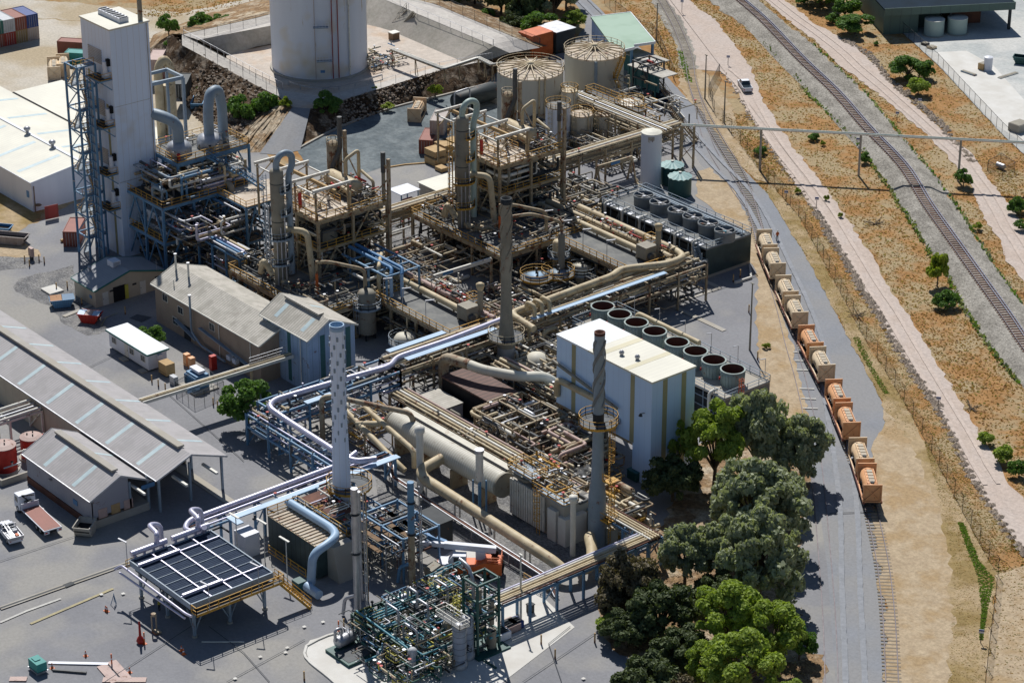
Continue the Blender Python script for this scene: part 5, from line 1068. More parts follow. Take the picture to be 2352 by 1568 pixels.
 c0,c1,d0,d1=-15.2,2.2,yo-13.2,yo-4.6
 t=T('pipe_platform','grey walkway platform with big beige pipes running out from the '+which.lower().split()[0]+' mezzanine','platform',(-6,yo-9,0));m=M('dark_deck');m.box(c0,d0,5.48,c1,d1,5.55);m.mat='beige_steel'
 for y in(d0,d1):m.beam((c0,y,5.2),(c1,y,5.2),.22,.62)
 for x in(c1,-6):m.beam((x,d0,5.2),(x,d1,5.2),.22,.62)
 m.build('deck',t)
 m=M('beige_steel')
 for x in(-12,-6,0,c1-.2):
  for y in(d0+.2,d1-.2):m.beam((x,y,0),(x,y,5.2),.32)
  m.beam((x,d0+.2,.3),(x,d1-.2,5),.14)
 m.each('column',t)
 m=M('yellow_paint');m.rail([(c0,d0,5.55),(c1,d0,5.55),(c1,d1,5.55),(c0,d1,5.55)],w=.085);m.build('handrail',t)
 for(y,r,mt,z)in((yo-7.6,.48,'beige_pipe',6.5),(yo-5.9,.42,'c_pink' if k==0 else 'beige_pipe',6.6),(yo-5.0,.2,'beige_pipe',6.2)):
  m=M(mt);m.tube([(-26,y,z),(1.0 if r>.45 else 3.2,y,z)],r,12)
  for x in range(-24,0,4):m.mat='beige_steel';m.lathe(x,y,[(.01,z)],3);m.beam((x,y,5.55),(x,y,z-r),.2)
  m.build('main_pipe',t)
 m=M();clutter(m,c0,yo-6.4,c1+.6,d1+.4,5.6,7.6,110,71+k,BEI+['red_paint','dark_steel'],.04,.12,(.8,3));clutter(m,c0,d0,c1,d1,1,5,130,81+k,DRK+BEI,.06,.2);m.build('pipework',t)
 e=T('heat_exchanger_box','square brown-grey exchanger box at the outer end of the '+which.lower().split()[0]+' pipe platform','heat exchanger',(0,yo-8,5.55));m=M('grey_beige');m.box(-1.6,yo-8.9,6.0,.7,yo-6.6,8.0);m.box(-1.9,yo-8.7,5.55,-1.5,yo-6.8,5.95);m.build('casing',e)
 m=M('dark_pipe');m.tube([(.7,yo-8.2,6.6),(1.3,yo-8.2,6.6)],.5,12);m.build('flange',e)
 e=T('exhaust_stack','short beige exhaust stack with cap beside the exchanger box of the '+which.lower().split()[0]+' pipe platform','vent stack',(.4,yo-6.2,5.55));m=M('grey_beige');m.cyl(.4,yo-6.2,5.55,10.6,.42,14);m.mat='beige_pipe';m.lathe(.4,yo-6.2,[(.45,10.2),(.62,10.8),(.62,11.1),(.3,11.3)],14);m.build('stack_pipe',e)
 m=M('yellow_paint');m.rail([(-2.6,yo-6.4,7.6),(-1.0,yo-6.4,7.6),(-1.0,yo-4.9,7.6),(-2.6,yo-4.9,7.6)],closed=True,w=.07);m.mat='grating';m.box(-2.6,yo-6.4,7.5,-1,yo-4.9,7.6);m.build('service_platform',e)
 for(x,h,wh)in((-9,3.2,'third'),(-3.5,3.2,'outermost'),(-18,3.4,'innermost'),(-13.5,3.2,'second')):
  e=T('lamp_post',wh+' small lamp on a bent grey post along the '+which.lower().split()[0]+' pipe platform','lamp',(x,yo-13.2,5.55),'deck lamps of the '+which.lower().split()[0]+' pipe platform');m=M('alu');m.tube([(x,yo-13.1,5.55),(x,yo-13.1,5.55+h),(x+.3,yo-12.8,5.8+h)],.05,6);m.beam((x-.2,yo-13.0,5.8+h),(x+.9,yo-12.2,6.1+h),.26,.12);m.build('post',e)
module(0,0,'Left',True)
module(1,34.6,'Right',True)
def vvessel(label,x,y,z0,z1,r,mat,ring=None,ladder=False,top='dome',n=24,rm='blue_grey'):
 e=T('process_vessel',label,'vessel',(x,y,0));m=M(mat);pr=[(r,z0),(r,z1)]+([(r*.82,z1+r*.28),(r*.4,z1+r*.42),(.01,z1+r*.46)]if top=='dome' else[(r+.04,z1),(.01,z1+.15)])
 m.lathe(x,y,pr,n,True,False);m.build('shell',e);m=M('dark_steel')
 for k in range(4):a=R(45+90*k);m.beam((x+r*.85*math.cos(a),y+r*.85*math.sin(a),0),(x+r*.85*math.cos(a),y+r*.85*math.sin(a),z0+.1),.2)
 m.mat='dark_pipe';m.cyl(x,y,z1+r*.2,z1+r*.5+.4,.18,8);m.cyl(x+r*.4,y-r*.2,z1+r*.1,z1+r*.4+.3,.12,8);m.each('nozzle',e)
 if ring:ringp(e,x,y,ring,r,r+.8,mat=rm)
 if ladder:m=M('alu');m.ladder((x-.3,y-r-.12,z0),z1-z0,(0,-1),.6);m.build('ladder',e)
 return e
vvessel('dark brown-grey upright vessel with a white ladder in front of the left mezzanine',-14.4,-15.6,1.0,7.2,1.35,'grey_beige',5.2,True)
vvessel('squat domed beige vessel beside the main pipe rack',-6.2,-14.8,.6,2.7,1.7,'tank_cream',2.2,False)
vvessel('dark domed tank under the right end of the blue structure',-43.5,-19.5,1.2,5.2,2.5,'grey_beige')
vvessel('pale blue tank with cream lid and yellow rail inside the right process pit',-8.6,16.2,0,3.6,1.75,'blue_grey',3.4,False,'flat',rm='yellow_paint')
vvessel('second pale blue tank with cream lid further left in the process pit',-9.4,12.6,0,3.8,1.75,'sky_tray',3.6,False,'flat',rm='yellow_paint')
vvessel('round tank with bright flat lid and railed ring beside the slim column',-7.7,20.2,0,3.9,1.5,'tank_cream',3.0,False,'flat')
e=vvessel('slim brown column with a ringed platform at its foot in the middle of the pit',-9.6,17.7,0,9.2,.52,'grey_beige',2.4,False)
vvessel('broad upright beige vessel behind the slim column in the pit',-11.6,18.9,.8,6.9,.95,'beige_pipe',4.8,False)
for i,(x,y,z,r,lab)in enumerate(((-8.0,-2.9,3.6,.6,'narrow ribbed grey filter vessel between the two pipe platforms'),(-6.3,-1.2,4.6,.62,'taller ribbed grey filter vessel between the two pipe platforms'),(-1.4,.4,6.6,.35,'slim capped beige vent between the two pipe platforms'))):
 vvessel(lab,x,y,.5,z,r,'beige_pipe',None,i==1)
e=T('jib_post','cream jib post with a bright red band at the edge of the right mezzanine','post',(-14.6,11.6,0));m=M('beige_steel');m.beam((-14.6,11.6,0),(-14.6,11.6,12.2),.3);m.tube([(-14.6,11.6,12),(-12.4,14,12.6),(-9.7,17.6,11.2),(-9.6,17.7,9.6)],.26,9,bend=1);m.build('post',e);m=M('orange_paint');m.box(-14.8,11.4,7.2,-14.4,11.8,10.2);m.build('red_band',e)
t=T('blue_pipe_bridge','blue steel bridge with bright blue pipes bending down beside the left structure','pipe bridge',(-15,-9,0));m=M('blue_steel')
for x in(-22.6,-18,-13.6):
 for y in(-12.5,-6.5):m.beam((x,y,5.5),(x,y,9.3),.25)
for y in(-12.5,-6.5,-9.5):m.beam((-24.5,y,9.2),(-13.4,y,9.2),.25)
for x in(-22,-19,-16,-13.6):m.beam((x,-12.5,9.2),(x,-6.5,9.2),.2)
m.build('frame',t)
for i,(y,x)in enumerate(((-10.8,-13.9),(-9.6,-12.9))):m=M('bright_blue');m.tube([(-25,y,9.8),(x-.6,y,9.8),(x,y-.6,9.2)],.27,9,bend=.5);m.mat='sky_tray';m.tube([(x,y-.6,9.25),(x+.1,y-.7,8.6),(x+.1,y-.7,5.7)],.27,9,bend=.4);m.build('blue_pipe',t)
m=M('beige_pipe');m.tube([(-20,-8.6,9.7),(-16.4,-11.8,9.7),(-16.2,-12,5.7)],.3,9,bend=.6);m.build('beige_pipe',t)
t=T('blue_structure','blue steel process structure with two silver domes beside the white tower','process plant',(-58,-17,0))
m=M('blue_steel');frame(m,-63,-26,-52.4,-9.3,[5.4,11.2],3,4,.36,True,0,9);frame(m,-64.9,-20.4,-56.4,-7.2,[16.0],3,4,.34,True,11.2,5)
frame(m,-52.4,-16,-44.5,-9.3,[5.4,11.2],2,3,.3,True,0,19)
m.build('steel_frame',t)
m=M('dark_deck');m.box(-64.9,-20.4,15.95,-56.4,-7.2,16.03);m.mat='blue_steel'
for a,b in(((-64.9,-20.4),(-56.4,-20.4)),((-56.4,-20.4),(-56.4,-7.2))):m.beam((*a,15.65),(*b,15.65),.25,.6)
m.build('top_deck',t)
m=M('grating');m.box(-63,-26,11.15,-52.4,-9.3,11.22);m.box(-63,-26,5.35,-52.4,-9.3,5.42);m.mat='light_deck';m.box(-52.3,-16,11.15,-44.5,-6.5,11.22);m.mat='blue_steel'
for z in(11.0,5.2):m.beam((-63,-26,z),(-52.4,-26,z),.25,.5);m.beam((-52.4,-26,z),(-52.4,-9.3,z),.25,.5)
m.build('lower_decks',t)
m=M('yellow_paint');m.rail([(-64.9,-20.4,16.03),(-56.4,-20.4,16.03),(-56.4,-7.2,16.03),(-64.9,-7.2,16.03)],closed=True,w=.08)
for z in(11.22,5.42):m.rail([(-63,-26,z),(-52.4,-26,z),(-52.4,-9.3,z)],w=.08)
m.rail([(-52.4,-16,11.22),(-44.5,-16,11.22),(-44.5,-6.5,11.22)],w=.08);m.build('handrail',t)
m=M('blue_steel');m.stair((-56.2,-15,16),(-52.6,-12.2,13.6),1.0);m.stair((-52.6,-11.8,13.6),(-49,-9.6,11.3),1.0);m.build('staircase',t)
m=M();clutter(m,-62.5,-25,-53,-10,11.4,15.2,150,91,BLU+BEI+DRK,.07,.25);clutter(m,-62.5,-25,-45,-10,5.6,10.6,170,92,DRK+BLU,.07,.25);clutter(m,-62.5,-25,-45,-10,.3,5.0,120,93,DRK,.07,.25)
clutter(m,-64.5,-20,-57,-7.6,16.2,17.4,32,94,BEI+['alu','dark_steel','white_pipe'],.04,.1,(1,3));m.build('pipework',t)
m=M('white_paint');m.box(-60.5,-24.4,5.6,-54.2,-21.0,8.4);m.build('switch_room',t)
m=M('red_paint');m.cyl(-57.3,-19.6,16.05,17.1,.28,12);m.build('fire_extinguisher_box',t)
for i,(u,v,r)in enumerate(((411,338,2.0),(481,321,2.05))):
 c=P(u,v,17.0);e=T('domed_vessel',('left' if i==0 else 'right')+' silver domed vessel with a fat blue grey duct on top of the blue structure','vessel',(c.x,c.y,16.0),'silver domes on the blue structure');m=M('alu');m.lathe(c.x,c.y,[(r,16.05),(r,17.0),(r*.88,17.55),(r*.55,17.95),(r*.3,18.05)],28,True,False);m.build('shell',e)
 m=M('blue_grey')
 if i==0:m.tube([(c.x,c.y,17.9),(c.x,c.y,20.9),(c.x-1.5,c.y-1.9,22.2),(-64.8,-20.9,22.2),(-65.6,-22.2,20.8),(-65.7,-22.3,11.5)],.9,14,bend=1.6)
 else:m.tube([(c.x,c.y,17.9),(c.x,c.y,22.0),(c.x-.6,c.y+.9,24.4),(c.x-.9,c.y+2.6,24.6),(c.x-.9,c.y+3.2,22),(c.x-.9,c.y+3.2,14)],.82,14,bend=1.5)
 m.build('duct',e)
e=T('vapour_drum','dark horizontal drum with a blue round end under the fat duct','vessel',(-59,-22.5,11.2));pa,pb=P(335,388,13.2),P(385,412,13.2);m=M('grey_beige');m.hves(pa,pb,.95,20,.4);m.build('shell',e);m=M('blue_steel');d_=(pb-pa).normalized();m.hves(pb,pb+d_*.1,.9,18,.9);m.build('end_cap',e);m=M('beige_steel');m.beam(pa+d_+Vector((0,0,-.8)),(pa.x+d_.x,pa.y+d_.y,11.2),.4);m.beam(pb-d_+Vector((0,0,-.8)),(pb.x-d_.x,pb.y-d_.y,11.2),.4);m.build('legs',e)
e=T('grey_elbow_vent','pair of beige duct towers with a hooked top behind the white tower','duct',P(372,262,0));c=P(368,250,10);m=M('beige_pipe');m.tube([(c.x,c.y,5),(c.x,c.y,17.2),(c.x,c.y+1.2,18.8),(c.x,c.y+2.4,17.2),(c.x,c.y+2.4,5)],.75,12,bend=1.2);m.tube([(c.x,c.y+1.7,5),(c.x,c.y+1.7,14)],.95,12);m.build('duct',e)
t=T('blue_portal_frame','empty blue steel portal frame standing behind the white tower','steel frame',(-75,-8,0));a,b,c_=P(348,155,19),P(420,178,19),P(410,165,19);m=M('blue_grey')
m.beam((b.x,b.y,0),(b.x,b.y,19),.45);q=P(348,193,19);r_=P(385,160,19)
m.beam((b.x,b.y,19),(b.x-.5,b.y-7.4,19),.35,.6);m.beam((b.x,b.y,19),(b.x-5,b.y,19),.35,.6);m.beam((b.x-5,b.y,19),(b.x-5,b.y-7.4,19),.35,.5);m.beam((b.x-5,b.y,0),(b.x-5,b.y,19),.4);m.beam((b.x-2.5,b.y-7.4,19),(b.x-.2,b.y-3,19),.25);m.build('frame',t)
t=T('overhead_pipe','thick brown-grey pipe running from the blue structure to the left process structure','pipe',(-45,-10,9));m=M('grey_beige');m.tube([(-53.5,-13.8,12.3),(-51.8,-13.8,12.1),(-51.4,-13.8,9.4),(-50.6,-12.8,8.9),(-49.6,-2.0,9.3)],.48,12,bend=.8);m.build('pipe',t);m=M('blue_steel');m.beam((-50.2,-8,0),(-50.2,-8,8.6),.25);m.build('post',t)
def rack(name,label,x0,y0,x1,y1,zs,pipes,post='beige_steel',step=6,legs=True,tier=True,cl=0,seed=0,brace=True):
 t=T(name,label,'pipe rack',((x0+x1)/2,(y0+y1)/2,0));al=abs(x1-x0)>abs(y1-y0);L=abs(x1-x0)if al else abs(y1-y0);n=max(2,round(L/step)+1);m=M(post)
 for i in range(n):
  f=i/(n-1)
  pts=[(x0+(x1-x0)*f,y0),(x0+(x1-x0)*f,y1)]if al else[(x0,y0+(y1-y0)*f),(x1,y0+(y1-y0)*f)]
  if legs:
   for p in pts:m.beam((*p,0),(*p,zs[-1]),.28)
   if brace and i%2==0:m.beam((*pts[0],.2),(*pts[1],zs[0]-.2),.14)
  for z in zs:m.beam((*pts[0],z-.15),(*pts[1],z-.15),.22,.3)
 for z in zs:
  for s in(0,1):
   if al:y=(y0,y1)[s];m.beam((x0,y,z-.15),(x1,y,z-.15),.2,.3)
   else:x=(x0,x1)[s];m.beam((x,y0,z-.15),(x,y1,z-.15),.2,.3)
 m.build('rack_frame',t)
 for(o,z,r,mt)in pipes:
  m=M(mt)
  if al:y=y0+(y1-y0)*o;pa,pb=(x0,y,z+r),(x1,y,z+r)
  else:x=x0+(x1-x0)*o;pa,pb=(x,y0,z+r),(x,y1,z+r)
  if mt in('sky_tray','cable'):m.beam(pa,pb,r*3.2,.12)
  else:m.tube([pa,pb],r,9)
  m.build('rack_pipe',t)
 if cl:m=M();clutter(m,min(x0,x1),min(y0,y1),max(x0,x1),max(y0,y1),1,zs[-1]+.4,cl,seed,DRK+BEI if post=='beige_steel' else BLU+DRK,.05,.16,(1,5));m.build('small_pipework',t)
 return t
W_='white_pipe';B_='beige_pipe'
t1_=rack('pipe_rack','long beige main pipe rack crossing the plant in front of the mezzanines',2.6,-26,7.4,32,[4.2,6.0],[(.15,6.0,.33,B_),(.35,6.0,.2,B_),(.5,6.0,.15,'rusty_beige'),(.62,6.0,.22,B_),(.3,4.2,.22,'grey_beige'),(.5,4.2,.16,'dark_pipe'),(.7,4.2,.25,B_),(.85,4.2,.14,'alu')],cl=230,seed=5)
m=M('beige_pipe');m.tube([(9.3,-3.6,6.4),(4.0,-3.6,6.9),(4.2,-1.0,7.1),(3.6,16.5,7.1),(2.6,18.6,7.1),(3.3,20.8,7.1),(5.6,25.8,7.1),(5.2,29.4,7.1),(2.4,30.2,7.1),(-20,30.2,7.1)],.55,12,bend=1.3);m.build('main_duct',t1_)
m=M('sky_tray');m.box(5.6,-24,6.62,6.6,-8,6.74);m.box(6.5,-2,6.62,7.3,24,6.74);m.build('cable_tray',t1_)
t2_=rack('pipe_rack','blue steel pipe rack with shiny sky-tinted lilac clad pipes past the blue clad building',2.6,-46.5,7.4,-26,[4.2,6.0],[(.45,6.0,.16,'lilac_clad'),(.6,6.0,.12,'alu'),(.3,4.2,.16,'dark_pipe'),(.55,4.2,.2,'lilac_clad'),(.75,4.2,.12,'alu')],'blue_steel',5,cl=120,seed=6)
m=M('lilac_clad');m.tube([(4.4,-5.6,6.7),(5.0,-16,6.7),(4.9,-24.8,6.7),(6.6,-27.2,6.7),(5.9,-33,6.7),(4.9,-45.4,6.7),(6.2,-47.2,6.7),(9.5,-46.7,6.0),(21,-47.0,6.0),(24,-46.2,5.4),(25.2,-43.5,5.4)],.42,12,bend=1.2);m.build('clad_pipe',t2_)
m=M('sky_tray');m.box(6.9,-42,6.1,7.9,-30,6.22);m.box(1.4,-24,6.3,2.4,-14,6.42);m.build('cable_tray',t2_)
rack('pipe_rack','blue portal rack stepping down toward the pale fin chimney',2.6,-48.4,23,-45.6,[3.0,4.8],[(.2,4.8,.13,'lilac_clad'),(.5,4.8,.12,'alu'),(.8,3.0,.18,'blue_steel'),(.3,3.0,.12,'lilac_clad')],'blue_steel',5,cl=50,seed=7)
rack('pipe_rack','bundle of cream pipes running downhill between the brown shed and the big drum',8.4,-28.7,46,-25.6,[3.6],[(.08,3.7,.17,B_),(.28,3.7,.2,B_),(.48,3.7,.2,W_),(.68,3.7,.18,B_),(.86,3.7,.16,'c_pink')],'beige_steel',5.5,cl=60,seed=8)
t=rack('pipe_rack','cream pipes on blue trestles along the lower right edge of the plant',59.6,-52.5,62,-27.2,[3.9],[(.05,4.0,.14,'lilac_clad'),(.25,4.0,.17,W_),(.45,4.0,.18,B_),(.64,4.0,.15,B_),(.8,4.0,.17,B_),(.97,4.0,.1,'rust_brown')],'blue_steel',4.4)
rack('pipe_rack','short leg of cream pipes turning back behind the spiral chimney',47.5,-29.2,62,-26.9,[3.9],[(.1,4.15,.14,W_),(.3,4.15,.15,B_),(.5,4.15,.16,B_),(.7,4.15,.15,B_),(.9,4.15,.12,'rust_brown')],'blue_steel',4.8)
t=rack('pipe_rack','low rack with shiny sky-tinted lilac pipe and pale blue tray leading to the air cooler',22.4,-71,24.6,-40,[4.2],[(.85,4.2,.13,'lilac_clad'),(.4,4.2,.1,'rust_brown')],'blue_steel',5.5,cl=12,seed=9)
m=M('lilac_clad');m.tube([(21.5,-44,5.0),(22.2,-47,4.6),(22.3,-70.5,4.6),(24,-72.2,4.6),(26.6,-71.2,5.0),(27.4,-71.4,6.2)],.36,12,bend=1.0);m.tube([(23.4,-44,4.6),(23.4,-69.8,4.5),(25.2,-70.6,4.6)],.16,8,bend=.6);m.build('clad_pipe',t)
m=M('sky_tray');m.box(24.8,-66.5,4.6,25.8,-40,4.75);m.box(25.8,-66.5,4.6,27.2,-65.5,4.75);m.build('cable_tray',t)
rack('pipe_rack','beige pipe rack along the back edge of both process structures',-41.2,-6,-38.9,70,[4.6,6.0],[(.1,6.0,.2,B_),(.3,6.0,.16,B_),(.5,6.0,.2,W_),(.7,6.0,.14,'rusty_beige'),(.9,6.0,.2,B_),(.3,4.6,.2,B_),(.6,4.6,.16,'grey_beige'),(.85,4.6,.14,B_)],'beige_steel',6,cl=60,seed=10)
rack('pipe_rack','double beige pipe rack running from the tank farm to the road corner',-66,63.5,-37.5,66.5,[4.8,6.4],[(.1,6.4,.16,W_),(.3,6.4,.13,B_),(.5,6.4,.16,'alu'),(.7,6.4,.18,B_),(.9,6.4,.14,W_),(.2,4.8,.16,B_),(.6,4.8,.14,'grey_beige')],'beige_steel',6,cl=50,seed=12)
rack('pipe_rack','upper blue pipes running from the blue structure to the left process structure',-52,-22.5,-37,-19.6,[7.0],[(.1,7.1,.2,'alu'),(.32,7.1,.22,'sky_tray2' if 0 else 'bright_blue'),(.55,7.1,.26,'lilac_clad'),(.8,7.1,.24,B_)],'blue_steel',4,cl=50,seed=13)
rack('pipe_rack','low beige pipe rack between the white plant building and the red shed',12,-13.5,27,-10.5,[3.2,5.0],[(.2,5.0,.2,B_),(.5,5.0,.26,B_),(.8,5.0,.2,'c_pink'),(.5,3.2,.22,'grey_beige')],'beige_steel',5,cl=70,seed=14)
t=T('pipe_bridge','narrow cream pipe bridge with a blue clearance sign crossing the yard to the long shed','pipe bridge',(-8.6,-48,0));m=M('white_pipe');a,b=Vector((-9.0,-57.7,5.0)),Vector((-8.1,-33.5,5.0));o=Vector((.55,0,0))
for s in(-1,1):m.beam(a+o*s,b+o*s,.16,.45)
m.mat='grey_beige';m.beam(a+Vector((0,0,.05)),b+Vector((0,0,.05)),.8,.06);m.build('deck',t);m=M('beige_pipe');m.tube([a+Vector((.1,0,.25)),b+Vector((.1,0,.25))],.13,8);m.tube([a+Vector((-.3,0,.22)),b+Vector((-.3,0,.22))],.1,8);m.build('pipe',t)
m=M('beige_steel');
for y in(-40,):m.beam((-8.5,y,0),(-8.5,y,4.8),.3)
m.mat='alu';m.rail([(-8.9,-40,5.2),(-8.7,-34,5.2)],1,1.5,.06);m.build('post',t);m=M('sky_tray');m.box(-7.96,-50.9,4.5,-7.9,-48.9,5.2);sg=m.build('clearance_sign',t)
x_=text_ob('CLEARANCE\n4.5m',.34,(-7.88,-49.9,4.85),(R(90),0,R(90)),'dark_steel',t)
rack('pipe_rack','pair of cream pipe beams entering the long shed above the red tanks',-21,-78,-17.5,-68.2,[3.8],[(.1,3.9,.2,W_),(.4,3.9,.14,W_),(.65,3.9,.14,'alu'),(.95,3.9,.2,W_)],'white_pipe',5)
t=T('tank_bund','concrete walled bund with pipe bridges round the red tanks','bund',(-12,-76,0));m=M('concrete');m.box(-20,-80,0,-8,-79.7,.9);m.box(-8.3,-79.7,0,-8,-70,.9);m.build('bund_wall',t);m=M('alu');clutter(m,-19,-79,-9,-70,.4,3.0,28,77,['alu','white_pipe','dark_pipe'],.05,.12,(1,3));m.build('pipework',t)
a,b=P(1565,287,7.5),P(2352,328,7.5);d=(b-a).normalized();L=(b-a).length
t=T('pipe_bridge','very long thin pipe bridge crossing roads and railway on slender posts','pipe bridge',(a.x,a.y,0));e_=a+d*(L+18);o=Vector((-d.y,d.x,0))
m=M('white_pipe');m.beam(a+o*.28,e_+o*.28,.08,.2);m.beam(a-o*.28,e_-o*.28,.08,.2);m.each('girder',t);m=M('dark_steel');m.beam(a+Vector((0,0,.05)),e_+Vector((0,0,.05)),.5,.05);m.build('tray',t)
m=M('white_pipe');m.tube([a+Vector((0,0,.16))+o*.14,e_+Vector((0,0,.16))+o*.14],.08,7);m.mat='sage_tank';m.tube([a+Vector((0,0,.14))-o*.14,e_+Vector((0,0,.14))-o*.14],.06,7);m.build('pipe',t)
for u,v in((1744,396),(1972,404),(2200,392)):
 q=P(u,v,0);s=(q-a).dot(d);p=a+d*s;m=M('concrete');m.beam((p.x,p.y,0),(p.x,p.y,7.45),.28,.28);m.build('post',t)
m=M('beige_steel')
for s in(0,2.2):
 for k in(-.6,.6):p=a+d*s+o*k;m.beam((p.x,p.y,0),(p.x,p.y,7.6),.24)
for z in(1.5,4.5):p=a-o*.6;q=a+d*2.2-o*.6;m.beam((p.x,p.y,z),(q.x,q.y,z+2.8),.12);m.beam((q.x,q.y,z),(p.x,p.y,z+2.8),.12)
m.build('end_trestle',t)
t=T('clearance_frame','beige goalpost beam with blue label and hanging chains over the yard road','clearance frame',P(1450,395,0));p,q=P(1372,385,4.2),P(1452,362,4.2);m=M('beige_steel');m.beam(p,q,.3,.7)
for z in(p,q):
 for s in(-1.1,1.1):m.beam(z,(z.x+s,z.y,0),.25)
m.mat='bright_blue';c_=p.lerp(q,.5);m.beam(c_+Vector((.17,-1,0)),c_+Vector((.17,1,0)),.04,.5);m.mat='dark_steel'
for i in range(6):c_=p.lerp(q,.25+i*.1);m.beam(c_-Vector((0,0,2.2)),c_-Vector((0,0,1.7)),.14)
m.build('beam',t)
t=T('clearance_frame','long cream goalpost beam with blue label over the courtyard between the structures','clearance frame',P(1046,520,0));p,q=P(895,532,5.5),P(967,513,5.5);p=Vector((-16,-3,5.5));q=Vector((-15.6,8.8,5.5));m=M('white_pipe');m.beam(p,q,.3,.6);m.mat='bright_blue';c_=p.lerp(q,.3);m.beam(c_+Vector((.17,-1,0)),c_+Vector((.17,1,0)),.04,.45);m.mat='beige_steel';m.beam((q.x,q.y,0),q,.3);m.mat='rust_brown';m.box(q.x-.4,q.y-.4,0,q.x+.4,q.y+.4,.6);m.build('beam',t)
t=T('pipe_rack','white pipes on thin trestles zigzagging over the bund wall beside the big tank','pipe rack',P(1030,175,3));pp=[P(u,v,6.2)for u,v in((900,112),(1020,158),(1098,132),(1130,148),(1175,140))]
m=M('white_pipe')
for off in(-.35,0,.35):m.tube([p+Vector((off*.3,off,0))for p in pp],.12,7)
m.mat='beige_steel';
for p,q in zip(pp,pp[1:]):m.beam(p-Vector((0,0,.25)),q-Vector((0,0,.25)),.9,.12)
m.build('pipe',t);m=M('beige_steel')
for p,q in zip(pp,pp[1:]):
 for f in(0,.45):c_=p.lerp(q,f);m.beam((c_.x,c_.y,0 if c_.x>-75 else 3),c_-Vector((0,0,.3)),.14);m.beam((c_.x+.8,c_.y,0 if c_.x>-75 else 3),(c_.x+.1,c_.y,6),.1)
m.build('trestles',t)
m=M();t=T('tank_pump_group','cluster of pumps valves and small pipes at the foot of the big tank','pumps',P(880,150,3));c_=P(872,145,3);clutter(m,c_.x-3,c_.y-4,c_.x+3,c_.y+4.5,3.2,5.2,60,15,BEI+['dark_steel','bright_blue'],.05,.14,(.8,3));m.build('pipework',t);m=M('yellow_paint');c_=P(818,168,3);m.stair((c_.x,c_.y-1,3),(c_.x-1,c_.y+1.2,4.4),.9);m.build('stile',t)
t=T('bund_stairs','steel stairs and sloping pipes climbing the far bund slope','stairs',P(920,45,4));m=M('grey_beige');m.stair(P(900,62,3),P(934,21,6.5),1.2);m.tube([P(918,66,3.3),P(950,28,6.8)],.3,8);m.tube([P(928,62,3.3),P(955,32,6.8)],.12,6);m.build('stair_flight',t)
t=T('timber_box','small brown box house on the bund floor','box',P(905,92,3));c_=P(905,90,3);m=M('wood');m.box(c_.x-.7,c_.y-.8,3,c_.x+.7,c_.y+.8,4.3);m.mat='white_pipe';m.box(c_.x-.8,c_.y-.9,4.31,c_.x+.8,c_.y+.9,4.45);m.build('body',t)
t=T('waste_heat_drum','huge pale corrugated horizontal drum with a black ridge slot on saddles','industrial drum',(26,-34,0));m=M('roof_white');m.mat='tank_cream';rd=1.68;yc,zc=-33.7,4.1;vs=[];fs=[];n=30
m.tube([(16.4,yc,zc),(39.2,yc,zc)],rd,36);m.build('shell',t);m=M('grey_beige');m.tube([(39.2,yc,zc),(39.5,yc,zc)],rd+.05,36);m.tube([(16.0,yc,zc),(16.4,yc,zc)],rd+.05,36)
for x in np.arange(16.2,39,.8):pass
m.each('end_ring',t);m=M('white_pipe')
for x in np.arange(16.6,39,.42):m.tube([(x,yc,zc),(x+.1,yc,zc)],rd+.025,36,False)
m.build('ribs',t)
m=M('black');m.box(16.6,yc+.5,zc+rd-.35,39,yc+.85,zc+rd+.04);m.mat='tank_cream';m.box(16.6,yc+.85,zc-.5,39,yc+1.9,zc+rd+.12);m.build('ridge_slot',t)
for x in(18,24,30,36):m=M('beige_steel');m.box(x-.25,yc-1.3,0,x+.25,yc+1.3,2.8);m.each('saddle',t)
m=M('white_pipe');m.cyl(27.6,-38.2,0,9.2,.48,18);m.lathe(27.6,-38.2,[(.5,8.3),(.68,8.5),(.68,9.2),(.05,9.4)],18)
one(m,'vent_pipe','tall white vent pipe with a round cap beside the big corrugated drum','vent pipe',(27.6,-38.2,0))
m=M('white_pipe');m.cyl(38.2,-36.8,5.4,9.4,.5,18);m.mat='alu';m.cyl(38.2,-36.8,9.4,9.8,.6,18);m.mat='blue_steel';
for a,b in((37.6,-37.4),(38.8,-37.4),(37.6,-36.2),(38.8,-36.2)):m.beam((a,b,0),(a,b,5.4),.18)
one(m,'vent_pipe','short white capped vent on blue legs at the right end of the big drum','vent pipe',(38.2,-36.8,0))
t=T('flue_duct','thick beige duct running along the gravel to the foot of the spiral chimney','duct',(40,-39.4,0));m=M('beige_pipe');m.tube([(28.4,-35.2,4.0),(28.4,-38.8,3.4),(30,-39.5,3.2),(56.0,-39.5,2.4),(58.0,-39.2,1.6),(59.0,-36,1.6),(56,-33.2,1.8),(53.5,-31.6,2)],.72,14,bend=1.2);m.build('duct',t)
for x in(30,37,44,51):m=M('white_pipe');m.beam((x,-39.9,0),(x,-39.9,2.4),.18);m.beam((x,-39.1,0),(x,-39.1,2.4),.18);m.build('trestle',t)
m=M('black');m.cyl(57.6,-40.8,.3,.31,.1,6);m.mat='bright_blue';m.tube([(56.4,-41.4,1.2),(57.6,-40.8,1.2)],.4,12);m.mat='concrete';m.box(55.6,-42,0,58,-40,.8);m.mat='yellow_paint';m.rail([(54.5,-43,.4),(57.5,-43,.4),(57.5,-41.6,.4)],w=.08)
one(m,'duct_fan_motor','blue electric motor of the duct fan on a concrete plinth with yellow rail','motor',(56.8,-41.2,0))
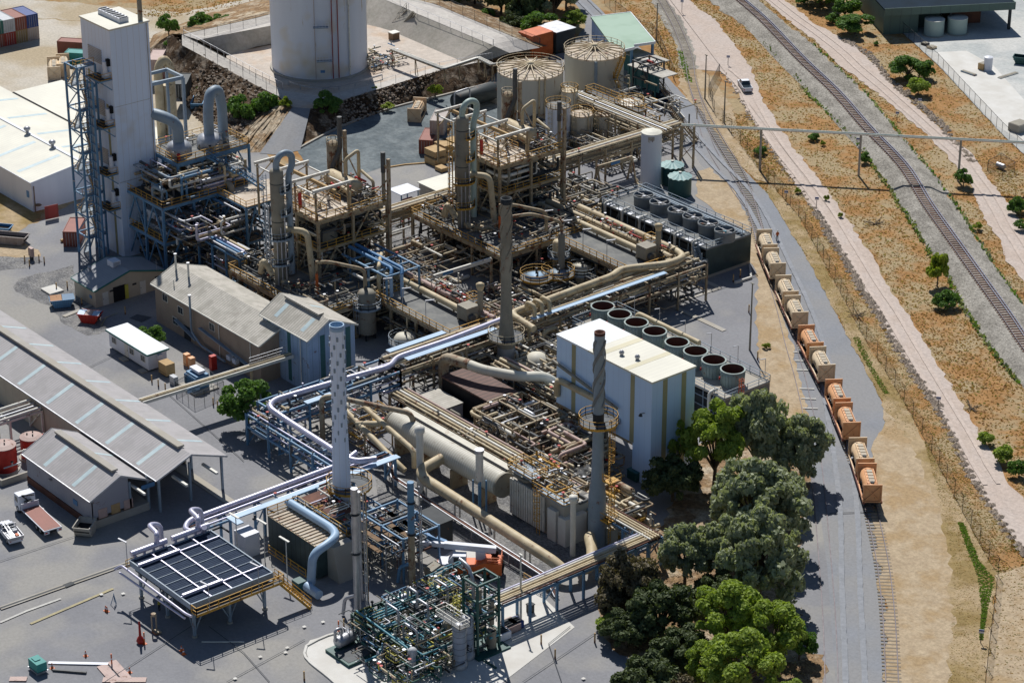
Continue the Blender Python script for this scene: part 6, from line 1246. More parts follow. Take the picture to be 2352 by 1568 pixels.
t=T('cable_ladder','long dark cable ladder on low posts beside the big corrugated drum','cable ladder',(30,-38,0));m=M('rust_brown');pa=[Vector(p)for p in((9,-36.6,1.6),(20,-37.6,1.6),(25,-40.6,1.6),(42,-41.2,1.6),(57,-41.4,1.4),(60,-42.4,.4))]
for p,q in zip(pa,pa[1:]):
 d=(q-p).normalized();o=Vector((-d.y,d.x,0))*.3;m.mat='alu';m.beam(p+o,q+o,.1,.16);m.beam(p-o,q-o,.1,.16);m.mat='rust_brown';m.beam(p,q,.3,.06)
 for i in range(int((q-p).length/.6)):c_=p+d*i*.6;m.beam(c_-o,c_+o,.06)
m.build('tray',t);m=M('alu');
for p,q in zip(pa,pa[1:]):
 for f in(0,.5):c_=p.lerp(q,f);m.beam((c_.x,c_.y,0),c_,.1)
m.each('post',t)
t=T('beige_ductwork','looping beige gas pipes on yellow framed steelwork left of the corrugated drum','ductwork',(14,-35,0));m=M('beige_pipe')
m.tube([(13.6,-38.2,4.2),(16,-36.6,4.6),(16.2,-35.6,4.6)],.4,10);m.tube([(12.2,-35.6,5.2),(24.4,-37.4,4.8),(25.4,-37.5,4.4),(25.4,-37.5,2.2)],.36,10,bend=.8);m.tube([(10.2,-37.4,4.6),(24.2,-39.4,3.0),(25.6,-39.2,2.4)],.4,10,bend=.8)
m.mat='rusty_beige';m.tube([(9.0,-40.5,.2),(9.0,-40.5,7.0),(9.8,-39.5,7.3),(20,-33.8,6.9),(20.4,-33.6,5)],.36,10,bend=.9);m.build('duct',t)
m=M('yellow_paint');clutter(m,10,-38,15.4,-33,.4,5.2,36,101,['yellow_paint','beige_steel','beige_pipe','alu'],.04,.1,(1,3));m.build('small_pipework',t);m=M('beige_steel');frame(m,10.4,-38,15.2,-33.4,[2.6,4.4],2,2,.18,True);m.build('frame',t)
vvessel('round beige tank with a curled duct on top beside the fin chimney',8.6,-35.8,.8,4.4,1.6,'tank_cream')
t=T('furnace_house','dark brown ribbed furnace house with a black front among the pipes','building',(15,-19,0));m=M('black');m.box(9.8,-20.6,0,21.0,-15.6,4.2);m.build('wall',t);m=M('brown_clad');m.box(9.7,-20.7,4.2,21.1,-15.5,4.45);m.build('roof',t)
m=M('rusty_beige');m.tube([(8.6,-19.4,.5),(8.6,-19.4,6.6),(13,-18.2,6.6)],.75,14,bend=1.2);m.mat='tank_cream';m.tube([(12.8,-18.25,6.6),(15,-17.6,6.4),(19.6,-14.8,6.2),(21.6,-12.0,6.2),(21.8,-9.5,4)],.72,14,bend=1.2);m.build('hot_gas_duct',t)
t=T('ribbed_shed','small beige ribbed metal shed between the cream pipes and the brown furnace house','shed',(12.5,-23.5,0));m=M('wall_grey');m.box(9.6,-24.4,0,15.4,-21.4,2.6);m.build('wall',t);m=M('roof_old');m.box(9.5,-24.5,2.6,15.5,-21.3,2.8);m.build('roof',t)
t=T('pump_plinth','crowded pumps valves and beige pipes under the steel in front of the white plant building','pipework',(30,-19,0));m=M();clutter(m,21.5,-25,42,-15.4,.4,4.8,200,111,BEI+DRK,.06,.24,(1,5));clutter(m,21.5,-24.5,40,-16,2.5,5.4,60,112,BEI+['c_pink','rusty_beige','alu'],.1,.3,(2,6));m.build('pipework',t);m=M('beige_steel');frame(m,22,-24.6,30,-16.4,[3.4,5.4],3,3,.22,True,0,4);m.build('frame',t)
t=T('pipework_cluster','dense beige pipes and valves around the foot of the brown spiral chimney','pipework',(10,-8,0));m=M();clutter(m,7.6,-14,26,2,.4,4.6,260,113,BEI+DRK,.06,.24,(1,6));m.build('pipework',t)
m=M('tank_cream');m.lathe(13.2,-6.3,[(1.9,0),(1.9,3.6),(1.2,4.6),(.01,4.8)],24,True,False);one(m,'process_vessel','fat cream vessel beside the curled flue duct of the brown spiral chimney','vessel',(13.2,-6.3,0))
t=T('courtyard_pipework','beige pipes pumps and red valves on the ground between the two pipe platforms','pipework',(-6,2,0));m=M();clutter(m,-14,-3.8,2,8.5,.3,3.0,170,201,BEI+DRK+['c_pink','white_pipe'],.05,.2,(1,6));clutter(m,-14,8.8,2,20,.3,3.6,120,202,BEI+DRK,.05,.2,(1,5));m.build('pipework',t)
m=M();clutter(m,-36,-2.5,-17,9.5,.3,4.2,90,203,BEI+DRK+['white_pipe'],.06,.2,(1,6));m.build('side_pipework',t)
for i in range(3):m=M('beige_pipe');y=-1.2+i*1.4;m.tube([(4.8,y,7.2),(4.8,y,8.4),(6.6,y,8.4),(6.6,y,5)],.3,10,bend=.7);one(m,'pipe_loop',('first','second','third')[i]+' beige hooped pipe above the main rack counted from the brown spiral chimney','pipe',(5,y,5),'hooped beige pipes above the main rack')
t=T('reformer_furnace','grey furnace block with a row of white upright tubes and railed walkways on top','furnace',(44,-31,0));m=M('concrete');m.box(40,-33,0,50.4,-28.2,5.2);m.build('casing',t);m=M('white_pipe')
for i in range(15):x=40.3+i*.46;m.beam((x,-33.3,.4),(x,-33.3,5.4),.26,.3)
m.each('furnace_tube',t);m=M('pale_concrete');m.box(47.8,-33.6,0,49.4,-33.02,4.4);m.box(49.7,-33.5,0,51.2,-30,3.9);m.each('casing_door',t);m=M('yellow_paint')
for(a,b,c,d,z)in((40,-33.6,44.8,-31,7.0),(44.8,-33.6,51,-31.2,5.9),(40,-31,44,-28.2,6.2)):m.mat='blue_grey';m.box(a,b,z-.2,c,d,z);m.mat='yellow_paint';m.rail([(a,b,z),(c,b,z),(c,d,z),(a,d,z)],closed=True,w=.08)
m.ladder((46.6,-34.1,.2),6.5,(0,-1),.6);m.build('walkway',t);m=M();clutter(m,40,-33,51,-27.6,5.3,7.8,60,121,BEI+['yellow_paint','alu','white_pipe'],.05,.16,(1,3));m.build('pipework',t)
t=T('boiler_ducts','tangle of beige ducts and white pipes between furnace and white building','ductwork',(40,-22,0));m=M();clutter(m,41,-27.6,56,-22,.4,4.2,130,122,BEI+['white_pipe','yellow_paint'],.08,.3,(1,5));m.build('pipework',t)
m=M('white_pipe');m.cyl(53.2,-34.0,0,8.4,.36,16);m.lathe(53.2,-34.0,[(.38,7.6),(.55,7.75),(.55,8.4),(.05,8.5)],16);one(m,'vent_pipe','white vent pipe with capped top in front of the spiral chimney base','vent pipe',(53.2,-34,0))
t=T('gas_heater','dark green clad gas heater box with slatted roof and a pale blue bent duct','heater',(32.5,-60,0));m=M('dark_clad');m.box(27.6,-62.2,.3,38.0,-57.6,4.6);m.build('casing',t)
m=M('beige_steel');m.box(27.6,-62.2,4.6,38.0,-57.6,4.68);m.mat='light_deck'
for i in range(15):m.box(27.8+i*.7,-62.1,4.681,28.1+i*.7,-57.7,4.8)
m.build('roof',t);m=M('concrete');m.add([(38,-60.6,0),(38,-57.6,0),(40.4,-57.6,0),(40.4,-60.6,0),(38,-60.6,4.5),(38,-57.6,4.5),(39.2,-57.6,4.5),(39.2,-60.6,4.5)],[(0,1,5,4),(1,2,6,5),(2,3,7,6),(3,0,4,7),(4,5,6,7)]);m.build('hopper',t)
m=M('sky_tray');m.tube([(27.2,-58.8,5.3),(36.6,-58.8,5.5),(38.4,-59.4,5.5),(39.2,-61.2,5.4),(39.2,-63.6,4.8),(39.2,-64.0,.9)],.55,12,bend=1.3);m.tube([(39.4,-64.8,.9),(42,-64.8,.8)],.6,12);m.mat='dark_green_tank';m.box(37.4,-65.6,0,38.8,-64.4,1.2);m.build('air_duct',t)
m=M('yellow_paint');m.rail([(29,-63.2,.4),(37,-63.2,.4)],w=.08);m.rail([(27.6,-62.2,4.8),(27.6,-57.6,4.8),(38,-57.6,4.8)],w=.07);m.build('handrail',t)
for i,(x,y,lab)in enumerate(((26.8,-66.4,'left'),(30.2,-64.6,'middle'),(35.6,-65.0,'right'))):m=M('white_pipe');m.beam((x,y,0),(x,y,5.6),.1);m.beam((x-1.1,y-.2,5.8),(x+.5,y+.1,5.6),.28,.12);one(m,'lamp_post',lab+'most lamp post with a slanting white lamp in front of the dark gas heater','lamp',(x,y,0))
m=M('white_paint');m.box(25.6,-66.0,0,28.0,-63.8,3.1);one(m,'white_cabinet','white box cabinet between the air cooler and the dark gas heater','cabinet',(26.8,-65,0))
t=T('heater_pipework','crowded scaffolded pipes valves and tanks between the fin chimney and the gas heater','pipework',(31,-55,0));m=M();clutter(m,26,-57.4,37,-50,.3,6.2,120,131,BLU+['rust_brown','yellow_paint','white_pipe','beige_pipe'],.05,.14,(1,4));m.build('pipework',t);m=M('blue_steel');frame(m,26,-57.2,37,-50,[2.6,5.0],4,3,.18,True,0,2);m.build('frame',t)
m=M('rust_brown');m.box(27,-56.6,5.02,34,-53,5.08);m.mat='timber_yellow';m.box(29,-53.9,2.6,35,-52.3,2.68);one(m,'plank_deck','rusty plank deck laid over the pipes behind the gas heater','deck',(30,-55,5))
e=vvessel('white upright tank on blue-green legs in front of the gas heater pipework',38.6,-56.4,3.0,6.6,.8,'alu',None)
t=T('scaffolding','tall tube scaffolding with plank lifts around blue posts and covered machines','scaffolding',(43,-52,0));m=M('rusty_beige');rr=random.Random(8)
X=np.arange(36,45,1.7);Y=np.arange(-56.5,-48.5,1.7)
for x in X:
 for y in Y:
  if rr.random()<.85:h=rr.choice((4.4,5.4,6.2));m.mat=rr.choice(('alu','grey_beige','rust_brown','dark_pipe'));m.beam((x,y,0),(x,y,h),.075)
for z in(1.9,3.8,5.4):
 for x in X:m.beam((x,Y[0],z),(x,Y[-1],z),.07)
 for y in Y:m.beam((X[0],y,z),(X[-1],y,z),.07)
for _ in range(34):x=rr.choice(X[:-1]);y=rr.choice(Y);z=rr.choice((0,1.9,3.8));m.beam((x,y,z),(x+1.7,y,z+1.9),.06)
m.build('tubes',t);m=M('wood')
for z in(3.86,5.46):
 for _ in range(9):x=rr.choice(X[:-2]);y=rr.choice(Y[:-1]);m.box(x,y+.1,z,x+3.4,y+.8,z+.06)
m.each('plank',t);m=M('blue_steel')
for x in(37,41,45.4):
 for y in(-54.5,-49):m.beam((x,y,0),(x,y,6.4),.22)
for y in(-54.5,-49):m.beam((37,y,6.2),(45.4,y,6.2),.2)
for x in(37,41,45.4):m.beam((x,-54.5,6.2),(x,-49,6.2),.2)
m.build('blue_frame',t);m=M();clutter(m,36.5,-55.5,45.5,-48.8,3.2,5.6,60,141,['alu','dark_pipe','dark_pipe','rust_brown','blue_steel'],.06,.16,(1,5));m.build('pipework',t)
m=M('c_black');m.box(36.8,-46.2,0,41,-43.4,3.2);m.mat='dark_steel';m.box(36.7,-46.3,3.2,41.1,-43.3,3.3);one(m,'tarp_covered_unit','machine wrapped in a black tarpaulin behind the scaffolding','machine',(39,-45,0))
m=M('grey_beige');m.add([(46.6,-52.3,2.2),(49.4,-52.3,2.2),(49.4,-50.6,2.5),(46.6,-50.6,2.5),(46.6,-52.3,1.2),(49.4,-52.3,1.2),(49.4,-50.6,1.2),(46.6,-50.6,1.2)],[(0,1,2,3),(4,5,1,0),(5,6,2,1),(6,7,3,2),(7,4,0,3)]);m.mat='dark_steel'
for a,b in((46.8,-52),(49.2,-52),(46.8,-50.8),(49.2,-50.8)):m.beam((a,b,0),(a,b,1.2),.12)
one(m,'sheeted_box','grey sheeted box under the scaffolding beside the pad','box',(48,-51.5,0))
m=M('bright_blue');m.beam((38.5,-49.5,3.4),(44.5,-47.2,2.8),.5,.5);m.beam((38.5,-50.8,3.2),(38.6,-49.4,4.2),.6,1.2);m.cyl(38.6,-50,0,3,.25,8);one(m,'blue_jib_arm','bright blue jib arm lying over the scaffolding','crane arm',(41,-48.6,0))
for(x,y,h,mat,low,lab,z1)in((48.2,-63.6,17.6,'alu','alu','slim silver flare stack with bracing collars in the foreground',17.6),(46.4,-54.0,14.4,'blue_steel','rusty_beige','slim stack with blue upper half and rusty lower half beside the mobile crane',14.4)):
 t=T('flare_stack',lab,'chimney',(x,y,0));m=M(low);m.cyl(x,y,0,h*.52,.42,14);m.mat=mat;m.cyl(x,y,h*.52,h,.42,14);m.mat='dark_steel'
 for z in(h*.5,h*.8):m.lathe(x,y,[(.45,z),(.6,z+.05),(.6,z+.2),(.45,z+.25)],14)
 m.build('shaft',t);m=M('alu');m.beam((x+.9,y+.6,0),(x+.9,y+.6,h*.97),.12);m.beam((x+1.4,y+.5,0),(x+1.4,y+.5,h*.8),.1)
 for z in np.arange(1,h*.8,1.2):m.beam((x+.9,y+.6,z),(x+1.4,y+.5,z+.6),.07)
 m.mat=mat;m.tube([(x-1.6,y-1.0,.2),(x-1.4,y-.8,2.4),(x,y,3.2)],.22,8,bend=.5);m.build('ladder_tube',t)
t=T('bracket_tower','slim lattice pipe tower standing between the fin chimney and the silver flare stack','pipe tower',(40.6,-56.0,0));c_=P(827,1330,0);m=M('alu');x,y=c_.x,c_.y;m.build('x',t)if 0 else None
m.tube([(45.2,-60.9,0),(45.2,-60.9,15)],.3,10);m.mat='beige_steel'
for z in np.arange(1,15,1.4):m.beam((45.0,-60.5,z),(45.9,-60.3,z),.14)
m.beam((45.9,-60.3,0),(45.9,-60.3,15),.12);m.build('pipe',t)
t=T('process_skid','dense foreground skid of silver pipes on green and teal steelwork','process plant',(57,-60,0));m=M('green_steel')
frame(m,51.5,-66.8,56.6,-58.2,[3.4],2,3,.26,True,0,3);frame(m,56.6,-66.0,63,-57.6,[2.8],2,3,.24,True,0,4);m.build('green_frame',t)
m=M('teal_paint')
for i in range(4):m.tube([(53.4+i*.5,-66.4+i*.3,3.75),(53.4+i*.5,-53.6,3.75)],.11,7)
m.tube([(52,-66.5,3.9),(61.5,-66.2,3.2)],.14,7);m.tube([(52,-65.6,3.5),(63,-65.2,2.2)],.12,7);m.build('teal_pipes',t)
m=M();SK=['alu','alu','white_pipe','dark_pipe','dark_pipe','green_steel','green_steel','teal_paint','beige_pipe','lemon_paint','dark_steel','dark_steel','blue_steel','grey_beige']
clutter(m,50.5,-68,64,-57,.3,3.4,190,151,SK,.035,.1,(.8,4));clutter(m,50.5,-57,57,-50,.3,3.8,150,152,SK,.035,.1,(.8,4));clutter(m,51.5,-66,63,-55,3.4,5.2,60,153,SK,.045,.12,(.8,4));clutter(m,56,-70.5,65.5,-60,.2,2.8,130,154,SK,.045,.12,(.6,3));m.build('pipework',t)
for i,(x,y,h,dx_)in enumerate(((54.5,-64,5.2,2.4),(56.5,-61,5.6,2.2),(58.5,-64.5,4.6,2.6),(53.5,-60,5.4,1.8),(60.6,-63,4.2,2.0),(53.6,-56,5.0,2.4),(55.4,-53,4.8,1.8))):
 m=M('alu');m.tube([(x,y,.6),(x,y,h),(x+dx_,y,h),(x+dx_,y,.6)],.16,8,bend=.5);m.build('pipe_hoop',t)
for i,(x,y,z0,z1,r,k)in enumerate(((57.4,-62.6,.4,3.8,.42,'alu'),(60,-59.4,.4,3.2,.5,'grey_beige'),(62.4,-66.2,.3,3.4,.55,'c_white'),(54.8,-58.8,.3,3.4,.38,'dark_pipe'),(59,-68.4,.3,2.2,.4,'alu'),(52.6,-51.8,.3,2.6,.5,'grey_beige'))):
 m=M(k);m.lathe(x,y,[(r,z0),(r,z1),(r*.6,z1+.25),(.01,z1+.3)],16,True,False);m.build('small_vessel',t)
m=M('lemon_paint')
for(a,b,c,d,z)in((51.8,-66.6,54,-64.4,2.6),(52,-56,55.4,-54,3.0),(59.5,-68,61.4,-66.4,1.8)):m.mat='grating';m.box(a,b,z-.06,c,d,z);m.mat='lemon_paint';m.rail([(a,b,z),(c,b,z),(c,d,z),(a,d,z)],closed=True,w=.07)
m.build('yellow_landing',t)
for i,(u,v,zt,r,lab)in enumerate(((1043,1430,5.6,.72,'front'),(1064,1440,5.4,.72,'rear'))):
 c=P(u+(12 if i==0 else 8),v+(6 if i==0 else-22),zt);e=T('adsorber_vessel',lab+' silver insulated upright vessel of the pair carrying a railed platform on the foreground skid','vessel',(c.x,c.y,0),'silver vessels on the foreground skid');m=M('alu');m.lathe(c.x,c.y,[(.95,0),(.95,.8),(r+.1,.85),(r+.1,zt),(.4,zt+.3),(.01,zt+.35)],20,True,False);m.mat='dark_pipe'
 for z in np.arange(1.2,zt,.8):m.lathe(c.x,c.y,[(r+.115,z),(r+.115,z+.05)],20,True,False)
 m.build('shell',e)
c=P(1052,1428,5.8);m=M('grating');m.box(c.x-3,c.y-1,5.75,c.x+1.6,c.y+.5,5.83);m.mat='white_pipe';m.rail([(c.x-3,c.y-1,5.83),(c.x+1.6,c.y-1,5.83),(c.x+1.6,c.y+.5,5.83),(c.x-3,c.y+.5,5.83)],closed=True,w=.07);one(m,'vessel_platform','narrow railed grating on top of the two silver upright vessels','platform',(c.x,c.y,5.8))
p,q=P(884,1393,2.4),P(968,1362,2.4);t=T('pressure_vessel','long silver horizontal vessel behind the foreground skid','vessel',(p.x,p.y+3,0));m=M('alu');m.hves(p,q,.95,22,.3);m.build('shell',t);m=M('green_steel');m.box(p.x-.7,p.y+.6,0,p.x+.7,p.y+1,1.6);m.box(p.x-.7,q.y-1,0,p.x+.7,q.y-.6,1.6);m.each('saddle',t)
m=M('alu')
for i in range(9):c_=p.lerp(q,.1+i*.1);m.cyl(c_.x,c_.y,3.2,3.9,.09,6)
m.each('nozzle',t)
p,q=P(775,1475,1.2),P(810,1458,1.2);t=T('compressor_skid','silver compressor drum on a dark green base at the corner of the concrete pad','compressor',(p.x,p.y,0));m=M('alu');m.hves(p,q,.72,18,.3);m.tube([(p.x,p.y-.3,1.5),(p.x,p.y-.3,3),(p.x,p.y+.6,3),(p.x,p.y+.6,1.8)],.18,8,bend=.4);m.build('drum',t);m=M('green_steel');a=P(757,1500,0)
m.box(p.x-.8,p.y-1.2,.02,p.x+3.8,p.y+3.4,.4);m.mat='grating';m.box(p.x+.6,p.y-.9,.41,p.x+3.4,p.y+3,.44);m.build('base',t)
t=T('green_tower','tall dark green steel tower with yellow ladder and hanging pipes on the foreground skid','steel tower',(62,-55,0));g0=P(1085,1500,0);gx,gy=g0 .x-1.6,g0 .y;m=M('green_steel');frame(m,gx,gy,gx+2.6,gy+3.2,[2.6,5.0,7.4,9.6],2,2,.26,False);m.beam((gx,gy,.1),(gx+6,gy,.1),.25);m.box(gx-.6,gy-.6,.02,gx+3.6,gy+4.2,.25);m.build('frame',t)
m=M('lemon_paint');m.ladder((gx-.3,gy-.5,.3),7.2,(0,-1),.6);m.rail([(gx-2,gy,4.9),(gx-2,gy+2,4.9),(gx,gy+2,4.9)],w=.07);m.build('ladder',t);m=M('alu');m.tube([(gx+.6,gy+1,5.2),(gx+.6,gy+1,9),(gx-.6,gy+1.2,10.4),(gx-2.2,gy+1.2,10.6)],.22,8,bend=.5);m.mat='grey_beige';m.cyl(gx+1.4,gy+1.2,5,8.2,.32,12);m.cyl(gx+2.0,gy+2.6,3.2,6.4,.3,12);m.cyl(gx+2.2,gy+2.4,.3,2.6,.6,14)
clutter(m,gx,gy,gx+2.6,gy+3.2,.5,9,40,161,SK,.05,.14,(.8,2));m.build('pipework',t)
t=T('air_cooler','large elevated air cooler table of dark fin bundles with lilac steel beams and yellow walkway','air cooler',(34,-76,0));ax0,ax1,ay0,ay1,az=26.9,40.2,-81.8,-70.2,5.0
m=M('fin_bundle');m.box(ax0,ay0,az-.35,ax1,ay1,az);m.build('fin_bundle',t);m=M('blue_grey')
for y in(ay0,ay1):m.beam((ax0,y,az-.2),(ax1,y,az-.2),.16,.75)
for x in(ax0,ax1):m.beam((x,ay0,az-.2),(x,ay1,az-.2),.16,.75)
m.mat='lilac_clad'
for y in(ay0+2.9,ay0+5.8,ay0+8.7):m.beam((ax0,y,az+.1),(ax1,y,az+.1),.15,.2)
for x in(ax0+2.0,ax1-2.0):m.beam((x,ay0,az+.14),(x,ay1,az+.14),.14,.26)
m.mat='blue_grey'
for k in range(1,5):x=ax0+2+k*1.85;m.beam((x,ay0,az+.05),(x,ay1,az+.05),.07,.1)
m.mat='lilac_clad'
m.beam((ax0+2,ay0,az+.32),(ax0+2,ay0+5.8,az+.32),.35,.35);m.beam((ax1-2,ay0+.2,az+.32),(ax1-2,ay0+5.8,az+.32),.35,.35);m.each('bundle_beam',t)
m=M('dark_steel');m.box(ax0+.4,ay0+.4,az-1.3,ax1-.4,ay1-.4,az-.5);m.build('fan_plenum',t);m=M('blue_grey')
for(x,y)in((ax0+.8,ay0+.8),(ax1-.8,ay0+.8),(ax0+.8,ay1-.8),(ax1-.8,ay1-.8),((ax0+ax1)/2,ay0+.8),((ax0+ax1)/2,ay1-.8),(ax1-.8,-76)):
 m.beam((x,y,0),(x,y,az-.9),.32);m.mat='concrete';m.cyl(x,y,0,.25,.35,10);m.mat='blue_grey'
 for dx,dy in((1.8,0),(-1.8,0),(0,1.8),(0,-1.8)):
  if ax0<x+dx<ax1 and ay0<y+dy<ay1:m.beam((x,y,.6),(x+dx,y+dy,az-1.0),.13)
 m.build('leg',t);m=M('blue_grey')
m=M('yellow_paint');m.mat='grating';m.box(ax1+.1,ay0,az-1.0,ax1+1.2,ay1+.8,az-.92);m.mat='yellow_paint';m.rail([(ax1+.1,ay0,az-.92),(ax1+1.2,ay0,az-.92),(ax1+1.2,ay1+.8,az-.92),(ax1+.1,ay1+.8,az-.92)],w=.085);m.beam((ax1+1.2,ay0,az-1),(ax1+1.2,ay1+.8,az-1),.08,.2)
m.stair((ax1-.4,ay1+.5,az-.92),(ax1+2.6,ay1+3.6,.1),.8);m.rail([(ax0-.3,ay0-.4,az-.9),(ax0-.3,ay0+1.2,az-.9)],w=.08);m.build('walkway',t)
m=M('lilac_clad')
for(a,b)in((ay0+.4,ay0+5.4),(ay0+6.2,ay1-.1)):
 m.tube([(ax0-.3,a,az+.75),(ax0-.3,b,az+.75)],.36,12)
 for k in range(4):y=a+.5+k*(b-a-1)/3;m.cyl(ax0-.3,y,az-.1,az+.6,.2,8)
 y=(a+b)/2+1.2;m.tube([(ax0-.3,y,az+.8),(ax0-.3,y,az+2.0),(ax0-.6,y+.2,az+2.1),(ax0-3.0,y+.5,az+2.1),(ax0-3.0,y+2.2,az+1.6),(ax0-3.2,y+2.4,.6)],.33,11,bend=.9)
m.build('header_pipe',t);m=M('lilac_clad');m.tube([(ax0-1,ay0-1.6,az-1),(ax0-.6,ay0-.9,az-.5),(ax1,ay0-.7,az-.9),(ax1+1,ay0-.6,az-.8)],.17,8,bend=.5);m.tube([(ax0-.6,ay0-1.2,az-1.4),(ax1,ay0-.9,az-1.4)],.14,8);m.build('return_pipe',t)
for(x,y)in((ax0-.3,ay0-.2),(ax1+1.2,ay0+1.8),(ax1+1.2,ay0+8.8)):m=M('alu');m.beam((x,y,az-.9),(x,y,az+2.6),.07);m.beam((x-.9,y-.5,az+2.9),(x+.1,y,az+2.6),.22,.1);m.build('lamp',t)
def person(x,y,z,rz,label,top,bottom,hat='white_pipe',pose=0):
 t=T('person',label,'person',(x,y,z));me=bpy.data.meshes.new('body')
 J=[(0,0,.95),(0,0,1.2),(0,0,1.42),(0,0,1.55),(0,.01,1.68),(-.1,0,.9),(-.12,.03+pose,.5),(-.12,-.02,.05),(.1,0,.9),(.12,.05,.5),(.12,.0,.05),(-.2,0,1.4),(-.27,-.02,1.12),(-.24,.12,.92),(.2,0,1.4),(.27,-.02,1.12),(.24,.14,.95),(-.12,.12,.03),(.12,.14,.03)]
 E_=[(0,1),(1,2),(2,3),(3,4),(0,5),(5,6),(6,7),(0,8),(8,9),(9,10),(2,11),(11,12),(12,13),(2,14),(14,15),(15,16),(7,17),(10,18)]
 rd=[.15,.14,.15,.06,.11,.1,.075,.055,.1,.075,.055,.07,.05,.04,.07,.05,.04,.05,.05]
 me.from_pydata(J,E_,[]);o=bpy.data.objects.new('body',me);COL.objects.link(o);o.parent=t;md=o.modifiers.new('s','SKIN')
 for i,r in enumerate(rd):me.skin_vertices[0].data[i].radius=(r,r)
 me.skin_vertices[0].data[0].use_root=True;o.modifiers.new('u','SUBSURF').levels=1
 bpy.context.view_layer.update();ev=o.evaluated_get(bpy.context.evaluated_depsgraph_get());nm=bpy.data.meshes.new_from_object(ev);o.modifiers.clear();o.data=nm
 nm.materials.clear();nm.materials.append(MATS[bottom]);nm.materials.append(MATS[top]);nm.materials.append(MATS['tank_sand'])
 for p_ in nm.polygons:c_=p_.center.z;p_.material_index=0 if c_<.93 and abs(p_.center.x)<.2 else(2 if c_>1.5 else 1);p_.use_smooth=True
 m=M(hat);m.lathe(0,0,[(.15,1.7),(.14,1.76),(.09,1.83),(.01,1.85)],12);m.v=[(a+x,b+y,c+z)for a,b,c in m.v];m.build('hard_hat',t);t.rotation_euler=(0,0,rz);return t
c=P(1785,553,0);person(c.x,c.y,0,1.2,'person in orange vest and dark trousers standing on the road beside the first train wagon','orange_paint','dark_steel')
c=P(367,1402,0);person(c.x,c.y,0,2.0,'person in a yellow-green vest standing in the shade under the air cooler','lemon_paint','dark_steel',pose=.05)
c=P(605,1190,0);person(31.0,-51.5,2.7,1.0,'person with a yellow helmet working among the pipes behind the gas heater','blue_grey','dark_steel','lemon_paint')
def tank_container(mat,label,group='tank containers'):
 t=T('tank_container',label,'tank container',(0,0,0),group);L,Wd,Hh=6.06,2.44,2.59
 m=M(mat);x0,x1=-L/2,L/2
 for x in(x0+.07,x1-.07):
  for y in(-Wd/2+.07,Wd/2-.07):m.beam((x,y,0),(x,y,Hh),.15)
  m.beam((x,-Wd/2+.15,.08),(x,Wd/2-.15,.08),.15);m.beam((x,-Wd/2,Hh-.08),(x,Wd/2,Hh-.08),.17)
  m.beam((x,-Wd/2+.1,.15),(x,Wd/2-.1,Hh-.2),.09,.07);m.beam((x,Wd/2-.1,.15),(x,-Wd/2+.1,Hh-.2),.09,.07)
 m.box(x0+.15,-Wd/2+.1,.1,x0+.2,Wd/2-.1,Hh-.15);m.box(x1-.2,-Wd/2+.1,.1,x1-.15,Wd/2-.1,Hh-.15)
 for y in(-Wd/2+.08,Wd/2-.08):m.beam((x0,y,.12),(x1,y,.12),.15,.2);m.beam((x0+.2,y,Hh*.5),(x0+1.3,y,.2),.08);m.beam((x1-.2,y,Hh*.5),(x1-1.3,y,.2),.08)
 m.build('frame',t)
 m=M(mat);m.hves((x0+.75,0,1.28),(x1-.75,0,1.28),1.02,20,.35);m.mat='dark_pipe'
 m.build('tank',t);m=M('white_pipe');m.mat='wall_cream'
 for i in range(4):m.box(-1.6+i*.85,-.28,2.26,-.95+i*.85,.42,2.36)
 m.mat=mat;m.beam((-2.0,-.55,2.3),(2.0,-.55,2.3),.08);m.beam((-2.0,.65,2.25),(2.0,.65,2.25),.08)
 for i in range(6):m.beam((-2+i*.8,-.55,2.3),(-2+i*.8,.65,2.27),.06)
 m.mat='dark_steel';m.cyl(1.9,.05,2.1,2.42,.26,10);m.build('walkway',t)
 o=text_ob('AGR',.75,(-.2,-1.035,1.42),(R(90),0,0),'dark_steel',t,'lettering',.012);return t
TC=[((1758,527),(1776,561),0),((1781,570),(1800,603),0),((1815,631),(1834,668),0),((1840,678),(1861,715),0),((1876,745),(1896,785),1),((1901,795),(1922,836),0),((1936,870),(1953,913),1),((1957,924),(1975,968),1),((1985,1004),(2000,1052),2),((2002,1064),(2015,1112),1)]
def near_path(p):
 i=min(range(len(sidp)-1),key=lambda k:(sidp[k]-Vector((p.x,p.y,0))).length);d=(sidp[i+1]-sidp[i]).normalized();q=sidp[i]+d*((Vector((p.x,p.y,0))-sidp[i]).dot(d));return q,d
mk('tank_mix',(.70,.48,.28),(.64,.50,.34),.5,.55,rust=.12,rustc=(.28,.14,.07))
protos=[tank_container(k,'proto')for k in('tank_sand','tank_orange','tank_mix')];used=set()
ords=['first','second','third','fourth','fifth','sixth','seventh','eighth','ninth','last']
for i,(a,b,k)in enumerate(TC):
 pa,pb=P(*a,3.75),P(*b,3.75);c=(pa+pb)/2;q,d=near_path(c);lab=('sand coloured','orange','pale orange')[k]+' tank container, '+ords[i]+' on the train counted from the cooling tower end'
 if k in used:t=dup(protos[k],(q.x,q.y,1.18),math.atan2(d.y,d.x),lab)
 else:t=protos[k];t.location=(q.x,q.y,1.18);t.rotation_euler=(0,0,math.atan2(d.y,d.x));t['label']=lab;used.add(k)
 t['group']='tank containers on the train'
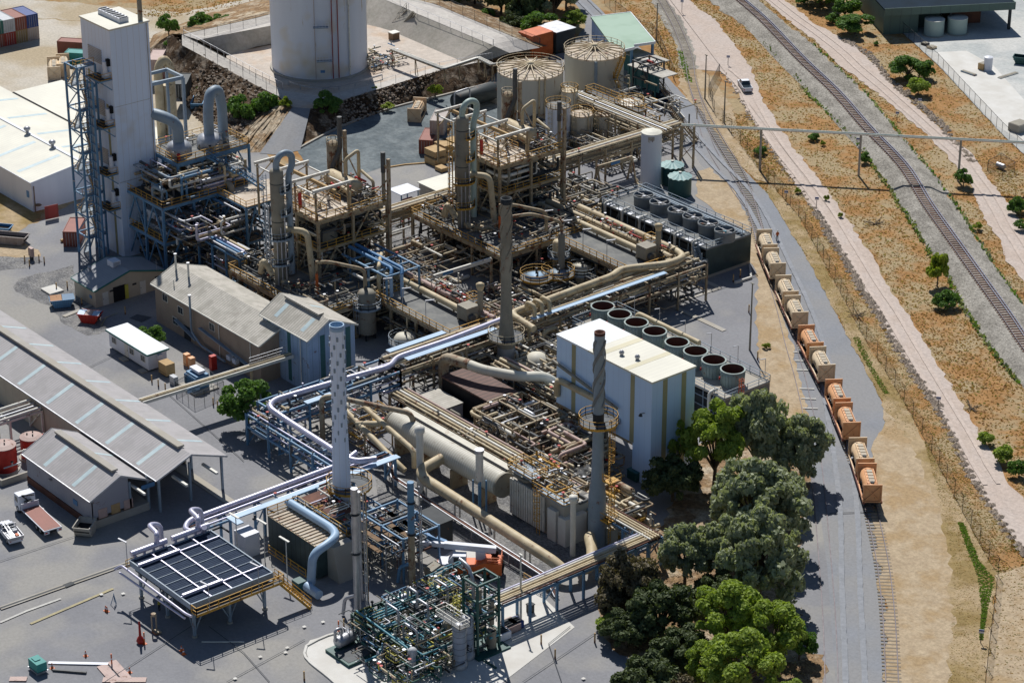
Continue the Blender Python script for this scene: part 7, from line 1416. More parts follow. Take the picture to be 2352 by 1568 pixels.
def wagon():
 t=T('flat_wagon','w','railway wagon',(0,0,0),'flat wagons of the train');L=13.4;m=M('rust_brown');m.mat='c_rust';m.beam((-L/2,1.15,.95),(L/2,1.15,.95),.22,.35);m.beam((-L/2,-1.15,.95),(L/2,-1.15,.95),.22,.35);m.mat='tank_orange';m.mat='dark_steel'
 for i in range(9):x=-L/2+.3+i*(L-.6)/8;m.beam((x,-1.1,.95),(x,1.1,.95),.3,.2)
 m.beam((-L/2,0,.85),(L/2,0,.85),.5,.3);m.beam((-L/2-.7,0,.8),(L/2+.7,0,.8),.2,.2);m.build('deck_frame',t)
 for s in(-1,1):
  m=M('dark_steel');m.box(s*4.6-1.3,-.95,.35,s*4.6+1.3,-.8,.75);m.box(s*4.6-1.3,.8,.35,s*4.6+1.3,.95,.75);m.box(s*4.6-.3,-.9,.45,s*4.6+.3,.9,.7)
  bg_=m.build('bogie',t)
  for dx in(-.9,.9):
   w_=M('rust_brown')
   for y in(-.72,.72):w_.tube([(s*4.6+dx,y-.06,.62),(s*4.6+dx,y+.06,.62)],.44,14)
   w_.beam((s*4.6+dx,-.7,.62),(s*4.6+dx,.7,.62),.14);w_.build('wheelset',bg_)
 return t
w0=wagon();wc=[]
for i in range(0,10,2):
 c=(P(*TC[i][0],3.75)+P(*TC[i+1][1],3.75))/2;q,d=near_path(c);t=w0 if i==0 else dup(w0,(0,0,0));t.location=(q.x,q.y,.18);t.rotation_euler=(0,0,math.atan2(d.y,d.x));t['label']='flat railway wagon under the '+ords[i]+' and '+ords[i+1]+' tank containers'
def container(mat,label,L=6.06):
 t=T('shipping_container',label,'shipping container',(0,0,0));m=M(mat);W2=1.22;H=2.59;m.box(-L/2+.06,-W2+.05,.1,L/2-.06,W2-.05,H-.08);m.build('body',t);m=M(mat)
 for x in(-L/2+.07,L/2-.07):
  for y in(-W2+.07,W2-.07):m.beam((x,y,0),(x,y,H),.14)
  m.beam((x,-W2,H-.05),(x,W2,H-.05),.13);m.beam((x,-W2,.07),(x,W2,.07),.13)
 for y in(-W2+.05,W2-.05):m.beam((-L/2,y,H-.05),(L/2,y,H-.05),.1);m.beam((-L/2,y,.07),(L/2,y,.07),.13)
 m.build('frame',t);m=M('alu')
 for y in(-.7,-.25,.25,.7):m.beam((L/2+.02,y,.15),(L/2+.02,y,H-.2),.05)
 m.each('door_bar',t);return t
def put(t,u,v,z,ang):c=P(u,v,z);t.location=(c.x,c.y,z);t.rotation_euler=(0,0,R(ang));return t
gt='containers stacked in the sand yard at the top left'
dx,dy=.0,0.
cb=P(350/4,345/4,0);base_c=P(91,87,0);ux=Vector((math.cos(R(32)),math.sin(R(32)),0));uy=Vector((-ux.y,ux.x,0))
A0=P(92,90,0);B0=P(0,110,0);ux=(A0-B0).normalized();uy=Vector((-ux.y,ux.x,0));ang=math.degrees(math.atan2(-uy.y,-uy.x))
cols=[('c_blue','blue','c_grey','pale grey'),('c_rust','rust brown','c_ochre','ochre'),('c_white','white','c_red','red'),('c_green','dark green','c_rust','rust red')]
for i,(a,an,b,bn)in enumerate(cols):
 for lvl,(cm,cn)in enumerate(((b,bn),(a,an))):
  t=container(cm,cn+' container, '+('lower' if lvl==0 else 'upper')+' one in the '+('first','second','third','fourth')[i]+' column of the sand yard stack');c=A0-ux*(1.25+i*2.5)+uy*3.1;t.location=(c.x,c.y,lvl*2.6);t.rotation_euler=(0,0,R(ang));t['group']=gt
t=container('c_red','dark red container far back at the left edge of the picture');c=A0-ux*10+uy*9.6;t.location=(c.x,c.y,2.6);t.rotation_euler=(0,0,R(ang));t['group']=gt
for u,v,z,ang,mt,lab in((172,122,0,40,'c_rust','rust red container behind the white tower stair'),(190,148,0,40,'c_teal','teal container beside the stair tower landing'),(375,178,0,-42,'c_rust','rust red container with pink roof behind the white tower'),(362,156,2.6,-42,'c_pink','pale pink topped container on the upper row behind the tower'),(420,212,0,-42,'c_white','grimy white container under the dark green one'),(420,212,2.6,-42,'c_black','dark green container stacked on the grimy white one'),(172,550,0,-42,'c_rust','rust red container with its door open beside the stair tower'),(1012,296,0,-48,'c_grey','grey ribbed container beside the dark yard with rusty roof'),(1010,296,2.6,-48,'c_grey','greyish pink ribbed container stacked on top beside the dark yard'),(985,340,0,-48,'c_rust','rust brown container in the dark yard nearest the camera')):
 t=container(mt,lab);put(t,u,v,z,ang)
m=M('c_red');m.beam((-3,0,1.3),(-3.3,-2.3,1.3),.08,2.3);m.v=[(a*1,b,c)for a,b,c in m.v];tt=P(118,505,0);m.v=[(a+3+tt.x,b+tt.y+1.4,c)for a,b,c in m.v];one(m,'container_door','open dark red container door beside the rust red container','door',(tt.x,tt.y,0))
for i,(u,v)in enumerate(((125,172),(146,165))):t=dup(protos[0],P(u,v,0)+Vector((0,0,0)),R(-30),('front' if i==0 else 'rear')+' one of the two sand coloured tank containers in the sand yard');t['group']='tank containers parked in the sand yard'
t=dup(protos[2],P(958,268,0),R(-48),'old rusty tank container beside the grey container in the dark yard')
for(u,v,s,z,lab)in((1000,375,1.0,0,'front lower'),(1020,362,1.0,0,'middle lower'),(1000,372,1.0,1.25,'front upper'),(1022,358,1.0,1.25,'middle upper'),(1042,352,1.0,1.25,'rear upper'),(1014,392,.6,0,'smallest')):
 c=P(u,v,0);m=M('timber_yellow');w2=1.5*s;m.box(c.x-w2,c.y-w2*.8,z+.1,c.x+w2,c.y+w2*.8,z+1.2*(s if s<1 else 1));m.mat='wood'
 for k in(-1,0,1):m.box(c.x+k*w2*.9-.08,c.y-w2*.82,z,c.x+k*w2*.9+.08,c.y+w2*.82,z+.1)
 one(m,'timber_crate',lab+' tan timber crate in the pile beside the containers of the dark yard','crate',(c.x,c.y,z),'timber crates in the dark yard')
def skip(mat,label,L,Wd,H,u,v,ang,cat='skip bin',lid=None):
 t=T('skip_bin',label,cat,(0,0,0));m=M(mat);a,b=L/2,L/2-H*.5;th=.08
 vs=[(-b,-Wd/2,.1),(b,-Wd/2,.1),(b,Wd/2,.1),(-b,Wd/2,.1),(-a,-Wd/2,H),(a,-Wd/2,H),(a,Wd/2,H),(-a,Wd/2,H)]
 m.add(vs,[(3,2,1,0),(0,1,5,4),(1,2,6,5),(2,3,7,6),(3,0,4,7)]);m.mat='black';m.poly([(-a+.1,-Wd/2+.1,H*.6),(a-.1,-Wd/2+.1,H*.6),(a-.1,Wd/2-.1,H*.6),(-a+.1,Wd/2-.1,H*.6)]);m.mat=mat
 for s in(-1,1):
  m.beam((-a,s*Wd/2,H),(a,s*Wd/2,H),.12);m.beam((s*a,-Wd/2,H),(s*a,Wd/2,H),.12)
  for k in range(5):x=-b+k*b/2;m.beam((x,s*(Wd/2+.03),.1),(x,s*(Wd/2+.03),H),.1)
 m.build('body',t)
 if lid:
  for i,(lm,ln)in enumerate(lid):m=M(lm);x0=-a+i*L/len(lid);m.add([(x0+.03,-Wd/2,H+.05),(x0+L/len(lid)-.03,-Wd/2,H+.05),(x0+L/len(lid)-.03,0,H+ln),(x0+.03,0,H+ln),(x0+L/len(lid)-.03,Wd/2,H+.05),(x0+.03,Wd/2,H+.05)],[(0,1,2,3),(3,2,4,5)]);m.build('lid',t)
 return put(t,u,v,0,ang)
skip('c_mid','blue skip bin with rounded half rusty lid on the gravel bed',3.6,2.0,1.3,143,702,65,lid=[('tank_orange',.6),('sky_tray',.6)])
skip('red_paint','red skip bin with blue and pink lids beside the parking corner',3.4,1.9,1.4,208,738,38,lid=[('sky_tray',.3),('c_pink',.3),('sky_tray',.3)])
skip('c_grey','long rusty grey open skip at the left edge beside the lawn',6.2,2.2,1.4,22,557,38)
skip('c_mid','pale blue open skip partly cut off by the left edge',4.2,2.0,1.0,-2,532,38)
skip('c_mid','bright blue skip beside the dark green stacked container',4.6,2.2,1.4,456,246,-42)
skip('concrete','dark green-grey rubbish skip with raised lid beside the annex corner',3.0,2.2,1.6,196,1226,-50)
skip('dark_green_tank','dark green skip cut off by the right edge on the neighbouring yard',3,2,1.4,2345,146,30)
c=P(1461,1099,0);m=M('dark_green_tank');m.box(c.x-.9,c.y-.8,.1,c.x+.9,c.y+.8,1.3);m.mat='wall_green';m.box(c.x-.95,c.y-.85,1.31,c.x+.95,c.y+.85,1.42);one(m,'waste_bin','dark green wheeled waste bin in the shade beside the white plant building','bin',(c.x,c.y,0))
c=P(1218,1405,0);m=M('c_black');m.box(c.x-.35,c.y-.35,.05,c.x+.35,c.y+.35,1.05);m.mat='dark_steel';m.box(c.x-.4,c.y-.4,1.05,c.x+.4,c.y+.45,1.15);one(m,'waste_bin','black wheeled bin under the cream pipe rack beside a yellow post','bin',(c.x,c.y,0))
for(u,v,mt,w_,h_,lab)in((1170,1445,'c_pink',1.0,1.0,'pinkish crate with black contents next to the green tower'),(1150,1465,'white_paint',.9,1.1,'white plastic tank crate at the foot of the green tower'),(1182,1440,'c_blue',.8,1.0,'navy tub beside the pinkish crate')):
 c=P(u,v,0);m=M(mt);m.box(c.x-w_,c.y-w_,.12,c.x+w_,c.y+w_,h_);m.mat='wood';m.box(c.x-w_,c.y-w_,0,c.x+w_,c.y+w_,.11);m.mat='dark_steel';m.box(c.x-w_*.8,c.y-w_*.8,h_,c.x+w_*.8,c.y+w_*.8,h_+.05);one(m,'pallet_crate',lab,'crate',(c.x,c.y,0))
for(u,v,mt,lx_,ly_,h_,lab,z0)in((384,860,'timber_yellow',2.0,1.5,1.7,'yellow ochre generator box at the end of the portable office',.3),(430,838,'tank_orange',.8,.8,1.8,'left of two orange-pink electrical cabinets below the brick building',0),(441,845,'tank_orange',.8,.8,1.7,'right of two orange-pink electrical cabinets below the brick building',0),(490,848,'red_paint',.7,.9,2.2,'dark orange cabinet against the brick wall',0),(400,882,'c_white',1.2,.7,1.3,'grey chiller unit with fan grille beside the transformer yard',0)):
 c=P(u,v,0);m=M(mt);m.box(c.x-lx_/2,c.y-ly_/2,z0,c.x+lx_/2,c.y+ly_/2,z0+h_);m.mat='dark_steel';m.box(c.x-lx_/2+.1,c.y-ly_/2-.015,z0+.3,c.x+lx_/2-.1,c.y-ly_/2-.003,z0+.36);m.box(c.x-lx_/2+.2,c.y-ly_/2+.2,0,c.x+lx_/2-.2,c.y+ly_/2-.2,max(z0,.02));one(m,'equipment_cabinet',lab,'cabinet',(c.x,c.y,0))
c=P(455,888,0);t=T('transformer','dark grey transformer with cooling fins inside its fenced compound','transformer',(c.x,c.y,0));m=M('blue_steel');m.box(c.x-1.4,c.y-1.0,.3,c.x+1.4,c.y+1.0,2.3)
for k in range(8):m.box(c.x-1.3+k*.36,c.y-1.4,.6,c.x-1.2+k*.36,c.y-1.0,2.1)
m.build('tank_body',t);m=M('white_paint');m.box(c.x-1.2,c.y-.5,2.5,c.x+1.2,c.y+.6,2.9);m.cyl(c.x,c.y,2.3,2.6,.2,8);m.build('conservator',t);m=M('concrete');m.box(c.x-2.2,c.y-2,0,c.x+2.4,c.y+2,.25);m.build('plinth',t)
fence('wire compound fence round the transformer below the pipe bridge',[P(405,905),P(447,935),P(515,905),P(470,870),P(405,905)],2.0,arm=False,sp=2)
bl=[('by the gravel bed near the skip',[(155,662,656),(207,671,640),(188,700,685),(130,665,652)]),('left of the red container',[(228/4+0,602,588),(102,605,584),(90,600,577),(68,612,598)]),('in front of the ochre generator',[(349,878,853),(364,888,864),(380,897,874)]),('beside the transformer compound',[(490,930,906),(500,937,912)])]
bm=M('timber_yellow');bm.cyl(0,0,0,1.15,.1,8);bm.mat='rust_brown';bm.cyl(0,0,0,.3,.11,8);b0=None
def bollard(u,v,lab,grp,h=1.0):
 global b0
 c=P(u,v,0)
 if b0 is None:b0=one(bm,'bollard',lab,'bollard',(0,0,0),grp);o=b0
 else:o=b0 .copy();COL.objects.link(o);o['label']=lab;o['group']=grp
 o.location=(c.x,c.y,0);o.scale=(1,1,h)
for g,ps in bl:
 for q_,(u,v,_)in enumerate(ps):bollard(u,v,('first','second','third','fourth')[q_]+' short yellow bollard '+g,'yellow bollards '+g)
for(u,v,lab)in((1243,1479,'yellow bollard with a small box on top on the empty lower yard'),(1275,1512,'yellow bollard beside a sprayed patch on the lower yard'),(1366,1475,'yellow bollard nearest the dark bushes on the lower yard'),(699,1563,'yellow bollard left of the concrete apron at the bottom edge'),(790,1442,'yellow bollard joined by striped tape above the apron'),(1551,690,'yellow bollard at the tip of the concrete strip'),(1720,718,'yellow bollard beside the sandy strip by the siding'),(1740,826,'yellow bollard at the end of the pale cooling tower'),(1700,637,'yellow post at the kerb by the dark cooling tower'),(1684,648,'yellow meter post on the kerb by the dark cooling tower'),(1505,1262,'left yellow post at the corner of the cream pipe rack'),(1511,1258,'right yellow post at the corner of the cream pipe rack'),(288,722,'yellow bollard in the shade below the office')):bollard(u,v,lab,'single yellow posts',1.15)
def cone(u,v,lab,h=.75,stake=False):
 c=P(u,v,0);m=M('orange_paint');m.box(c.x-.25,c.y-.25,0,c.x+.25,c.y+.25,.05)
 if stake:m.cyl(c.x,c.y,.05,h,.09,8);m.mat='white_paint';m.cyl(c.x,c.y,h*.5,h*.62,.095,8)
 else:m.lathe(c.x,c.y,[(.18,.05),(.11,.4*h/.75),(.04,h)],10);m.mat='white_paint';m.lathe(c.x,c.y,[(.125,.38),(.095,.52)],10,True,False)
 one(m,'traffic_cone',lab,'traffic cone',(c.x,c.y,0))
cone(120,1534,'orange cone beside the teal generator');cone(197,1506,'small dark orange cone above the white plank');cone(243,1402,'left of two cones standing together near the tripod');cone(246,1404,'right of two cones standing together near the tripod');cone(417,1494,'left of two orange cones at the shadow edge of the air cooler');cone(422,1502,'right of two orange cones at the shadow edge of the air cooler');cone(298,1544,'orange cone lying among the pink sheets')
cone(257,1526,'slim orange stake with white band on the pink sheets',1.5,True);cone(332,1478,'slim orange stake beside the red float',1.6,True);cone(778,1448,'leaning red and white stake above the apron',1.4,True)
c=P(323,1476,0);m=M('red_paint');m.lathe(c.x,c.y,[(.35,.05),(.5,.35),(.35,.75),(.16,1.0),(.12,2.9),(.01,3.0)],14);one(m,'red_float_marker','tall bright red marker with a ball shaped base on the open yard','marker',(c.x,c.y,0))
c=P(263,1388,0);m=M('blue_steel');
for a in(0,120,240):m.beam((c.x,c.y,1.4),(c.x+.45*math.cos(R(a)),c.y+.45*math.sin(R(a)),0),.06)
m.beam((c.x,c.y,.4),(c.x,c.y,1.6),.06);one(m,'tripod_stand','small blue steel tripod standing on the open yard','tripod',(c.x,c.y,0))
c=P(355,1450,0);t=T('pallet_jack','rusty brown hand lifter at the shadow edge of the air cooler','hand lifter',(c.x,c.y,0));m=M('rust_brown');m.mat='rusty_beige';m.beam((c.x,c.y-.3,0),(c.x,c.y-.3,2.2),.12);m.beam((c.x,c.y+.3,0),(c.x,c.y+.3,2.2),.12);m.box(c.x,c.y-.4,.1,c.x+.9,c.y+.4,.35);m.cyl(c.x,c.y,2.2,2.5,.3,10);m.build('mast',t)
c=P(88,1540,0);t=T('generator','teal generator box on a small trailer frame at the bottom left','generator',(c.x,c.y,0));m=M('c_teal');m.box(c.x-1.0,c.y-.65,.45,c.x+1.0,c.y+.65,1.5);m.box(c.x-.7,c.y-.4,1.5,c.x+.2,c.y+.3,1.6);m.build('body',t);m=M('alu');m.box(c.x-1.1,c.y-.75,.3,c.x+1.1,c.y+.75,.4);
for s in(-.8,.8):m.beam((c.x+s,c.y-.6,0),(c.x+s,c.y+.6,0),.12);m.beam((c.x+s,c.y-.6,0),(c.x+s,c.y-.6,.35),.1)
m.build('frame',t)
for(u,v,l_,a_,w_,mt,lab)in((180,1524,7.0,48,.5,'white_paint','long white plank lying on the yard'),(160,1543,4.0,42,.3,'dark_pipe','dark bent pipe lying on the yard'),(250,1548,4.2,-8,1.2,'c_pink','first pink metal sheet lying on the yard with an orange patch'),(275,1540,4.6,-8,1.1,'c_pink','second pink metal sheet lying beside the orange stake'),(286,1562,5.0,50,1.0,'c_pink','curled pink metal sheet at the bottom edge'),(42,1560,2.0,50,.9,'c_pink','small pink metal sheet at the bottom left corner'),(512,1475,5.0,50,.14,'white_pipe','thin white pipe lying in the shade of the air cooler'),(250,264,2,30,.5,'white_pipe','thin white rail lying beside the ramp')):
 c=P(u,v,0);d=Vector((math.cos(R(a_)),math.sin(R(a_)),0));m=M(mt);m.beam(c-d*l_/2+Vector((0,0,.1)),c+d*l_/2+Vector((0,0,.12)),w_,.08 if w_>.4 else w_);one(m,'loose_sheet' if w_>.8 else 'loose_beam',lab,'scrap',(c.x,c.y,.05))
m=M('timber_yellow');a,b=P(140,557,0),P(180,547,0);m.beam(a+Vector((0,0,.3)),b+Vector((0,0,.3)),.4,.4);m.mat='alu';m.beam(P(150,540,.3),P(165,550,.3),.2);one(m,'lifting_beam','yellow lifting beam lying beside the rust red container','beam',(a.x,a.y,0))
for(u,v,lab)in((120,668,'flat pale concrete slab on the gravel bed'),(500,1480,'x')):
 if lab!='x':c=P(u,v,0);m=M('pale_concrete');m.box(c.x-1.4,c.y-1.2,.02,c.x+1.4,c.y+1.2,.3);one(m,'concrete_slab',lab,'slab',(c.x,c.y,0))
c=P(73,596,0);m=M('c_pink');m.box(c.x-.5,c.y-.25,.6,c.x+.5,c.y+.25,2.0);m.mat='dark_steel';m.box(c.x-.3,c.y-.2,0,c.x+.3,c.y+.2,.6);one(m,'hydrant_cabinet','pinkish hydrant cabinet among the bollards at the left','cabinet',(c.x,c.y,0))
c=P(1640,648,0);
kp=[P(1545+3,616),P(1562,610)]
m=M('pale_concrete');a,b,c_=P(1688,652,0),P(1725,640,0),P(1722,612,0);m.beam(a+Vector((0,0,.2)),b+Vector((0,0,.2)),.3,.4);m.beam(b+Vector((0,0,.2)),c_+Vector((0,0,.2)),.3,.4);one(m,'kerb_wall','low concrete kerb wall at the corner of the dark cooling tower','kerb',(b.x,b.y,0))
def wheel(t,x,y,r=.38,w_=.24):
 m=M('rubber');m.tube([(x,y-w_/2,r),(x,y+w_/2,r)],r,16);tw=m.build('wheel',t);m=M('alu');m.tube([(x,y-w_/2-.01,r),(x,y+w_/2+.01,r)],r*.5,10);m.build('rim',tw)
def body_profile(m,prof,y0,y1,inset=None):
 n=len(prof);vs=[(x,y0,z)for x,z in prof]+[(x,y1,z)for x,z in prof];m.add(vs,[tuple(range(n)),tuple(range(2*n-1,n-1,-1))]+[(i,i+n,(i+1)%n+n,(i+1)%n)for i in range(n)])
def pickup(label,tray=False):
 t=T('pickup_truck',label,'pickup truck',(0,0,0));m=M('white_paint')
 body_profile(m,[(-2.6,.45),(2.55,.45),(2.6,.95),(1.4,1.08),(-.6 if not tray else 0.1,1.08),(-.6 if not tray else 0.1,.95),(-2.6,.95)],-.9,.9)
 if not tray:m.box(-2.6,-.9,.95,-.62,-.82,1.12);m.box(-2.6,.82,.95,-.62,.9,1.12);m.box(-2.6,-.9,.95,-2.5,.9,1.12)
 m.build('body',t);m=M('white_paint');xb=-.6 if not tray else.1;vs=[(1.4,-.84,1.08),(1.4,.84,1.08),(xb,.84,1.08),(xb,-.84,1.08),(.75,-.7,1.72),(.75,.7,1.72),(xb+.25,.7,1.75),(xb+.25,-.7,1.75)]
 m.add(vs,[(4,5,6,7)]);m.mat='glass';m.add(vs,[(0,1,5,4),(1,2,6,5),(2,3,7,6),(3,0,4,7)]);m.mat='white_paint'
 for a,b in((0,4),(1,5),(2,6),(3,7)):m.beam(vs[a],vs[b],.1)
 m.beam((.35,-.8,1.1),(.35,-.72,1.72),.1);m.beam((.35,.8,1.1),(.35,.72,1.72),.1);m.build('cab',t)
 m=M('glass');m.box(-2.4,-.75,1.121,-.7,.75,1.13)
 if not tray:m.build('tray_cover',t)
 else:
  m=M('alu');m.box(-2.7,-1.0,.85,-.1,1.0,.98)
  for s in(-1,1):m.box(-2.7,s*1.0-.03,.98,-.1,s*1.0+.03,1.3)
  m.box(-2.73,-1,.98,-2.67,1,1.3);m.rail([(-.1,-.9,.98),(-.1,.9,.98)],.9,.6,.06);m.build('tray',t)
  m=M('alu');
  for y in(.1,.5):m.beam((-2.4,y,1.35),(.8,y+.1,1.95),.07)
  for k in range(8):f=k/8;m.beam((-2.4+3.2*f,.1,1.35+.6*f),(-2.4+3.2*f,.5,1.35+.6*f),.05)
  m.build('ladder',t);m=M('c_white');m.box(-1.0,-.8,.99,-.3,-.2,1.3);m.mat='orange_paint';m.box(-2.2,-.6,.99,-1.6,-.2,1.2);m.build('tool_box',t)
 for s in(-.92,.92):m=M('red_paint');m.box(-2.64,s*.8-.07,.7,-2.605,s*.8+.07,.95);m.each('tail_light',t)
 for x in(-1.6,1.6):
  for y in(-.8,.8):wheel(t,x,y)
 return t
t=pickup('white double cab pickup driving away on the pink dirt road');c=P(1711,205,0);t.location=c;a=P(1722,215,0)-P(1703,185,0);t.rotation_euler=(0,0,math.atan2(-a.y,-a.x))
t=pickup('white tray-back pickup with a ladder on its rack at the left edge',True);c=P(22,1232,0);t.location=c;t.rotation_euler=(0,0,R(170))
t=T('flatbed_truck','white flatbed truck with an empty red deck parked by the annex shed','truck',(0,0,0));m=M('white_paint');body_profile(m,[(3.0,.55),(4.7,.55),(4.8,1.3),(4.6,2.5),(3.1,2.6),(3.0,2.4)],-1.1,1.1);m.build('cab',t)
m=M('glass');m.box(4.62,-.95,1.45,4.78,.95,2.3);m.box(3.6,-1.12,1.5,4.4,-1.105,2.2);m.box(3.6,1.105,1.5,4.4,1.12,2.2);m.build('window',t);m=M('white_paint');m.box(-4.6,-1.22,1.0,2.2,1.22,1.12);m.box(2.2,-1.22,1.0,2.28,1.22,1.9);m.build('deck_frame',t)
m=M('c_red');m.mat='c_rust';m.box(-4.5,-1.12,1.121,2.15,1.12,1.15);m.build('red_deck',t);m=M('dark_steel');m.box(-4.4,-.45,.6,4.2,.45,1.0);m.box(2.4,-.5,1.0,2.9,.5,1.9);m.beam((2.6,0,1.9),(2.6,.9,2.9),.18);m.beam((2.6,.9,2.9),(2.7,-.8,2.5),.14);m.build('chassis',t)
m=M('white_paint');m.box(-4.65,-1.2,.6,-4.6,-.5,1.0);m.box(-4.65,.5,.6,-4.6,1.2,1.0);m.mat='red_paint';m.box(-4.68,-1.1,.72,-4.65,-.8,.9);m.box(-4.68,.8,.72,-4.65,1.1,.9);m.each('tail_light',t)
for x in(-3.0,-1.9,3.8):
 for y in(-.95,.95):wheel(t,x,y,.48,.3)
c=P(88,1198,0);t.location=c;a=P(118,1226,1)-P(62,1172,1);t.rotation_euler=(0,0,math.atan2(-a.y,-a.x))
t=T('mobile_crane','orange and white mobile crane with its telescopic boom laid forward','mobile crane',(0,0,0));m=M('orange_paint');body_profile(m,[(-4.2,.7),(3.6,.7),(3.9,1.3),(1.6,1.6),(-.8,1.7),(-2.0,2.3),(-4.2,2.2)],-1.2,1.2);m.build('chassis',t)
m=M('white_paint');body_profile(m,[(.2,1.62),(2.2,1.62),(2.4,2.4),(1.8,3.2),(.2,3.2)],.1,1.25);m.mat='glass';m.box(.5,1.255,2.2,1.7,1.27,3.0);m.box(.5,.08,2.2,1.7,.095,3.0);m.add([(2.25,.15,2.0),(2.25,1.2,2.0),(1.9,1.2,3.1),(1.9,.15,3.1)],[(0,1,2,3)]);m.build('cab',t)
m=M('white_paint');m.beam((-3.4,-.4,3.4),(3.0,-.4,3.8),.7,.75);m.beam((3.0,-.4,3.8),(6.4,-.4,3.95),.5,.55);m.beam((-1.5,-.4,2.1),(-1.5,-.4,3.2),.9,1.2);m.mat='dark_steel';m.beam((6.4,-.4,3.95),(7.6,-.4,3.95),.45,.6);m.build('boom',t)
m=M('white_paint');m.box(2.2,-1.15,1.6,3.7,1.15,1.75);m.mat='orange_paint';m.rail([(-4.1,-1.1,2.25),(-4.1,1.1,2.25),(-2.4,1.1,2.25)],.8,1,.07);m.mat='rubber';m.tube([(-3.2,-1.0,2.7),(-3.2,-.7,2.7)],.5,14);m.box(-4.4,-1,.9,-4.2,1,1.6);m.build('rear_deck',t)
for x in(-3.0,-1.6,1.9):
 for y in(-1.0,1.0):wheel(t,x,y,.58,.4)
c=P(1076,1318,0);t.location=c;t.rotation_euler=(0,0,R(-134))
p,q=P(1048,236,2.0),P(1140,206,2.0);t=T('horizontal_tank','long dark blue-grey horizontal tank between the bund bank and the cream tanks','tank',(p.x,p.y+4,0));m=M('c_black');m.hves(p,q,1.65,24,.15);m.build('shell',t);m=M('concrete');m.box(p.x-1.2,p.y+1,0,p.x+1.2,p.y+1.5,.9);m.box(p.x-1.2,q.y-1.5,0,p.x+1.2,q.y-1,.9);m.each('saddle',t);m=M('alu');m.tube([(p.x+1,p.y-1.2,0),(p.x+1,p.y-1.2,4.4),(p.x+1.4,p.y+2,4.8),(p.x+1.4,p.y+2,0)],.14,7,bend=.6);m.build('loading_pipe',t)
for(u,v,vt,lab)in((1722,804,651,'tall plain grey lighting pole beside the parking strip'),(1619,228,127,'tall dark pole beside the road near the siding'),(1663,283,187,'dark pole on the grass inside the fence'),(1508,95,8,'dark pole behind the green canopy'),(1196,1421,1273,'white pole rising through the cream pipe rack')):
 c=P(u,v,0);h=HG(u,v,vt);m=M('white_pipe' if u==1196 else 'grey_beige');m.tube([(c.x,c.y,0),(c.x,c.y,h)],[.16,.09],8);m.beam((c.x-.3,c.y,h),(c.x+.3,c.y,h),.18,.12);one(m,'light_pole',lab,'pole',(c.x,c.y,0))
for i,(u,v,vt,lab)in enumerate(((2154,937,911,'beside the dirt road low on the right'),(1875,480,453,'at the edge of the dirt road below the bridge shadow'),(1805,463,438,'on the verge by the fence near the bridge shadow'),(1970,336,317,'under the pipe bridge left of the mainline'),(2060,276,257,'on the grass between mainline and service track'),(2112,245,227,'beside the stone line of the service track'),(2252,1476,1445,'on the mown strip near the bottom right'),(1566,30,1,'near the siding at the top'),(1868,148,128,'x'),(1672,150,128,'by the open wire gate'))):
 if lab=='x':continue
 c=P(u,v,0);h=HG(u,v,vt);t=T('small_sign','small post sign '+lab,'sign',c);m=M('dark_steel');m.beam((c.x,c.y,0),(c.x,c.y,h),.07);m.build('post',t);e1_=Vector((.77,.64,0));m=M('white_paint');q=Vector((c.x,c.y,h-.2))+Vector((.05,-.05,0));m.beam(q-e1_*.32,q+e1_*.32,.04,.5);m.mat='c_blue';m.beam(q-e1_*.3+Vector((.03,-.03,.12)),q+e1_*.3+Vector((.03,-.03,.12)),.03,.2);m.build('panel',t)
for(u,v,w_,l_,h_,mt,lab)in((2258,160,1.3,1.6,1.3,'timber_yellow','tan crate beside the small white tank'),(2225,170,3.4,.8,.3,'blue_grey','blue-grey steel frames lying on the pale slab'),(2315,175,.8,5.0,.25,'white_pipe','long pale beam lying on the neighbouring yard'),(2140,112,1.4,1.4,.5,'tank_sand','heap of tan sheeting by the yard fence'),(2125,104,1.2,1.2,.5,'dark_steel','dark scrap heap by the yard fence'),(2340,300,2.5,3,1.5,'concrete','low grey roof at the right edge by the pipe bridge')):
 c=P(u,v,0);m=M(mt);m.box(c.x-w_/2,c.y-l_/2,.05,c.x+w_/2,c.y+l_/2,h_);m.mat='grey_beige';m.box(c.x-w_/2+.1,c.y-l_/2+.1,h_,c.x+w_/2-.1,c.y+l_/2-.1,h_+.06);one(m,'yard_item',lab,'yard goods',(c.x,c.y,0))
c=P(2298,388,0);m=M('alu');m.tube([(c.x-.8,c.y,.6),(c.x+.8,c.y,.6)],.45,12);m.beam((c.x,c.y,0),(c.x,c.y,.4),.4);one(m,'valve_station','silver valve body inside the small wire cage','valve',(c.x,c.y,0))
c=P(1385,485,0);m=M('concrete');m.box(-31,33.2,0,-24.4,39,.9);m.mat='pool_green';m.box(-30.7,33.5,.9,-24.7,38.7,.93);one(m,'cooling_pond','small concrete basin of green water at the end of the dark cooling tower','basin',(-27,36,0))
t=T('pond_pipework','pipes valves and yellow rails between the right structure and the dark cooling tower','pipework',(-26,33,0));m=M();clutter(m,-37,32,-23,44,.3,5.2,220,171,BEI+DRK+['white_pipe'],.06,.2,(1,5));clutter(m,-23,31.2,0,36.6,.3,2.6,70,172,BEI+DRK,.08,.25,(2,8));m.build('pipework',t);m=M('yellow_paint');m.rail([(-31,33.2,2.8),(-24.4,33.2,2.8),(-24.4,39,2.8)],w=.08);m.mat='beige_steel';frame(m,-36,33,-31,40,[2.8,5],2,2,.22);m.build('rail_frame',t)
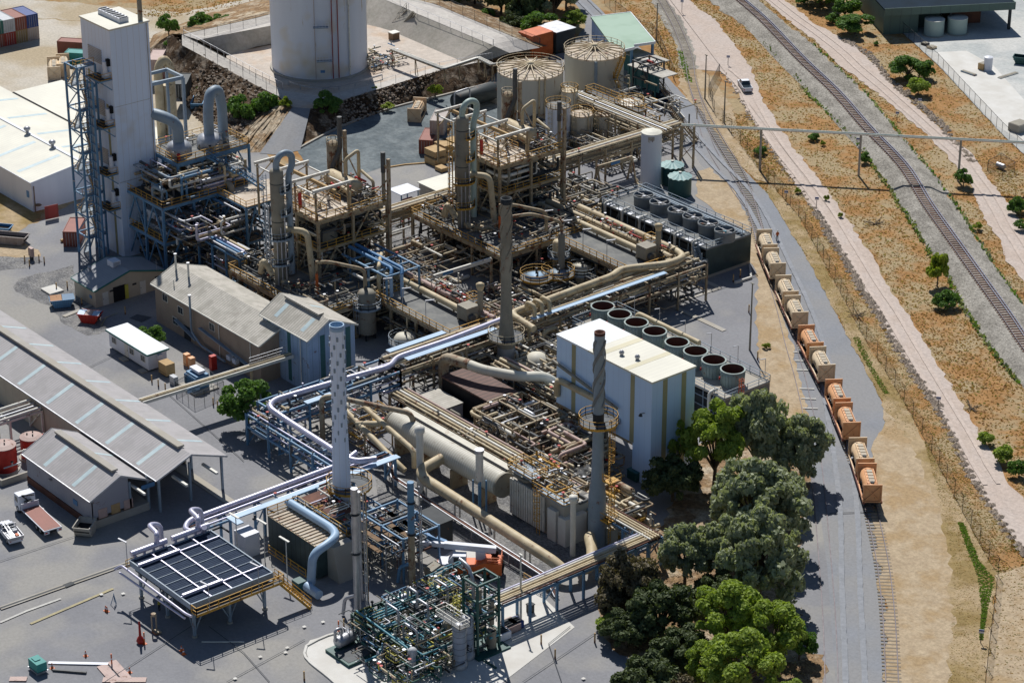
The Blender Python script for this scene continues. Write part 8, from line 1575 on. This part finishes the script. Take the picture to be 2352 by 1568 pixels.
t=T('tank_farm_pipework','pipes walkways and yellow rails threaded between the small cream tanks','pipework',(-58,66,0));m=M();clutter(m,-64,56,-42,63,.3,3.4,140,181,BEI+DRK+['white_pipe'],.06,.18,(1,6));clutter(m,-66,66.8,-44,80,.3,6.4,90,182,BEI+['white_pipe','yellow_paint','dark_pipe'],.06,.16,(1,6));m.build('pipework',t);m=M('grating');m.box(-62,68,5.9,-48,70,6.0);m.mat='yellow_paint';m.rail([(-62,68,6),(-48,68,6),(-48,70,6),(-62,70,6)],closed=True,w=.08);m.mat='beige_steel';m.stair((-47,74,6),(-42.4,77,.2),1.2)
for x in(-61.8,-55,-48.2):m.beam((x,68.1,0),(x,68.1,5.9),.22);m.beam((x,69.9,0),(x,69.9,5.9),.22)
m.build('walkway',t)
t=T('weighbridge','long dark blue weighbridge deck beside the road at the tank farm','weighbridge',P(1525,245,0));a,b=P(1508,212,.3),P(1560,275,.3);m=M('c_blue');m.mat='roof_navy';m.beam(a,b,1.6,.5);m.build('deck',t);m=M('white_pipe');d=(b-a).normalized();o=Vector((-d.y,d.x,0));m.beam(a+o+Vector((0,0,.2)),b+o+Vector((0,0,.2)),.12,.3);m.build('edge_rail',t)
t=T('loading_gantry','dark loading gantry with stairs at the road edge of the tank farm','gantry',P(1490,200,0));c=P(1488,215,0);m=M('dark_pipe');frame(m,c.x-2,c.y-2,c.x+2,c.y+2,[3.4,6.4],2,2,.26);clutter(m,c.x-1.8,c.y-1.8,c.x+1.8,c.y+1.8,.5,6.2,40,191,DRK+['red_paint'],.08,.2,(1,2));m.mat='beige_steel';m.stair((c.x+2,c.y,3.4),(c.x+6,c.y+.4,.1),1.0);m.build('frame',t)
sm=bpy.data.materials.new('steam');sm.use_nodes=True;n_=sm.node_tree.nodes;n_.clear();o_=n_.new('ShaderNodeOutputMaterial');v_=n_.new('ShaderNodeVolumePrincipled');tx=n_.new('ShaderNodeTexNoise');tx.inputs['Scale'].default_value=1.6;mr=n_.new('ShaderNodeMapRange');mr.inputs[1].default_value=.48;mr.inputs[2].default_value=.75;mr.inputs[4].default_value=3.0
tc_=n_.new('ShaderNodeTexCoord');sm.node_tree.links.new(tc_.outputs['Object'],tx.inputs['Vector']);sm.node_tree.links.new(tx.outputs['Fac'],mr.inputs[0]);sm.node_tree.links.new(mr.outputs[0],v_.inputs['Density']);sm.node_tree.links.new(v_.outputs[0],o_.inputs['Volume']);MATS['steam']=sm
c=P(1338,1083,7.0);m=M('steam');m.lathe(0,0,[(.01,-.7),(.6,-.5),(.95,0),(.7,.5),(.01,.8)],14);m.v=[(c.x+a*1.0,c.y+b*2.0,7.0+z)for a,b,z in m.v];o=one(m,'steam','small white wisp of steam rising beside the strake chimney','steam',(c.x,c.y,7));o['kind']='stuff';del o['label'];del o['category']
def mesh_np(name,V,F,mats,mi=None,smooth=False):
 me=bpy.data.meshes.new(name);nv,nf=len(V),len(F);k=F.shape[1]
 me.vertices.add(nv);me.vertices.foreach_set('co',V.astype(np.float32).ravel());me.loops.add(nf*k);me.loops.foreach_set('vertex_index',F.astype(np.int32).ravel())
 me.polygons.add(nf);me.polygons.foreach_set('loop_start',np.arange(0,nf*k,k,dtype=np.int32));me.polygons.foreach_set('loop_total',np.full(nf,k,dtype=np.int32))
 for m_ in mats:me.materials.append(MATS[m_])
 if mi is not None:me.polygons.foreach_set('material_index',mi.astype(np.int32))
 me.update(calc_edges=True);return me
def crown(rng,R_,rz,zc,nclump,per,leaf,cr=.3,droop=0.,asp=1.):
 C_=[];
 while len(C_)<nclump:
  d=rng.normal(size=3);d/=np.linalg.norm(d);rr=rng.uniform(.4,1.22)**.6
  if d[2]<-.45:continue
  C_.append((d[0]*rr*R_*(1-cr*.5),d[1]*rr*R_*(1-cr*.5),zc+d[2]*rr*rz*(1-cr*.5)))
 V=[]
 for c in C_:
  s=R_*cr*rng.uniform(.5,1.45);n=int(per*rng.uniform(.7,1.3));d=rng.normal(size=(n,3));d/=np.linalg.norm(d,axis=1)[:,None];d[:,2]=np.where(d[:,2]<-.3,-d[:,2],d[:,2])
  p=np.array(c)+d*(s*rng.uniform(.55,1.05,size=(n,1))**.7)*np.array([1,1,.8]);p[:,2]-=droop*rng.uniform(0,1,n)
  nr=d+rng.normal(size=(n,3))*.55;nr/=np.linalg.norm(nr,axis=1)[:,None]
  a=np.cross(nr,rng.normal(size=(n,3)));a/=np.linalg.norm(a,axis=1)[:,None];b=np.cross(nr,a);ls=leaf*rng.uniform(.6,1.3,size=(n,1))
  a=a*ls;b=b*ls*asp;V.append(np.stack([p-a-b,p+a-b,p+a+b,p-a+b],1).reshape(-1,3))
 V=np.concatenate(V);F=np.arange(len(V)).reshape(-1,4);return V,F,C_
def plant(kind,leafm,R_,rz,zc,nclump,per,leaf,seed,cr=.3,droop=0.,asp=1.,cat='tree'):
 rng=np.random.default_rng(seed);V,F,C_=crown(rng,R_,rz,zc,nclump,per,leaf,cr,droop,asp)
 t=T(kind,'x',cat,(0,0,0));o=bpy.data.objects.new('crown',mesh_np('crown',V,F,[leafm]));COL.objects.link(o);o.parent=t
 m=M('trunk');tr=max(.05,R_*.055);zt=zc-rz*.25;m.tube([(0,0,-.1),(R_*.04,0,zt*.5),(0,R_*.05,zt)],[tr*1.4,tr,tr*.7],7)
 for c in C_[::2]:mid=((c[0]*.4),(c[1]*.4),zt*.6+c[2]*.25);m.tube([(0,0,zt*.45),mid,c],[tr*.6,tr*.4,tr*.12],5)
 m.build('trunk',t);return t
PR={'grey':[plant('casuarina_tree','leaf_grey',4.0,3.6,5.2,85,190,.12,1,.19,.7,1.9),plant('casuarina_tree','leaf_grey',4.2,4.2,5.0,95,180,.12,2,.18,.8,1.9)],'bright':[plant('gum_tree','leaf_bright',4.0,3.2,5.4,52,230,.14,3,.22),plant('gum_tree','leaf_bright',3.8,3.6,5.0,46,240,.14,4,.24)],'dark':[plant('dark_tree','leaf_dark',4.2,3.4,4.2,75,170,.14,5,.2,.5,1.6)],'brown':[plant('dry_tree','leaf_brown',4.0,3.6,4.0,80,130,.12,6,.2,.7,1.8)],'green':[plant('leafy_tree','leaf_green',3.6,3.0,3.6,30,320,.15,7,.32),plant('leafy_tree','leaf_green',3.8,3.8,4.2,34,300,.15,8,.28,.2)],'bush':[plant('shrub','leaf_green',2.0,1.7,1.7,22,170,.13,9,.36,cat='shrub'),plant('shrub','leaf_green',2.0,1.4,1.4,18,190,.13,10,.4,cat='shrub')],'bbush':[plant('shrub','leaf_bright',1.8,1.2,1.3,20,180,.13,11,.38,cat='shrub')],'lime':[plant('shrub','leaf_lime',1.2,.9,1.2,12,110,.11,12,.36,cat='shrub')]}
UNIT={'grey':4.1,'bright':3.9,'dark':4.2,'brown':4,'green':3.7,'bush':2,'bbush':1.8,'lime':1.2};usedp=set();rndp=random.Random(2)
def grow(kind,i,u,vb,wpx,lab,zs=1.,z=0.,grp=None):
 p=P(u,vb,z);s=wpx/2/S(vb,z+3)/UNIT[kind];pr=PR[kind][i%len(PR[kind])]
 if id(pr)in usedp:t=dup(pr,p)
 else:t=pr;usedp.add(id(pr));t.location=p
 t.rotation_euler=(0,0,rndp.uniform(0,6.28));t.scale=(s,s,s*zs);t['label']=lab
 if grp:t['group']=grp
 elif 'group' in t:del t['group']
G1='trees beside the white plant building and the road'
for a in(('bright',0,1555,1090,70,'small bright green tree top standing close to the white building corner',1.7),('bright',1,1640,1120,150,'bright green gum tree right of the white building corner',1.25),('grey',0,1735,1100,150,'grey green casuarina behind the bright gum tree',1.35),('grey',1,1838,1110,125,'grey green casuarina leaning over the road edge',1.2),('dark',0,1545,1150,120,'dark leaf crown added as the shade under the bright gum and casuarina',1.0),('grey',1,1735,1260,200,'olive grey casuarina in the middle of the grove',.95),('grey',0,1790,1190,110,'grey green tree at the road side below the leaning casuarina',1.0),('grey',0,1572,1345,120,'grey green casuarina at the left edge of the grove beside the rack corner',1.2),('grey',1,1665,1340,130,'grey casuarina with dense crown left of the largest one',1.1),('grey',1,1745,1395,185,'largest grey green casuarina of the grove',1.15),('dark',0,1650,1400,120,'dark green understorey tree below the largest casuarina',.8),('brown',0,1440,1405,135,'brownish half dry tree beside the end of the cream pipe rack',1.1),('brown',0,1410,1420,70,'small brown dry tree at the left edge of the grove',1.1),('dark',0,1520,1460,150,'dark green tree behind the brown dry tree',.95),('dark',0,1440,1480,110,'low dark tree at the kerb of the lower yard',.8),('dark',0,1560,1530,130,'dark tree between the yard and the front gum trees',.8),('bright',0,1670,1500,150,'bright yellow green gum tree, upper left of the front clump',1.05),('bright',1,1770,1530,150,'bright yellow green gum tree, right one of the front clump',1.0),('bright',1,1620,1580,110,'bright gum tree low in the front clump',.95),('bright',0,1700,1620,170,'bright gum tree cut off by the bottom edge',.95),('green',1,1835,1515,70,'small green tree reaching over the old track',1.1),('dark',0,1480,1620,150,'olive dark tree at the bottom edge left of the gum trees',.9),('brown',0,1560,1640,110,'grey brown tree at the bottom edge beside the olive tree',.9),('bright',0,1822,1620,70,'small bright tree in the bottom corner by the old track',.8),('bbush',0,1672,985,40,'bright bush top against the orange ladder of the cooling tower',1.6),('lime',0,1800,1010,50,'yellow green bush between the casuarinas near the road',1.3),('bbush',0,1395,1452,60,'bright green low bush at the kerb of the lower yard',.8)):  # dark crown by the white building stands in for shade under two trees
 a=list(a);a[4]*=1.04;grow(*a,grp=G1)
grow('green',1,572,985,118,'bushy green tree beside the blue clad building');grow('green',0,348,795,62,'round green tree at the end of the portable office',.9)
G2='dark trees at the top of the picture'
for k,(kd,i,u,v,w_,zs,lab)in enumerate((('dark',0,1035,30,90,1.2,'dark tree leftmost of the group behind the bund'),('dark',0,1090,22,100,1.3,'dark tall tree second from the left behind the bund'),('dark',0,1150,40,100,1.3,'dark tall tree in the middle of the group behind the bund'),('green',1,1118,58,46,.8,'small bright green bush in front of the dark trees behind the bund'),('dark',0,1205,60,90,1.3,'dark tree above the bund corner'),('grey',0,1275,50,110,1.1,'tall grey green tree above the orange wrapped shed'),('grey',1,1225,10,90,1.1,'grey green tree cut by the top edge'),('green',0,1240,95,80,1.0,'rounded green tree beside the orange wrapped shed'),('bright',1,1318,75,55,.9,'bright green tree beside the green canopy'),('dark',0,1180,82,70,.9,'dark tree at the right end of the bund'),('dark',0,1300,20,80,1.2,'dark tree by the road at the top'),('dark',0,1055,0,100,1.2,'dark tree cut by the top edge left of the road'))):grow(kd,i,u,v,w_,lab,zs,0.,G2)
G3='shrubs on the banks round the bund'
for(kd,i,u,v,w_,zs,lab,z)in(('bush',0,388,82,44,1.3,'green shrub above the left corner of the bund',3),('bush',1,398,112,32,1.0,'round green shrub on the rocky bank below the bund corner',3),('bush',1,462,70,50,1.0,'wide green shrub beside the sandy road',1),('bush',0,507,60,42,.8,'green shrub second along the sandy road',1),('lime',0,548,48,18,.9,'small pale shrub third along the sandy road',1),('bush',1,588,36,22,.9,'small shrub beside the big tank edge',1),('bush',0,556,285,62,1.25,'large green shrub at the foot of the rocky bank',0),('bush',1,610,262,56,1.2,'green shrub higher up beside the ramp',1),('lime',0,656,252,28,1.2,'light green shrub at the top of the ramp',2.5),('green',0,748,268,70,.9,'big round green shrub below the guard rail',1),('lime',0,1000,222,34,1.0,'yellow flowering shrub on the burnt bank',.4),('lime',0,890,250,30,.5,'low yellow green plant on the burnt bank',.5),('bush',0,462,218,22,1.1,'thin shrub behind the dark green container',.5),('lime',0,860,215,16,1.2,'tiny sapling on the burnt bank below the fence',2)):grow(kd,i,u,v,w_,lab,zs,z,G3)
G4='shrubs along the railway strip'
for(kd,i,u,v,w_,zs,lab)in(('green',0,1965,78,84,.62,'broad dark green shrub beside the service track'),('bush',0,1940,42,60,1.0,'green shrub just above the broad one by the service track'),('bush',1,1912,52,32,.9,'small green shrub left of the broad one'),('bush',1,1885,12,90,.9,'row of green shrubs cut by the top edge'),('bush',0,1840,10,30,.7,'little shrub at the top beside the service track'),('green',0,2085,182,80,.75,'broad green shrub by the concrete yard fence'),('bush',0,2125,182,46,1.1,'green shrub right of the broad one by the yard fence'),('bbush',0,2108,218,50,1.0,'round green shrub in front of the group by the yard fence'),('bush',1,2092,186,24,.9,'small shrub below the broad one by the yard fence'),('bush',0,2213,428,38,1.25,'round dark shrub beside the bridge shadow'),('lime',0,2152,658,56,1.7,'thin yellow green sapling on the dry strip'),('bush',1,2172,708,52,1.0,'green shrub below the yellow green sapling'),('bbush',0,2262,1020,38,1.0,'green shrub on the dirt road edge at the right'),('bbush',0,2303,1062,48,1.1,'green shrub further down the dirt road edge'),('bush',0,2340,1095,46,1.1,'green shrub cut by the right edge'),('bush',1,2335,490,40,1.2,'green shrub by the right edge below the cage'),('bush',0,2345,530,30,1.0,'second shrub by the right edge below the cage'),('bush',1,1745,355,30,.9,'green shrub beside the first bridge post'),('bush',1,1868,322,26,.9,'green shrub below the pipe bridge near the dirt road'),('lime',0,1890,335,14,1.0,'tiny green shrub below the bridge'),('lime',0,1832,445,16,1.0,'tiny green shrub at the road edge by the shadow'),('lime',0,1898,462,14,1.2,'tiny light shrub left on the dry strip'),('lime',0,1930,500,14,1.0,'tiny light shrub centre of the dry strip'),('bush',0,1986,375,26,1.2,'shrub at the foot of the second bridge post'),('lime',0,1760,800,20,.8,'small plant by the sandy strip'),('bush',0,2016,1280,18,.5,'x'),('bush',1,2012,104,12,1,'little round shrub on the orange grass'),('lime',0,2245,528,24,.9,'low shrub on the grass right of the mainline')):
 if lab!='x':grow(kd,i,u,v,w_,lab,zs,0.,G4)
m=M('trunk');rr=random.Random(4)
for(u,v)in((1970,726),(2010,516),(2230,940)):
 c=P(u,v,0)
 for _ in range(14):a=rr.uniform(0,6.28);l_=rr.uniform(.8,2.2);m.beam((c.x,c.y,.15),(c.x+l_*math.cos(a),c.y+l_*math.sin(a),rr.uniform(.2,.9)),.07)
struct(m,'dead_branches','stuff')
def xs_at(L,v):
 for(u0,v0),(u1,v1)in zip(L,L[1:]):
  if v0<=v<=v1 and v1>v0:return u0+(u1-u0)*(v-v0)/(v1-v0)
 return None
rng=np.random.default_rng(3)
def tufts(name,A,B,v0,v1,n,h,mats,wd=.22,pm=None,z=0.):
 V=[];mi=[];k=0
 while k<n:
  v=rng.uniform(v0,v1);a,b=xs_at(A,v),xs_at(B,v)
  if a is None or b is None or b-a<2:k+=1;continue
  u=rng.uniform(a,b);p=P(u,v,z);hh=h*rng.uniform(.5,1.4);an=rng.uniform(0,3.14);c,s=math.cos(an)*wd,math.sin(an)*wd;lx,ly=rng.normal(size=2)*hh*.5;w_=rng.uniform(.5,1.3)
  V+=[(p.x-c*w_,p.y-s*w_,z),(p.x+c*w_,p.y+s*w_,z),(p.x+lx+c*.5,p.y+ly+s*.5,z+hh),(p.x+lx-c*.5,p.y+ly-s*.5,z+hh)];mi.append(rng.choice(len(mats),p=pm));k+=1
 V=np.array(V);o=bpy.data.objects.new(name,mesh_np(name,V,np.arange(len(V)).reshape(-1,4),mats,np.array(mi)));COL.objects.link(o);o['kind']='stuff'
leafmat('grass_red',(.35,.20,.10),(.28,.145,.07),.3);leafmat('grass_straw',(.45,.36,.23),(.37,.28,.17),.3);leafmat('grass_olive',(.21,.22,.09),(.17,.18,.07),.3);leafmat('grass_green',(.16,.26,.05),(.11,.2,.04),.3)
GM=['grass_dry','grass_red','grass_straw','grass_olive']
tufts('dry_grass',DR,BL,0,900,8000,.12,GM,.2,(.4,.36,.16,.08));tufts('dry_grass',DR,[(2352,880),(2500,1300)],880,1140,1500,.12,GM,.2,(.35,.38,.19,.08));tufts('dry_grass',BR,D2L,0,700,2500,.11,GM,.2,(.5,.35,.07,.08))
tufts('dry_grass',D2R,LOT,0,355,3000,.11,GM,.2,(.5,.3,.12,.08));tufts('dry_grass',D2R,[(2352,355),(2400,600)],355,540,2000,.11,GM,.2,(.5,.3,.1,.1))
tufts('dry_grass',FENCE,ROCK,262,1271,11500,.12,GM,.2,(.48,.2,.12,.2));tufts('dry_grass',FENCE,[(2284,1176),(2352,1271),(2420,1600)],1176,1568,2200,.11,GM,.2,(.45,.15,.2,.2))
tufts('verge_grass',ROAD_R+[(2010,1180),(2050,1400),(2060,1600)],FENCE,330,1000,5000,.08,GM,.16,(.4,.12,.2,.28));tufts('verge_grass',[(2120,1000),(2165,1180),(2190,1300),(2180,1568)],FENCE,1000,1568,6000,.08,GM,.16,(.35,.1,.35,.2))
tufts('bank_grass',[(1400,0),(1470,70),(1560,190)],[(1500,0),(1540,70),(1575,190)],0,180,1800,.12,GM,.2,(.5,.35,.07,.08));tufts('bank_grass',[(360,0),(300,40)],[(640,0),(400,40)],0,40,700,.14,GM,.2,(.5,.3,.1,.1))
tufts('green_grass',[(1958,775),(1985,830),(2030,905)],[(1972,775),(2010,850),(2042,905)],775,905,900,.14,['grass_green','grass_olive'],.16);tufts('green_grass',[(2200,1200),(2225,1270),(2245,1320),(2255,1400),(2250,1470)],[(2212,1200),(2250,1290),(2285,1330),(2268,1400),(2256,1470)],1200,1470,3200,.14,['grass_green','grass_olive'],.16,(.75,.25));tufts('green_grass',[(1558,118),(1575,190)],[(1568,118),(1590,190)],118,190,300,.2,['grass_green'],.2)
tufts('leaf_litter',[(1385,1300),(1380,1400),(1500,1600)],[(1560,1300),(1860,1400),(1880,1600)],1300,1568,5000,.08,['wood','leaf_brown','grass_straw'],.12)
tufts('weeds',[(u-8,v)for u,v in BL],[(u+3,v)for u,v in BL],100,880,900,.4,['leaf_grey','leaf_green','grass_olive'],.25);tufts('weeds',[(u-3,v)for u,v in BR],[(u+4,v)for u,v in BR],100,700,350,.4,['leaf_grey','leaf_green'],.25)
